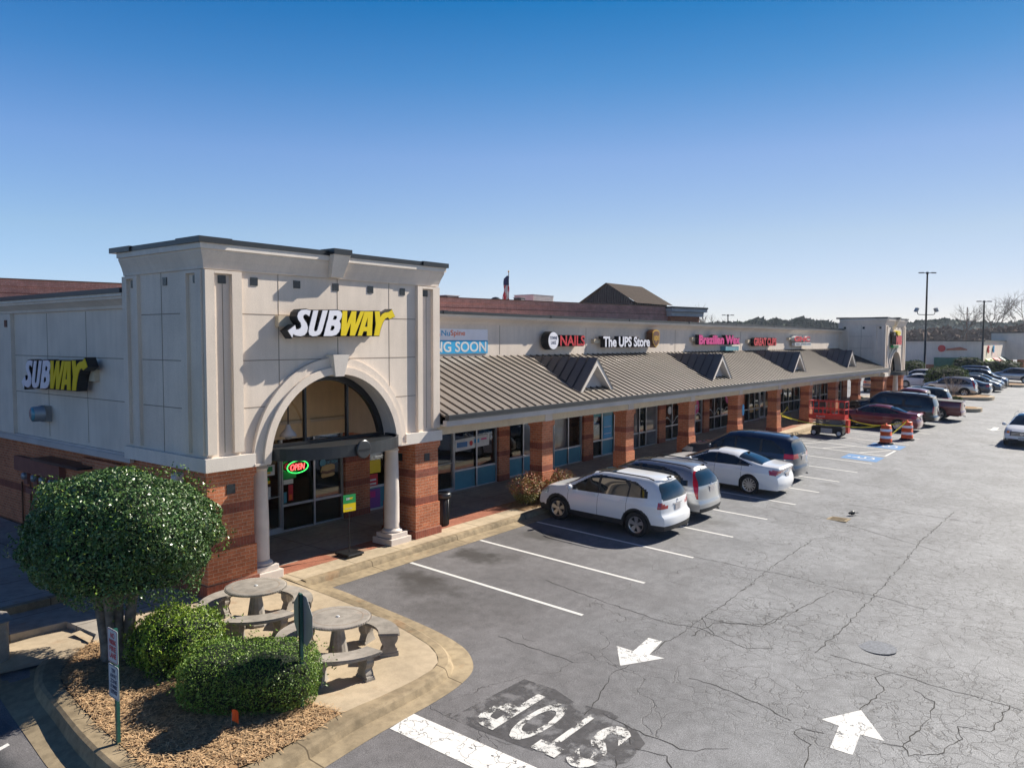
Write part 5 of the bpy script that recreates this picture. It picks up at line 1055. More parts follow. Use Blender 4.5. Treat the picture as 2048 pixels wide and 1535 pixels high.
    if S.get('fin'): fx_ = S['fin']; zt_ = float(np.interp(fx_, X, ztop))+crown*.55; MB().add([(fx_+.10, 0, zt_-.01), (fx_-.07, .025, zt_-.01), (fx_-.07, -.025, zt_-.01), (fx_-.06, 0, zt_+.065)], [(0, 1, 3), (0, 2, 3), (1, 2, 3)]).build('antenna', 'black', t)
    pz = S.get('platez', .85); xe = rx+float(rr(pz)); MB().box(xe-.02, xe+.01, -.155, .155, pz-.08, pz+.08).build('license_plate', 'plate', t)
    MB().box(xe-.012, xe+.02, -.24, .24, pz+.09, pz+.12).build('garnish', S.get('garn', 'chrome'), t)
    bz = S.get('badge', pz+.2); xb = rx+float(rr(bz)); MB().lathe([(.03, -.012), (.045, 0), (.045, .02)], (xb-.005, 0, bz), 14, axis='x', caps=True).build('badge', 'chrome', t)
    if S.get('fplate'): xe = fx-float(fr(.45)); MB().box(xe-.01, xe+.02, -.155, .155, .40, .56).build('front_plate', 'plate', t)
    m = MB(); m.tube([(rx+.18, -W*.6, .27), (rx+.03, -W*.6, .26)], .03, 8); m.build('exhaust', 'chrome', t, True)
    return t
def place(t, X, Y, rot, zf=zl):
    """stand the car on the sloping lot"""
    t.location = (X, Y, zf(X, Y)); sx, sy = .0115, (.042 if -9 < Y < 13.5 else 0.)
    n = Vector((-sx, -sy, 1)).normalized(); qz = Matrix.Rotation(rot, 3, 'Z'); z_ = n; x_ = (qz @ Vector((1, 0, 0))); x_ = (x_-z_*x_.dot(z_)).normalized(); y_ = z_.cross(x_)
    t.rotation_euler = Matrix((x_, y_, z_)).transposed().to_euler(); return t
SUV = dict(front=2.16, rear=2.26, wb=2.66, W=1.84, Rw=.355, sill=.25, clad=1, crease=.92, round=5, lean=.27, crown=.05, taper=.12,
    top=[(-2.26, 1.56), (-1.95, 1.625), (-1.2, 1.65), (-.4, 1.65), (.25, 1.59), (.55, 1.47), (1.18, 1.12), (1.35, 1.08), (1.8, 1.02), (2.03, .94), (2.16, .82)],
    belt=[(-2.26, 1.16), (-1.9, 1.15), (-1.0, 1.09), (0, 1.04), (1.1, 1.0), (1.6, .96), (1.95, .88), (2.16, .76)],
    fprof=[(0, .05), (.3, .02), (.5, 0), (.7, .03), (.95, .12), (1.7, .2)], rprof=[(0, .12), (.3, .03), (.5, .0), (.66, .02), (.72, .1), (1.05, .13), (1.2, .17), (1.58, .42), (1.62, .32), (1.8, .30)], rshear=.9,
    ws=(.30, 1.2), rwz=(1.13, 1.53), sunroof=(-.35, .35),
    side=[('window', [(.92, 1.08), (.30, 1.46), (.04, 1.51), (.0, 1.07)]), ('window', [(-.06, 1.08), (-.04, 1.52), (-.8, 1.51), (-.98, 1.36), (-.98, 1.13)]), ('window', [(-1.03, 1.15), (-1.03, 1.42), (-.93, 1.50), (-1.15, 1.48), (-1.62, 1.27), (-1.45, 1.18)])],
    tail=lambda x, y, z, Z: (z > .88) & (z < 1.06) & (((Z == 1) & (y > .52) & (z < .92+(y-.4)*.35)) | ((Z == 0) & (x < -1.95+.0*z) & (y > .5) & (z > .90+(-1.6-x)*.0))) & (x < -1.72),
    head=lambda x, y, z, Z: (z > .76) & (z < .93) & (x > 1.72) & (y > .48), grille=lambda x, y, z, Z: (Z == 2) & (z > .42) & (z < .75) & (y < .6),
    dlo=[(.98, 1.06), (.30, 1.475), (.04, 1.535), (-.8, 1.535), (-1.2, 1.50), (-1.7, 1.27), (-1.47, 1.16), (-.98, 1.10), (0, 1.05)], mirror=(.86, 1.10), handles=(.12, -.88), hz=.98, gaps=(.98, -.05, -1.0), rails=(.1, -1.7), fin=-1.85, platez=.88, badge=1.05)
CUV = dict(SUV); CUV.update(W=1.80, clad=.3, wb=2.62, front=2.1, rear=2.24, sill=.28, round=4.4, lean=.3, sunroof=(-.2, .4),
    top=[(-2.24, 1.52), (-1.95, 1.60), (-1.2, 1.64), (-.4, 1.65), (.25, 1.59), (.6, 1.45), (1.25, 1.11), (1.6, 1.04), (1.9, .95), (2.1, .84)], belt=[(-2.24, 1.12), (-1.0, 1.06), (0, 1.02), (1.1, .98), (1.6, .94), (2.1, .76)],
    rprof=[(0, .12), (.35, .02), (.55, .0), (.7, .05), (1.05, .10), (1.2, .16), (1.55, .42), (1.8, .42)], rwz=(1.10, 1.52),
    side=[('window', [(.95, 1.05), (.30, 1.46), (.04, 1.51), (.0, 1.05)]), ('window', [(-.06, 1.06), (-.04, 1.52), (-.78, 1.51), (-.80, 1.10)]), ('window', [(-.86, 1.11), (-.84, 1.50), (-1.25, 1.42), (-1.70, 1.16), (-1.55, 1.12)])],
    tail=lambda x, y, z, Z: (z > .72) & (z < 1.58) & (((Z == 1) & (y > .78-.13*np.clip((z-1.0)/.5, 0, 1)) & (y > .0)) | ((Z == 0) & (x < -2.04+.36*(z-.7)) & (x < -1.66) & (y > .4) & (z < 1.52))), dlo=[(.98, 1.03), (.30, 1.475), (.04, 1.535), (-.8, 1.53), (-1.27, 1.44), (-1.75, 1.15), (-1.5, 1.10), (0, 1.03)], platez=.98, badge=1.12, rails=(.1, -1.7), fin=-1.8, gaps=(1.0, -.05, -.98))
SEDAN = dict(front=2.42, rear=2.54, wb=2.87, W=1.85, Rw=.34, sill=.2, clad=0, crease=.80, round=3.6, lean=.32, crown=.045, taper=.13,
    top=[(-2.54, 1.02), (-2.4, 1.08), (-1.95, 1.10), (-1.75, 1.13), (-1.1, 1.29), (-.55, 1.375), (-.05, 1.385), (.35, 1.32), (1.1, 1.03), (1.3, .98), (1.8, .93), (2.2, .84), (2.42, .68)],
    belt=[(-2.54, .95), (-1.8, 1.0), (-1.0, .98), (0, .95), (1.0, .92), (1.6, .88), (2.1, .78), (2.42, .62)],
    fprof=[(0, .08), (.3, .01), (.5, 0), (.7, .08), (1.4, .2)], rprof=[(0, .16), (.3, .04), (.45, .0), (.62, .03), (.8, .10), (1.0, .03), (1.1, .0), (1.4, .0)],
    ws=(.30, 1.14), rw=(-1.80, -.92), sunroof=(-.05, .35),
    side=[('window', [(.88, .99), (.25, 1.25), (-.06, 1.29), (-.08, .98)]), ('window', [(-.14, .99), (-.12, 1.295), (-.7, 1.26), (-1.0, 1.17), (-1.0, 1.02)]), ('window', [(-1.05, 1.03), (-1.05, 1.18), (-1.45, 1.06), (-1.4, 1.04)])],
    tail=lambda x, y, z, Z: (z > .78) & (z < .95) & (((Z == 1) & (z > .86-(y-.5)*.25) & (y > .10)) | ((Z == 0) & (x < -2.13+.3*(z-.78)))),
    head=lambda x, y, z, Z: (z > .62) & (z < .76) & (x > 1.95) & (y > .45), grille=lambda x, y, z, Z: (Z == 2) & (z > .3) & (z < .62) & (y < .55), shp=1.5,
    dlo=[(.93, .975), (.25, 1.265), (-.1, 1.31), (-.7, 1.28), (-1.0, 1.19), (-1.5, 1.05), (-1.4, 1.02), (0, .965)], mirror=(.82, 1.0), handles=(.0, -1.0), hz=.87, gaps=(.95, -.11, -1.12), fin=-1.0, platez=.72, badge=.93, spokes=12, rimr=.72)
LSUV = dict(SUV); LSUV.update(front=2.38, rear=2.5, wb=2.79, W=1.93, Rw=.37, clad=0, sill=.26, round=4.6, sunroof=(-.6, .35),
    top=[(-2.5, 1.62), (-2.1, 1.70), (-1.3, 1.74), (-.4, 1.75), (.3, 1.68), (.62, 1.54), (1.25, 1.18), (1.5, 1.12), (2.0, 1.05), (2.25, .96), (2.38, .82)], belt=[(-2.5, 1.14), (-1.0, 1.10), (0, 1.07), (1.2, 1.04), (1.7, 1.0), (2.38, .76)],
    rprof=[(0, .14), (.35, .03), (.55, .0), (.72, .06), (1.1, .10), (1.6, .34), (1.9, .28)], rwz=(1.15, 1.57), ws=(.36, 1.24),
    side=[('window', [(1.0, 1.13), (.36, 1.50), (.04, 1.56), (.0, 1.11)]), ('window', [(-.06, 1.12), (-.04, 1.57), (-1.0, 1.58), (-1.02, 1.14)]), ('window', [(-1.09, 1.15), (-1.07, 1.57), (-1.45, 1.53), (-1.92, 1.22), (-1.8, 1.17)])],
    tail=lambda x, y, z, Z: (z > .95) & (z < 1.12) & (((Z == 1) & (y > .45)) | ((Z == 0) & (x < -1.98) & (y > .5))), dlo=[(1.05, 1.11), (.36, 1.52), (.04, 1.585), (-1.0, 1.60), (-1.5, 1.55), (-1.98, 1.21), (-1.8, 1.15), (0, 1.09)], platez=.95, badge=1.08, rails=None, fin=-1.95, mirror=(.95, 1.12), gaps=(1.05, -.05, -1.1), hz=1.0)
TRUCKSUV = dict(LSUV); TRUCKSUV.update(front=2.55, rear=2.78, wb=3.3, W=2.02, Rw=.41, sill=.36, round=5.5, lean=.2, sunroof=None, rshear=1.,
    top=[(-2.78, 1.80), (-2.3, 1.88), (-1.0, 1.92), (.1, 1.92), (.5, 1.86), (.72, 1.74), (1.25, 1.33), (1.45, 1.27), (2.2, 1.22), (2.45, 1.12), (2.55, .95)], belt=[(-2.78, 1.26), (0, 1.24), (1.2, 1.20), (2.0, 1.16), (2.55, .9)],
    rprof=[(0, .1), (.4, .0), (.62, .0), (.7, .08), (1.2, .08), (1.8, .28), (2.0, .25)], rwz=(1.26, 1.76), ws=(.5, 1.28),
    side=[('window', [(1.02, 1.27), (.48, 1.65), (.12, 1.72), (.10, 1.26)]), ('window', [(.04, 1.27), (.06, 1.73), (-.85, 1.74), (-.87, 1.27)]), ('window', [(-.98, 1.28), (-1.15, 1.74), (-2.25, 1.70), (-2.42, 1.32)])],
    tail=lambda x, y, z, Z: (z > .85) & (z < 1.25) & (((Z == 1) & (y > .74)) | ((Z == 0) & (x < -2.55))), head=lambda x, y, z, Z: (z > .82) & (z < 1.05) & (x > 2.2) & (y > .55), platez=1.02, badge=1.2, rails=(.0, -2.3), fin=-2.1, mirror=(1.02, 1.28), gaps=(1.1, .07, -.92), handles=(.25, -.72), hz=1.12)
PICK = dict(TRUCKSUV); PICK.update(front=2.6, rear=3.2, wb=3.7, rails=None, fin=None, rwz=None, top=[(-3.2, 1.27), (-1.14, 1.28), (-1.08, 1.32), (-.95, 1.80), (-.3, 1.90), (.3, 1.90), (.55, 1.82), (1.15, 1.36), (1.4, 1.3), (2.3, 1.24), (2.6, .98)], belt=[(-3.2, 1.24), (-.9, 1.24), (1.2, 1.2), (2.6, .9)],
    rprof=[(0, .1), (.5, .0), (.65, .0), (.7, .06), (1.4, .06)], rw=(-1.12, -.96), ws=(.52, 1.2), side=[('window', [(1.0, 1.27), (.5, 1.66), (.12, 1.74), (.10, 1.26)]), ('window', [(.04, 1.27), (.06, 1.75), (-.62, 1.72), (-.85, 1.28)])],
    tail=lambda x, y, z, Z: (z > .8) & (z < 1.2) & (((Z == 1) & (y > .84)) | ((Z == 0) & (x < -3.0))), gaps=(1.1, .07, -.92)); PICK.pop('rwz'); PICK['shp'] = 1.5
HATCH = dict(SEDAN); HATCH.update(front=2.2, rear=2.25, wb=2.7, W=1.75, top=[(-2.25, 1.10), (-1.9, 1.24), (-1.3, 1.38), (-.4, 1.48), (.1, 1.46), (.5, 1.34), (1.3, 1.03), (1.9, .88), (2.2, .7)], rw=(-2.0, -1.1), fin=None, spokes=8, handles=(), gaps=(), sunroof=None)

N_ = math.pi/2
c = make_car('parked_suv', 'white compact SUV with black wheel arches parked nearest the bush', 'car', SUV, 'c_white', .017); place(c, 20.32, 12.12, N_); WHITE = c
c = make_car('parked_suv', 'silver compact SUV with tall red tail lamps between two white cars', 'car', CUV, 'c_silver', .019); place(c, 22.80, 12.2, N_); SILV = c
c = make_car('parked_sedan', 'white sedan with many-spoke wheels parked beside the silver SUV', 'car', SEDAN, 'c_white', .02); place(c, 28.0, 11.95, N_); WS = c
c = make_car('parked_suv', 'dark blue three-row SUV parked beyond the white sedan', 'car', LSUV, 'c_blue', .028); place(c, 30.75, 12.25, N_); BL = c
c = make_car('parked_sedan', 'dark red sedan parked behind the red scissor lift and barrels', 'car', SEDAN, 'c_red', .03); place(c, 50.35, 11.85, N_); RS = c
c = make_car('parked_suv', 'long black full-size SUV parked beside the dark red sedan', 'car', TRUCKSUV, 'c_black', .035); place(c, 53.9, 11.85, N_); BK = c
c = make_car('parked_pickup', 'dark red pickup truck parked beyond the long black SUV', 'pickup truck', PICK, 'c_dkred', .04)
c2 = MB(); c2.box(-3.05, -1.3, -.83, .83, 1.285, 1.30)
o = c2.build('bed_cover', 'clad'); o.parent = c; place(c, 58.3, 11.5, N_)
FR = dict(CUV); FR['fplate'] = True; FR['head'] = lambda x, y, z, Z: (z > .72) & (z < .90) & (x > 1.66) & (y > .50); FR['grille'] = lambda x, y, z, Z: (Z == 2) & (((z > .60) & (z < .84) & (y < .56)) | ((z > .28) & (z < .42) & (y < .75)))
c = make_car('driving_suv', 'silver white SUV driving toward the viewer at the right edge', 'car', FR, 'c_white', .026); place(c, 50.0, 4.25, math.pi+.0); c.scale = (.95, .95, .95); DR = c
m = MB()
for i in range(3): m.box(2.115, 2.16, -.5, .5, .63+i*.07, .655+i*.07)
gr = m.build('grille_bar', 'chrome'); gr.parent = c; m = MB().lathe([(.03, 0), (.08, 0), (.08, .02), (.03, .02)], (2.15, 0, .74), 14, axis='x', caps=False); b_ = m.build('front_badge', 'chrome'); b_.parent = c
for s in (-1, 1): o = MB().lathe([(0, .015), (.06, .012), (.07, 0)], (2.03, s*.66, .80), 14, axis='x', caps=False).build('turn_signal', 'amber'); o.parent = c
for s in (-1, 1): o = MB().lathe([(0, .01), (.05, .01), (.06, 0)], (2.03, s*.66, .42), 12, axis='x', caps=False).build('fog_light', 'head'); o.parent = c
# cars farther off, copies with their own label
def cc(src, label, X, Y, rot, nm='parked_car', mat=None):
    c = copy_tree(src); c.name = nm; c['label'] = label; c['category'] = 'car'; place(c, X, Y, rot)
    if mat:
        for ch in c.children:
            if ch.name.split('.')[0] in ('body', 'mirror', 'door_handle'):
                ch.data = ch.data.copy(); ch.data.materials[0] = MT[mat]
    return c
cc(BL, 'dark teal SUV just beyond the red pickup, in front of the round island', 62.6, 12.2, N_, mat='c_teal')
cc(SILV, 'silver SUV beyond the island with its rear toward the lane', 79.5, 12.6, N_)
cc(RS, 'dark blue sedan just right of the distant silver SUV', 82.6, 12.2, N_, mat='c_blue')
HT = make_car('parked_car', 'grey hatchback parked nose-out beyond the distant dark blue sedan', 'car', HATCH, 'c_grey', .05); place(HT, 87.6, 11.6, -N_)
cc(HT, 'dark car nose-out behind the grey hatchback', 91.2, 11.8, -N_, mat='c_teal')
cc(BL, 'dark tall SUV nose-out at the end of the distant row', 94.6, 12.0, -N_, mat='c_black')
cc(SILV, 'pale silver car at the far right edge of the lot', 105, 10.4, N_)
cc(WHITE, 'white SUV behind the rounded hedge beside the far tower arch', 79.8, 18.6, math.pi*.0, mat='c_tan')
cc(BL, 'blue SUV in front of the distant light pole', 96, 21.5, 0., mat='c_blue')
cc(WS, 'white sedan between the light pole and the bare crape myrtle', 87.6, 16.2, -N_)
cc(WHITE, 'white SUV next to the light pole base', 92.2, 17.6, N_)
cc(BL, 'dark SUV far behind the arcade piers', 108, 33, 0, mat='c_black')
cc(WS, 'pale sedan parked far behind the arcade piers', 99, 36, 0, mat='c_tan')
cc(BL, 'dark blue SUV in front of the trimmed distant hedge', 101.5, 14.4, N_, mat='c_blue')
# ------------------------------------------------------------------ patio furniture
def bench(label, cx, cy, ang, R0, g):
    z = zs(cx+math.cos(ang)*.9, cy+math.sin(ang)*.9); t = thing('curved_bench', label, 'bench', (cx+math.cos(ang)*.92, cy+math.sin(ang)*.92, z), 0, g)
    zz = z+.43; sp = R(37); n = 18; r0, r1 = R0, R0+.34
    def pt(r, a): return (cx+r*math.cos(a), cy+r*math.sin(a))
    def seat(r0, r1, sp, za, zb_): return ([pt(r1, ang-sp+2*sp*i/n) for i in range(n+1)]+[pt(r0, ang+sp-2*sp*i/n) for i in range(n+1)], za, zb_)
    s, a, b = seat(r0, r1, sp, zz-.035, zz); st = MB().prism(s, 'z', a, b).build('seat', 'cast', t, bevel=.01)
    s, a, b = seat(r0+.02, r1-.02, sp-.015, zz-.07, zz-.036); MB().prism(s, 'z', a, b).build('seat_edge', 'cast', st)
    m = MB()     # beaded edge
    for i in range(2*n+1):
        for r in (r0+.002, r1-.002):
            p = pt(r, ang-sp+sp*i/n); m.rbox((p[0], p[1], zz-.03), (.022, .03, .022), ang)
    m.build('beading', 'cast', st)
    for da in (-.43, .43):
        p = pt((r0+r1)/2, ang+da); m = MB(); prof = [(-.15, 0), (.15, 0), (.15, .05), (.12, .055), (.125, .09), (.10, .13), (.085, .17), (.10, .20), (.13, .24), (.145, .29), (.135, .33), (.15, .36), (-.15, .36), (-.135, .33), (-.145, .29), (-.13, .24), (-.10, .20), (-.085, .17), (-.10, .13), (-.125, .09), (-.12, .055), (-.15, .05)]
        Ud = (math.cos(ang+da), math.sin(ang+da), 0); Nd = (-math.sin(ang+da), math.cos(ang+da), 0)
        m.fan(Vector((p[0], p[1], z))-Vector(Nd)*.07, Ud, ZA, Nd, prof, .14); lg = m.build('leg', 'cast', t, bevel=.012)
        m = MB(); m.fan(Vector((p[0], p[1], z-.03))-Vector(Nd)*.085, Ud, ZA, Nd, [(-.165, 0), (.165, 0), (.165, .06), (-.165, .06)], .17)
        for k in range(5): m.fan(Vector((p[0], p[1], z+.2))-Vector(Nd)*.078+Vector(Ud)*(-.08+.04*k), Ud, ZA, Nd, [(-.012, 0), (.012, 0), (.012, .12), (-.012, .12)], .156)
        m.build('carved_foot', 'cast', lg)
def table(label, cx, cy, zt_, g):
    z = zs(cx, cy); h = zt_-z; t = thing('stone_table', label, 'table', (cx, cy, z), 0, g)
    tp_ = MB().lathe([(0, h-.062), (.50, h-.062), (.545, h-.055), (.56, h-.04), (.565, h-.02), (.555, h-.006), (.53, h), (0, h)], (cx, cy, z), 56, caps=False).build('tabletop', 'cast', t, 'auto' and True)
    m = MB()
    for k in range(72): a = 2*math.pi*k/72; m.rbox((cx+.558*math.cos(a), cy+.558*math.sin(a), z+h-.022), (.03, .03, .026), a)
    m.build('beaded_rim', 'cast', tp_); MB().lathe([(.42, h+.0005), (.43, h+.002), (.44, h+.0005)], (cx, cy, z), 56, caps=False).build('inlay_ring', 'groove', tp_)
    ps = MB(); n = 12; prof = [(.20, 0), (.20, .04), (.185, .05), (.175, .10), (.16, .2), (.135, .35), (.11, .5), (.105, h-.10), (.15, h-.07)]
    vs = []; 
    for r, hh in prof:
        for k in range(48): a = 2*math.pi*k/48; rr = r*(1-.06*(math.cos(12*a)*.5+.5)); vs.append((cx+rr*math.cos(a), cy+rr*math.sin(a), z+hh))
    ps.add(vs, [(i*48+k, i*48+(k+1) % 48, (i+1)*48+(k+1) % 48, (i+1)*48+k) for i in range(len(prof)-1) for k in range(48)]); pd = ps.build('pedestal', 'cast', t, True)
    MB().lathe([(.25, -.03), (.25, .03), (.22, .045), (.2, .05)], (cx, cy, z), 8).build('pedestal_foot', 'cast', pd, bevel=.01)
    MB().lathe([(0, h+.018), (.025, h+.018), (.035, h+.002), (.03, h)], (cx, cy, z), 12, caps=False).build('umbrella_cap', 'poster_w', t)
table('round cast-stone table with a beaded rim nearest the tower pier', 8.66, 12.98, .62, 'stone tables on the patio'); table('round cast-stone table nearest the rounded patio kerb', 8.66, 10.58, .55, 'stone tables on the patio')
G_ = 'curved stone benches around the tables'
bench('curved stone bench left of the farther table, by the brick pier', 8.66, 12.98, R(128), .70, G_); bench('curved stone bench in front of the farther table', 8.66, 12.98, R(240), .70, G_); bench('curved stone bench on the kerb side of the farther table', 8.66, 12.98, R(345), .70, G_)
bench('curved stone bench half hidden behind the stop sign and round bush', 8.66, 10.58, R(115), .70, G_); bench('curved stone bench in front of the nearer table', 8.66, 10.58, R(236), .70, G_); bench('curved stone bench on the kerb side of the nearer table', 8.66, 10.58, R(350), .70, G_)
# stop sign seen from behind
sx, sy = 7.2, 9.65; z = zs(sx, sy); an = R(-16); t = thing('stop_sign', 'octagonal stop sign on a green post, seen edge-on from behind beside the hedge', 'stop sign', (sx, sy, z))
Nv = Vector((math.cos(an), math.sin(an), 0)); Uv = Vector((-math.sin(an), math.cos(an), 0))
MB().rbox((sx, sy, z+.87), (.045, .06, 1.80), an).build('post', 'dkgreen', t); m = MB(); m.rbox((sx-.028, sy+.006, z+.87), (.012, .02, 1.78), an); m.build('post_channel', 'black', t)
oc = lambda r: [(r*math.cos(math.pi/8+k*math.pi/4), r*math.sin(math.pi/8+k*math.pi/4)) for k in range(8)]
O = Vector((sx, sy, 1.12))+Nv*.03
pn = MB().fan(O, Uv, ZA, Nv, oc(.40), .004).build('sign_panel', 'grey', t); MB().fan(O+Nv*.0045, Uv, ZA, Nv, oc(.398), .0015).build('white_border', 'poster_w', pn); MB().fan(O+Nv*.0065, Uv, ZA, Nv, oc(.37), .0012).build('red_field', 'red', pn)
MB().text('STOP', O+Nv*.008-Uv*.27-Vector(ZA)*.12, Uv, ZA, Nv, .54, .25, .001, .03).build('lettering', 'poster_w', pn)
# two plate sign
sx, sy = 4.98, 10.76; z = zs(sx, sy); an = R(178); Nv = Vector((math.cos(an), math.sin(an), 0)); Uv = Vector((-math.sin(an), math.cos(an), 0))
t = thing('parking_sign', 'green post with two small white parking signs in the bed at the lower left', 'sign', (sx, sy, z)); MB().rbox((sx, sy, z+.78), (.045, .055, 1.66), an).build('post', 'dkgreen', t)
def rr_(w_, h, r=.03, n=4): 
    P = []
    for (cx, cy, a0) in ((w_/2-r, h/2-r, 0), (-w_/2+r, h/2-r, 90), (-w_/2+r, -h/2+r, 180), (w_/2-r, -h/2+r, 270)): P += [(cx+r*math.cos(R(a0+90*k/n)), cy+r*math.sin(R(a0+90*k/n))) for k in range(n+1)]
    return P
for (zc, cc_, words) in ((1.13, 'red', ('NO', 'PARKING', 'FIRE', 'LANE')), (.63, 'navy', ('TOW', 'AWAY', 'ZONE', 'AT OWNERS', 'EXPENSE'))):
    O = Vector((sx, sy, zc))+Nv*.03-Uv*.02; p = MB().fan(O, Uv, ZA, Nv, rr_(.31, .47), .004).build('sign_panel', 'poster_w', t); m = MB(); k = len(words)
    for i, wd in enumerate(words): hh = .30/k; ww = .2 if len(wd) > 3 else .12; m.text(wd, O+Nv*.005-Uv*(ww/2)+Vector(ZA)*(.18-(i+1)*.37/k+.02), Uv, ZA, Nv, ww, hh, .001, .03)
    m.build('lettering', cc_, p); m = MB(); P = rr_(.29, .45); Q = rr_(.275, .435); m.v = []; n = len(P); m.add([O+Nv*.0052+Uv*a+Vector(ZA)*b for a, b in P]+[O+Nv*.0052+Uv*a+Vector(ZA)*b for a, b in Q], [(i, (i+1) % n, n+(i+1) % n, n+i) for i in range(n)]); m.build('border', cc_, p)
# little orange flags
for (x, y, l_) in ((6.22, 9.98, 'small orange marker flag in the straw in front of the boxy hedge'), (6.43, 13.5, 'small orange marker flag between the tree trunk and round bush')):
    z = zs(x, y); t = thing('marker_flag', l_, 'marker flag', (x, y, z)); MB().tube([(x, y, z), (x+.01, y, z+.22)], .003, 4).build('wire', 'grey', t); m = MB(); m.grid([[(x+.01+.03*math.sin(i*1.3)*.5+i*.02, y-.03*i, z+.26-j*.055-i*.012+.01*math.sin(i+j)) for i in range(4)] for j in range(4)]); m.build('flag', M('orange_plastic', (.85, .10, .01), .5, var=0), t)
# sandwich chain floor sign on the walk
x, y = 12.66, 15.0; z = zs(x, y)+.002; an = R(-97); t = thing('floor_sign', 'green and yellow sign on a black floor stand on the brick paving', 'sign', (x, y, z))
MB().box(x-.26, x+.26, y-.26, y+.26, z+.03, z+.09).build('base', 'black', t, bevel=.025); m = MB()
for a in (-.2, .2):
    for b in (-.2, .2): m.lathe([(.03, 0), (.03, .04)], (x+a, y+b, z-.002), 8)
m.build('feet', 'black', t); MB().tube([(x, y, z+.08), (x, y, z+1.12)], .014, 8).build('pole', 'black', t)
Nv = Vector((math.cos(an), math.sin(an), 0)); Uv = Vector((-math.sin(an), math.cos(an), 0)); O = Vector((x, y, z+1.1))-Uv*.18
p = MB().fan(O, Uv, ZA, Nv, [(0, 0), (.36, 0), (.36, .42), (0, .42)], .02).build('sign_panel', 'black', t)
MB().fan(O+Nv*.021, Uv, ZA, Nv, [(.0, .2), (.36, .2), (.36, .42), (0, .42)], .002).build('green_half', 'green', p); MB().fan(O+Nv*.021, Uv, ZA, Nv, [(0, 0), (.36, 0), (.36, .199), (0, .199)], .002).build('yellow_half', 'signyellow', p)
MB().text('SUB', O+Nv*.024+Uv*.08+Vector(ZA)*.29, Uv, ZA, Nv, .10, .055, .001, .05, .2).text('NOW OPEN', O+Nv*.024+Uv*.05+Vector(ZA)*.06, Uv, ZA, Nv, .2, .03, .001, .02).build('lettering', 'poster_w', p); MB().text('WAY', O+Nv*.024+Uv*.18+Vector(ZA)*.29, Uv, ZA, Nv, .10, .055, .001, .05, .2).build('yellow_lettering', 'signyellow', p)
# trash can
x, y = 16.30, 15.25; z = zs(x, y); t = thing('trash_can', 'black round trash can standing beside the right tower pier', 'trash can', (x, y, z))
MB().lathe([(.15, 0), (.16, .03), (.19, .82)], (x, y, z), 24).build('body', 'black', t, True); m = MB()
for k in range(16): a = math.pi*k/8; m.tube([(x+.165*math.cos(a), y+.165*math.sin(a), z+.03), (x+.197*math.cos(a), y+.197*math.sin(a), z+.80)], .008, 4)
m.build('slats', 'black', t); MB().lathe([(.19, .80), (.235, .82), (.24, .9), (.21, .95), (.14, .95), (.12, .86), (0, .80)], (x, y, z), 24, caps=False).build('lid_ring', 'cap', t, True)
# barrels
def barrel(x, y, label):
    z = zl(x, y); t = thing('traffic_barrel', label, 'traffic barrel', (x, y, z), 0, 'orange and white barrels'); og = MT['barrel']
    MB().lathe([(.37, 0), (.37, .05), (.33, .09), (.30, .10)], (x, y, z), 28).build('rubber_base', 'rubber', t); MB().lathe([(.295, .09), (.29, .28), (.28, .285), (.28, .47), (.272, .475), (.272, .64), (.265, .645), (.265, .80), (.25, .805), (.245, .95), (.22, .98), (0, .985)], (x, y, z), 32, caps=False).build('drum', og, t, 'auto' and True)
    for a, b in ((.30, .44), (.66, .79)): MB().lathe([(.29-a*.025+.004, a), (.29-b*.025+.004, b)], (x, y, z), 32, caps=False).build('reflective_band', 'signwhite', t, True)
    MB().box(x-.1, x+.1, y-.025, y+.025, z+.98, z+1.06).build('handle', og, t, bevel=.01); return t
MT['barrel'] = M('barrel_orange', (.80, .11, .015), .45, var=.05)
barrel(43.75, 9.75, 'orange and white traffic barrel nearer the viewer, on the blue bay side'); barrel(46.2, 9.25, 'orange and white traffic barrel farther away, against the red sedan')
# scissor lift
x, y = 44.5, 12.85; z = zl(x, y); t = thing('scissor_lift', 'red scissor lift with guard rails parked at the kerb', 'scissor lift', (x, y, z)); red = M('lift_red', (.58, .035, .02), .4, var=.05)
hx, hy = .38, .93
MB().box(x-hx+.06, x+hx-.06, y-hy+.12, y+hy-.12, z+.14, z+.5).build('chassis', 'black', t, bevel=.02); MB().box(x-hx+.05, x-hx+.062, y-.3, y+.3, z+.16, z+.42).build('side_panel', 'fascia', t)
for sy_ in (-.66, .66):
    for sx_ in (-1, 1):
        w0 = MB().lathe([(.17, 0), (.17, .11)], (x+sx_*(hx-.06)-.055, y+sy_, z+.17), 20, axis='x').build('wheel', 'rubber', t); MB().lathe([(.11, -.005), (.11, .115)], (x+sx_*(hx-.06)-.055, y+sy_, z+.17), 16, axis='x').build('hub', 'poster_w', w0)
m = MB()
for k in range(3):
    za, zb_ = z+.52+k*.13, z+.64+k*.13
    for xx_ in (x-.28, x+.28): m.tube([(xx_, y-.75, za), (xx_, y+.75, zb_)], .028, 4); m.tube([(xx_, y-.75, zb_), (xx_, y+.75, za)], .028, 4)
m.build('scissor_stack', 'grey', t); MB().box(x-hx, x+hx, y-hy, y+hy, z+.92, z+1.0).build('platform', red, t); MB().box(x-hx-.01, x-hx+.01, y-hy, y+hy, z+.92, z+1.16).box(x+hx-.01, x+hx+.01, y-hy, y+hy, z+.92, z+1.16).box(x-hx, x+hx, y-hy-.01, y-hy+.01, z+.92, z+1.16).build('toe_board', red, t)
MB().text('Skyjack', (x-hx-.012, y+.55, z+1.0), (0, -1, 0), ZA, (-1, 0, 0), .5, .1, .003, .01).build('lettering', 'poster_w', t)
m = MB()
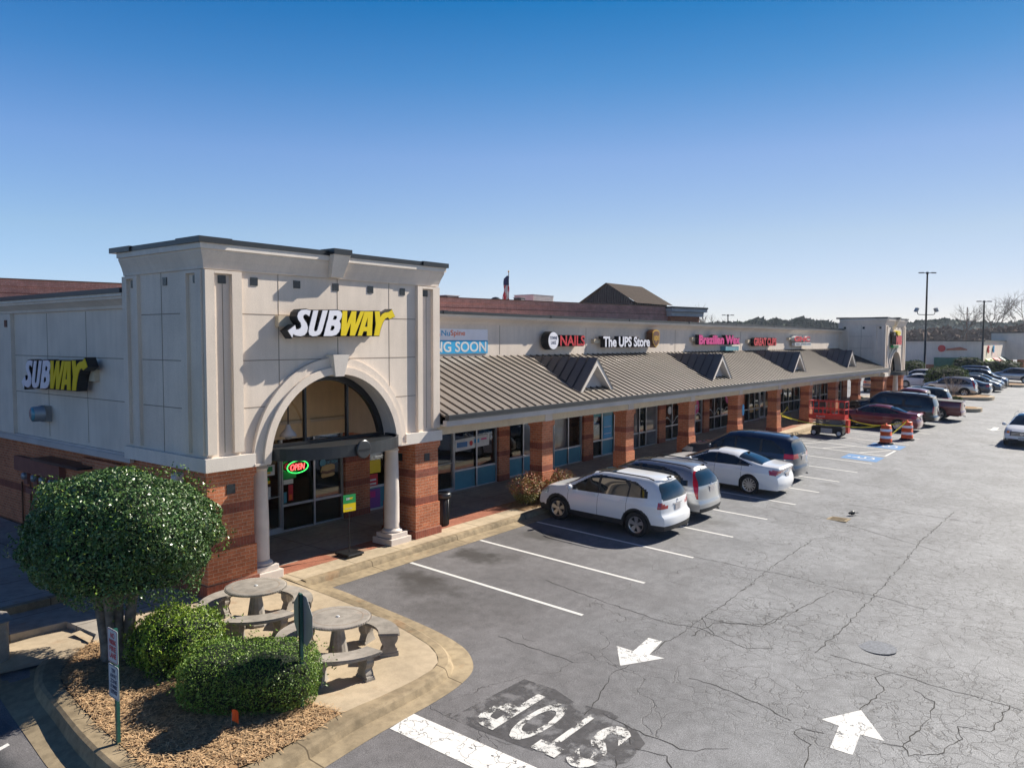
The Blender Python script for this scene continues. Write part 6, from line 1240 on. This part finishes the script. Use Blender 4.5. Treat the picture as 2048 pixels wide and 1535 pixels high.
for zz in (1.45, 1.88):
    P = [(x-hx, y-hy), (x+hx, y-hy), (x+hx, y+hy), (x-hx, y+hy), (x-hx, y-hy)]
    for p, q in zip(P[:-1], P[1:]): m.tube([(*p, z+zz), (*q, z+zz)], .022, 6)
for sx_ in (-1, 1):
    for yy in (-1, -.45, .0, .45, 1): m.tube([(x+sx_*hx, y+yy*hy, z+1.0), (x+sx_*hx, y+yy*hy, z+1.88)], .022, 6)
m.build('guard_rail', red, t); MB().box(x+.1, x+.34, y+.2, y+.6, z+1.55, z+1.85).build('control_box', 'black', t); MB().box(x-.2, x+.2, y-hy-.16, y-hy-.02, z+.2, z+.9).build('ladder', red, t)
# caution tape
def tape(pts, sag, label, tw=.05):
    m = MB(); rows = []
    for (a, b), sg in zip(zip(pts[:-1], pts[1:]), sag):
        for i in range(14): u = i/14; rows.append(tuple(a[k]+(b[k]-a[k])*u-(sg*4*u*(1-u) if k == 2 else 0) for k in range(3)))
    rows.append(pts[-1]); m.grid([[r for r in rows], [(r[0], r[1], r[2]+tw) for r in rows]]); return tag(m.build('caution_tape', 'tape'), label, 'caution tape')
MT['tape'] = M('caution_yellow', (.75, .62, .02), .4, var=.3, scale=3)
b1 = (43.75, 9.75, zl(43.75, 9.75)+1.0); b2 = (46.2, 9.25, zl(46.2, 9.25)+1.0); L0 = (44.13, 12.0, zl(44, 12)+.62); P4 = (42.98, 14.98, 1.3)
tape([P4, (44.11, 13.7, .78), L0, b1], (.06, .02, .12), 'yellow caution tape from the brick pier past the lift to the nearer barrel')
tape([(44.9, 11.95, zl(44, 12)+.95), b2], (.3,), 'yellow caution tape sagging from the lift to the farther barrel')
tape([b2, (b1[0]+.2, b1[1]-.1, b1[2]-.65)], (.02,), 'yellow caution tape hanging between the two barrels', .08)
tape([(42.98, 14.98, 1.3), (46.0, 15.6, 1.45), (45.6, 15.2, .8), (43.3, 14.98, 1.15)], (.1, .0, .0), 'crossed yellow caution tape between two arcade piers')
# light poles
def lightpole(x, y, h, label, arms=True, heads=True, zf=zl):
    z = zf(x, y); t = thing('light_pole', label, 'light pole', (x, y, z)); MB().lathe([(.28, 0), (.28, .75), (.25, .8)], (x, y, z), 20).build('concrete_base', 'cast', t)
    MB().tube([(x, y, z+.8), (x, y, h)], .11, 8, .07).build('pole', 'black', t)
    m = MB(); m.tube([(x, y-.85, h), (x, y+.85, h)], .03, 6); m.build('crossarm', 'black', t)
    for s in (-1, 1): MB().prism([(s*.35, -.02), (s*.95, -.0), (s*.95, .05), (s*.35, .09)], 'x', -.16, .16).build('luminaire', 'black', t).location = (x-t.location.x, y-t.location.y, h-t.location.z+0) if False else (0, 0, 0)
    return t
def pole2(x, y, h, label, flood=None):
    z = zl(x, y); t = thing('light_pole', label, 'light pole', (x, y, z)); MB().lathe([(.28, 0), (.28, .75), (.25, .8)], (x, y, z), 20).build('concrete_base', 'cast', t); MB().tube([(x, y, z+.8), (x, y, h)], .13, 8, .085).build('pole', 'black', t, True)
    MB().box(x-.12, x+.12, y-.12, y+.12, h-.1, h+.12).build('hub', 'black', t)
    dx, dy = .62, -.785
    for s in (-1, 1):
        a = Vector((x+s*dx*.15, y+s*dy*.15, h+.02)); b = Vector((x+s*dx*.95, y+s*dy*.95, h+.0)); m = MB(); m.tube([a, b], .035, 5); sd = Vector((-dy, dx, 0))*.17
        c0, c1 = a+(b-a)*.35, a+(b-a)*1.0; m.add([c0-sd*.8, c0+sd*.8, c1+sd*.5, c1-sd*.5]+[v+Vector((0, 0, .08)) for v in (c0-sd*.8, c0+sd*.8, c1+sd*.4, c1-sd*.4)], [(0, 1, 2, 3), (4, 5, 6, 7), (0, 1, 5, 4), (1, 2, 6, 5), (2, 3, 7, 6), (3, 0, 4, 7)]); m.build('luminaire', 'black', t)
        if flood:
            m = MB(); e = Vector((x+s*dx*.95, y+s*dy*.95, flood+.05)); m.tube([(x, y, flood-.08), (x+s*dx*.8, y+s*dy*.8, flood-.06), tuple(e), (e.x, e.y, flood+.22)], .04, 6); m.build('flood_arm', 'black', t); MB().rbox((e.x+s*dx*.12, e.y+s*dy*.12, flood+.45), (.22, .5, .42), math.atan2(dy*s, dx*s), R(-25)).build('floodlight', 'grey', t)
    return t
pole2(96.1, 17.7, 12.75, 'tall dark light pole with two floodlights halfway up', 8.3); pole2(113.9, 14.5, 10.27, 'tall dark light pole at the right, without floodlights'); pole2(118, 49.6, 9.3, 'small distant light pole behind the shop row roof')
# utility pole
t = thing('utility_pole', 'distant wooden utility pole with cross-arm and transformer', 'utility pole', (268, 38.4, 0)); MB().tube([(268, 38.4, 0), (268, 38.4, 15.5)], .22, 8, .14).build('pole', 'brown', t); MB().rbox((268, 38.4, 13.4), (2.6, .15, .15), R(-52)).build('crossarm', 'brown', t); MB().lathe([(.35, 0), (.38, .9), (.2, 1.0)], (268.3, 37.9, 10.6), 12).build('transformer', 'grey', t)
# concrete bin at the left edge, small planter stones
bk = thing('concrete_block', 'weathered concrete block cut off by the left edge of the photo', 'concrete block', (4.9, 15.1, -.2)); MB().prism([(4.0, 14.75), (5.12, 14.9), (5.2, 15.4), (4.95, 16.0), (4.0, 16.2)], 'z', -.35, .52).build('block', 'cast', bk, bevel=.06)
# scooter / bicycle bulk in front of far tower pier
# ------------------------------------------------------------------ foliage
def leafmat(name, c1, c2, c3, rough=.35, spec=.5):
    t = NT(name); n = t.noise(9, None, 2); n2 = t.noise(.9, None, 3); wv = t.n('ShaderNodeTexWhiteNoise'); 
    c = t.mix(t.ramp(n, .35, .65), c1, c2); c = t.mix(t.ramp(t.noise(23, None, 1), .62, .7), c, c3); f = t.ramp(n2, .3, .7, .8, 1.2); t.P(col=t.mix(1., c, t.comb(f, f, f), 'MULTIPLY'), rough=rough, spec=spec)
    return t.m
def leaves(C, Nn, size, asp=.5, jit=.9):
    """one folded leaf (two triangles) for each centre C with a facing direction near Nn"""
    n = len(C); d = Nn+rng.normal(0, jit, (n, 3)); d /= np.linalg.norm(d, axis=1)[:, None]+1e-9; a = rng.normal(0, 1, (n, 3)); t = np.cross(d, a); t /= np.linalg.norm(t, axis=1)[:, None]+1e-9; b = np.cross(d, t)
    s = size*rng.uniform(.7, 1.3, (n, 1)); tip = C+t*s; base = C-t*s; l = C+b*s*asp-d*s*.12; r = C-b*s*asp-d*s*.12
    V_ = np.stack([base, l, tip, r], 1).reshape(-1, 3); F = np.arange(4*n).reshape(n, 4); return V_, F
def meshnp(name, V_, F, mat, parent=None):
    o0 = np.array(ORIG.get(parent.name, (0, 0, 0))) if parent else np.zeros(3); me = bpy.data.meshes.new(name); me.vertices.add(len(V_)); me.vertices.foreach_set('co', (V_-o0).ravel()); k = F.shape[1]
    me.loops.add(F.size); me.loops.foreach_set('vertex_index', F.ravel().astype(np.int32)); me.polygons.add(len(F)); me.polygons.foreach_set('loop_start', np.arange(0, F.size, k, dtype=np.int32)); me.update(calc_edges=True); me.validate()
    me.materials.append(MT[mat] if isinstance(mat, str) else mat); o = bpy.data.objects.new(name, me); col.objects.link(o)
    if parent: o.parent = parent; ORIG[o.name] = Vector(o0)
    return o
def lump(P, f, a, seed):
    r_ = np.random.default_rng(seed); out = np.zeros(len(P))
    for k in range(6): q = r_.normal(0, f*(1+k*.6), 3); out += np.sin(P@q+r_.uniform(0, 6))*a/(1+k*.5)
    return out
def shell(n, c, r, seed=1, boxy=2., depth=.3, lumpy=.09, fq=2.5, zmin=-1.):
    d = rng.normal(0, 1, (int(n*1.6), 3)); d /= np.linalg.norm(d, axis=1)[:, None]
    if boxy != 2.: k = (np.abs(d)**boxy).sum(1)**(1/boxy); d = d/k[:, None]
    d = d[d[:, 2] > zmin][:n]; g = 1+lump(d, fq, lumpy, seed); rad = g*(1-depth*rng.random(len(d))**2.2); P = d*rad[:, None]*np.array(r)+np.array(c); Nn = d/np.array(r); Nn /= np.linalg.norm(Nn, axis=1)[:, None]; return P, Nn
def core(parent, c, r, k, mat, seed=1, boxy=2., lumpy=.09, fq=2.5, zmin=-1., name='dark_core'):  # dark solid added inside the foliage to close the view through it
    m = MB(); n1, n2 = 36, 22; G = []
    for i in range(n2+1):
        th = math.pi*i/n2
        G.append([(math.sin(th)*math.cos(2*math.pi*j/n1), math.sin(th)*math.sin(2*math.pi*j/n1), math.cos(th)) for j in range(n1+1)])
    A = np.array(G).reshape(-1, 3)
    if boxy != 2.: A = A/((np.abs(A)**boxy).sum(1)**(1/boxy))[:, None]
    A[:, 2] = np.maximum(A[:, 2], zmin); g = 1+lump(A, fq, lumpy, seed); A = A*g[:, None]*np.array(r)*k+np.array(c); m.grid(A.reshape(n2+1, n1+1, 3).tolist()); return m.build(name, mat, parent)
MT['holly'] = leafmat('holly_leaves', (.050, .110, .030), (.085, .165, .045), (.24, .28, .10), .36, .45); MT['hollycore'] = M('dark_core_fill', (.010, .017, .007), .9)
MT['box'] = leafmat('hedge_leaves', (.095, .185, .022), (.165, .265, .04), (.32, .36, .10), .45, .35); MT['hedge2'] = leafmat('round_bush_leaves', (.105, .195, .014), (.19, .28, .024), (.38, .39, .07), .45, .35)
MT['farleaf'] = leafmat('far_bush_leaves', (.07, .115, .025), (.12, .16, .04), (.16, .17, .06), .9, .1); MT['bark'] = M('pale_bark', (.20, .165, .13), .9, var=.4, scale=6, bump=.8, bscale=22)
def bush(label, c, r, n, size, mat, seed, boxy=2., name='bush', cat='bush', g=None, lumpy=.07, zmin=-.7, fq=2.5, depth=.22, k=.88):
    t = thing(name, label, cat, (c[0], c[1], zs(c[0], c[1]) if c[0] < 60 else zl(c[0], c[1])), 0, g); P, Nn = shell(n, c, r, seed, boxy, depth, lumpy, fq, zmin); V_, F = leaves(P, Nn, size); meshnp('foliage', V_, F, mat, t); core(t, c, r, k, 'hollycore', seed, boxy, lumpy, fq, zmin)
    if n > 9000:
        P2, N2 = shell(420, c, tuple(q*1.06 for q in r), seed+1, boxy, .05, lumpy*2.5, fq*2, -.2); V2, F2 = leaves(np.repeat(P2, 3, 0)+rng.normal(0, .012, (len(P2)*3, 3)), np.repeat(N2, 3, 0), size*1.25, .5, 1.3); meshnp('stray_shoots', V2, F2, mat, t)
    z = t.location.z; m = MB()
    for i in range(5): a = i*1.3; m.tube([(c[0]+.06*math.cos(a), c[1]+.06*math.sin(a), z-.05), (c[0]+r[0]*.4*math.cos(a), c[1]+r[1]*.4*math.sin(a), c[2])], .02, 5)
    m.build('stem', 'bark', t); return t
bush('rounded yellow-green bush between the tree and the stone table', (6.84, 12.5, .20), (.74, .78, .56), 15000, .020, 'hedge2', 3, 2.4, zmin=-.85)
b2_ = bush('clipped boxy green hedge in front of the stop sign post', (0, 0, 0), (1.06, .74, .45), 26000, .016, 'box', 5, 3.6, lumpy=.035, zmin=-.95)
b2_.location = (6.92, 10.52, .14+zs(0, 0)); b2_.rotation_euler = (0, 0, R(-50))
# holly tree
tx_, ty_ = 6.2, 13.35; tzz = zs(tx_, ty_); t = thing('holly_tree', 'clipped round-headed holly tree with pale multi-stem trunk beside the brick pier', 'tree', (tx_, ty_, tzz))
hc = (6.36, 13.38, 1.94); hr = (1.45, 1.53, 1.15)
def under(P): return P
P, Nn = shell(64000, hc, hr, 9, 2.3, .26, .055, 3.2, -.72); keep = rng.random(len(P)) < np.where(P[:, 2] < 1.35, .55, 1.); V_, F = leaves(P[keep], Nn[keep], .0275, .5, .75); meshnp('crown', V_, F, 'holly', t)
P, Nn = shell(2600, hc, tuple(q*1.035 for q in hr), 9, 2.3, .08, .07, 4.5, -.3); V_, F = leaves(P, Nn, .03, .45, 1.2); meshnp('new_shoots', V_, F, leafmat('young_leaves', (.06, .14, .02), (.13, .21, .03), (.30, .30, .05), .3), t)
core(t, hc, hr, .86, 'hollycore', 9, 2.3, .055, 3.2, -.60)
for i, (dx, dy, tx2, ty2, r0) in enumerate(((-.13, .10, -.14, .14, .11), (.0, -.02, .03, -.05, .12), (.13, -.08, .14, -.10, .12), (.05, .10, .1, .2, .10), (-.10, -.06, -.16, -.1, .09))):
    pts = [(tx_+dx, ty_+dy, tzz-.1), (tx_+dx*1.1+.01, ty_+dy*1.1, tzz+.3), (tx_+dx+tx2*.35, ty_+dy+ty2*.35, tzz+.75), (tx_+dx+tx2*.8, ty_+dy+ty2*.8, tzz+1.3), (tx_+dx+tx2*1.5, ty_+dy+ty2*1.5, tzz+2.0)]; MB().tube(pts, r0, 10, r0*.45).build('trunk', 'bark', t, True)
m = MB()
for i in range(40):
    a = rng.uniform(0, 6.28); r1 = rng.uniform(.4, .95); p0 = Vector((tx_+.2*math.cos(a), ty_+.2*math.sin(a), tzz+rng.uniform(.9, 1.5))); p1 = Vector((hc[0]+hr[0]*r1*math.cos(a), hc[1]+hr[1]*r1*math.sin(a), rng.uniform(1.3, 2.4))); m.tube([p0, (p0+p1)/2+Vector((0, 0, .08)), p1], .022, 5, .006)
m.build('limb', 'bark', t)
# nandina by the first pier
MT['nand'] = leafmat('nandina_leaves', (.24, .17, .05), (.42, .10, .07), (.55, .06, .08), .5, .3); MT['nand2'] = leafmat('olive_leaves', (.16, .18, .03), (.30, .25, .07), (.38, .16, .06), .5, .3)
def nandina(label, x, y, r, h, seed):
    z = zs(x, y); t = thing('nandina_bush', label, 'bush', (x, y, z), 0, 'reddish bushes by the first arcade pier'); n = 5600; a = rng.uniform(0, 6.28, n); rr = np.sqrt(rng.random(n)); hh = rng.random(n)**.7; R_ = r*(.5+.6*hh)*rr*(1+.25*np.sin(3*a+seed)+.18*np.sin(7*a)); P = np.stack([x+R_*np.cos(a), y+R_*.62*np.sin(a), z+.06+h*hh*(1-.35*rr**2)*(1+.22*np.sin(5*a+2*seed))], 1); Nn = np.stack([np.cos(a)*rr, np.sin(a)*rr, .6+0*a], 1)
    up_ = P[:, 2] > z+h*.45; k1 = up_ & (rng.random(n) < .62); V_, F = leaves(P[k1], Nn[k1], .028, .4); meshnp('red_foliage', V_, F, 'nand', t); V_, F = leaves(P[~k1], Nn[~k1], .028, .4); meshnp('olive_foliage', V_, F, 'nand2', t)
    m = MB()
    for i in range(26): b = rng.uniform(0, 6.28); q = rng.uniform(.2, .9)*r; m.tube([(x+.2*q*math.cos(b), y+.12*q*math.sin(b), z), (x+q*math.cos(b), y+.6*q*math.sin(b), z+h*rng.uniform(.6, 1))], .008, 4, .004)
    m.build('stem', 'bark', t)
nandina('larger red-tinged bush left of the first arcade pier', 19.95, 14.95, .72, .88, 1); nandina('smaller reddish bush in front and right of the first arcade pier', 21.5, 14.85, .62, .78, 2); nandina('low reddish bush beside the white SUV nose', 20.7, 14.6, .5, .6, 3)
m = MB(); m.add([(x, y, zs(x, y)+.006) for x, y in ((19.1, 14.5), (22.4, 14.5), (22.5, 15.3), (19.3, 15.5))], [(0, 1, 2, 3)]); struct(m.build('pine_straw_bed', 'straw')); needles('pine_straw', [(19.1, 14.45), (22.4, 14.45), (22.5, 15.3), (19.2, 15.5)], 1500, 'straw', .14)
# far bushes
for l_, x, y, zc, rx, ry, rz, n in (('rounded hedge just right of the far tower arch', 93.5, 18.7, 1.95, 1.5, 1.5, 1.35, 2600), ('wide trimmed hedge behind the bare crape myrtle', 86.2, 13.9, 1.75, 1.8, 1.8, 1.15, 3400), ('trimmed hedge in front of the green awning', 113, 15.9, 2.2, 1.7, 1.7, 1.15, 2200), ('wide flat hedge at the base of the distant corner block', 112.6, 12.3, 2.0, 2.1, 2.1, 1.05, 2200), ('small round bush on the island beyond the red pickup', 65.2, 9.9, .72, .55, .55, .55, 2400), ('low dark bush at the foot of the last arcade piers', 60.5, 15.4, .85, .5, .5, .4, 900)):
    bush(l_, (x, y, zc), (rx, ry, rz), n, .075 if rx > 1.2 else .05, 'farleaf', int(x), 3., g='clipped shrubs on the far islands')
# bare trees
def bare(name, label, x, y, z, h, spread, depth, r0, mat, tw=3, cat='tree', seed=1, stems=1):
    rs = random.Random(seed); t = thing(name, label, cat, (x, y, z)); trunk = MB(); br = MB()
    def grow(p, d, l, r, k):
        q = p+d*l; (trunk if k >= depth-1 else br).tube([p, (p+q)/2+Vector((rs.uniform(-1, 1), rs.uniform(-1, 1), 0))*l*.04, q], r, 5 if k > 1 else 3, r*.62)
        if k == 0: return
        for i in range(tw if k < depth else tw+1):
            a = rs.uniform(0, 6.28); e = d.orthogonal().normalized(); e = Matrix.Rotation(a, 3, d) @ e; nd = (d+e*rs.uniform(.35, .9)*spread+Vector((0, 0, .12))).normalized(); grow(p+d*l*rs.uniform(.65, 1.), nd, l*rs.uniform(.62, .84), r*.6, k-1)
    for s in range(stems): a = 6.28*s/stems; grow(Vector((x+.12*math.cos(a)*(stems > 1), y+.12*math.sin(a)*(stems > 1), z)), Vector((math.cos(a)*.25*(stems > 1), math.sin(a)*.25*(stems > 1), 1)).normalized(), h, r0, depth)
    trunk.build('trunk', mat, t, True); br.build('crown', mat, t); return t
MT['twig'] = M('grey_twigs', (.10, .075, .06), .9); MT['myrtle'] = M('crape_myrtle_bark', (.24, .20, .165), .8)
bare('crape_myrtle', 'small bare crape myrtle with pale twisting stems on the far island', 77.2, 12.0, .55, .85, .8, 3, .035, 'myrtle', 2, 'tree', 4, 5)
for i, (x, y, h, l_) in enumerate(((260, 31, 6.2, 'bare tree on the skyline just right of the utility pole'), (262, 38, 5.6, 'bare tree on the skyline left of the utility pole'), (250, 22, 6.4, 'bare tree on the skyline behind the second light pole'), (235, 7.5, 6.6, 'bare tree on the skyline at the far right edge'), (265, 14, 5.4, 'low bare tree between the second light pole and right edge'))):
    bare('bare_tree', l_, x, y, zl(230, 5), h, 1.0, 5, .22, 'twig', 3, 'tree', 10+i)
bare('bare_tree', 'thin bare tree rising behind the cornice at the end of the brick store', 84, 36.5, 1, 2.9, .9, 5, .12, 'twig', 3, 'tree', 31)
# distant wooded ridge and tree line
MT['ridge'] = leafmat('wooded_ridge', (.035, .055, .035), (.055, .075, .045), (.09, .08, .05), .9, .1); MT['brownwood'] = leafmat('winter_woods', (.12, .07, .05), (.16, .10, .07), (.08, .09, .05), .9, .1); MT['pinewood'] = leafmat('pine_woods', (.02, .042, .028), (.035, .06, .035), (.05, .07, .04), .9, .1)
def ridge(name, label, pts, depth_, base, n, size, mat, seed=0):
    """a wooded mass: lumpy hill body covered in leaf clumps; pts are (x, y, height)"""
    r_ = np.random.default_rng(seed); A = np.array(pts, float); L_ = len(A)-1; u = r_.random(n)*L_; i = u.astype(int); f = (u-i)[:, None]; P = A[i]*(1-f)+A[i+1]*f; top = P[:, 2].copy()*(1+lump(P/np.array([40., 40., 1e6]), 1.4, .035, seed)); v = r_.random(n); ang = v*math.pi/2
    away = P[:, :2]/np.linalg.norm(P[:, :2], axis=1)[:, None]; P[:, :2] += away*(depth_*(np.sin(ang))[:, None]); P[:, 2] = base+(top-base)*(1-(1-v)**3)+r_.normal(0, size*.35, n); V_, F = leaves(P, np.tile([-.6, -.5, .6], (n, 1)), size, .7, .8); o = meshnp(name, V_, F, mat); tag(o, label, 'woods', kind='stuff')
    m = MB(); rows = []
    for k in range(7): v = k/6; rows.append([(x+x/math.hypot(x, y)*(depth_*math.sin(v*math.pi/2)+size), y+y/math.hypot(x, y)*(depth_*math.sin(v*math.pi/2)+size), base+(h*.965-base)*(1-(1-v)**3)) for x, y, h in pts])
    m.grid(rows); h_ = m.build('hill', mat); h_['kind'] = 'structure'
def dirp(px, dist, py):      # world point seen at a given direction (values measured from the photograph once, offline)
    return px, dist, py
RID = [('wooded_ridge', 'blue-green wooded ridge on the horizon at the right', [(875.5, 208.4, 12.8), (879.7, 190.3, 14.8), (882.0, 179.2, 19.3), (885.0, 163.8, 23.3), (887.3, 150.7, 24.7), (889.1, 139.9, 22.6), (891.3, 124.9, 21.0), (894.0, 104.1, 21.3), (896.4, 80.6, 21.1), (898.5, 52.4, 21.8), (900.0, 4.3, 20.4)], 160, -4, 9000, 5.5, 'ridge'), ('winter_woods', 'brown leafless woods behind the distant shops', [(293.5, 61.9, 7.1), (295.0, 54.5, 8.3), (296.0, 48.7, 9.1), (296.9, 43.0, 7.7), (297.8, 36.0, 8.4), (298.6, 29.2, 9.8), (299.1, 22.6, 10.5), (299.9, 7.4, 9.6)], 60, 0, 9000, 1.9, 'brownwood'), ('pine_woods', 'dark pine tops showing above the far end of the shop row roof', [(386.7, 164.0, 12.2), (390.4, 154.9, 13.4), (391.5, 152.0, 15.2), (393.0, 148.2, 16.4), (394.3, 144.7, 14.6), (395.7, 140.7, 15.9), (396.7, 138.0, 13.8), (398.0, 134.2, 14.6), (399.3, 130.2, 15.5), (400.7, 125.7, 14.5), (402.8, 119.0, 13.2), (405.3, 110.3, 12.0)], 40, 0, 5000, 2.2, 'pinewood'), ('tree_line', 'low grey-green tree line behind the shop row roof', [(632.5, 300.0, 13.8), (639.5, 284.8, 18.0), (644.4, 273.4, 18.9), (652.1, 254.4, 17.9), (665.6, 216.9, 17.8), (676.4, 180.1, 16.4), (684.9, 144.6, 16.2)], 80, -2, 5000, 4.0, 'ridge')]
for nm_, lab, pts, dep, base, n, size, mat in RID: ridge(nm_, lab, pts, dep, base, n, size, mat, int(size*10))

# ------------------------------------------------------------------ air
hm = bpy.data.materials.new('haze'); hm.use_nodes = True; hn = hm.node_tree; hn.nodes.remove(hn.nodes['Principled BSDF'])
pv = hn.nodes.new('ShaderNodeVolumePrincipled'); pv.inputs['Color'].default_value = (.80, .88, 1, 1); pv.inputs['Density'].default_value = .00018; pv.inputs['Anisotropy'].default_value = .3
hn.links.new(pv.outputs[0], hn.nodes['Material Output'].inputs['Volume'])
MT['haze'] = hm; o = MB().box(-1000, 3000, -1600, 3000, -14, 17).build('haze', 'haze'); o['kind'] = 'stuff'; o['label'] = 'thin bluish haze in the air over the whole place'
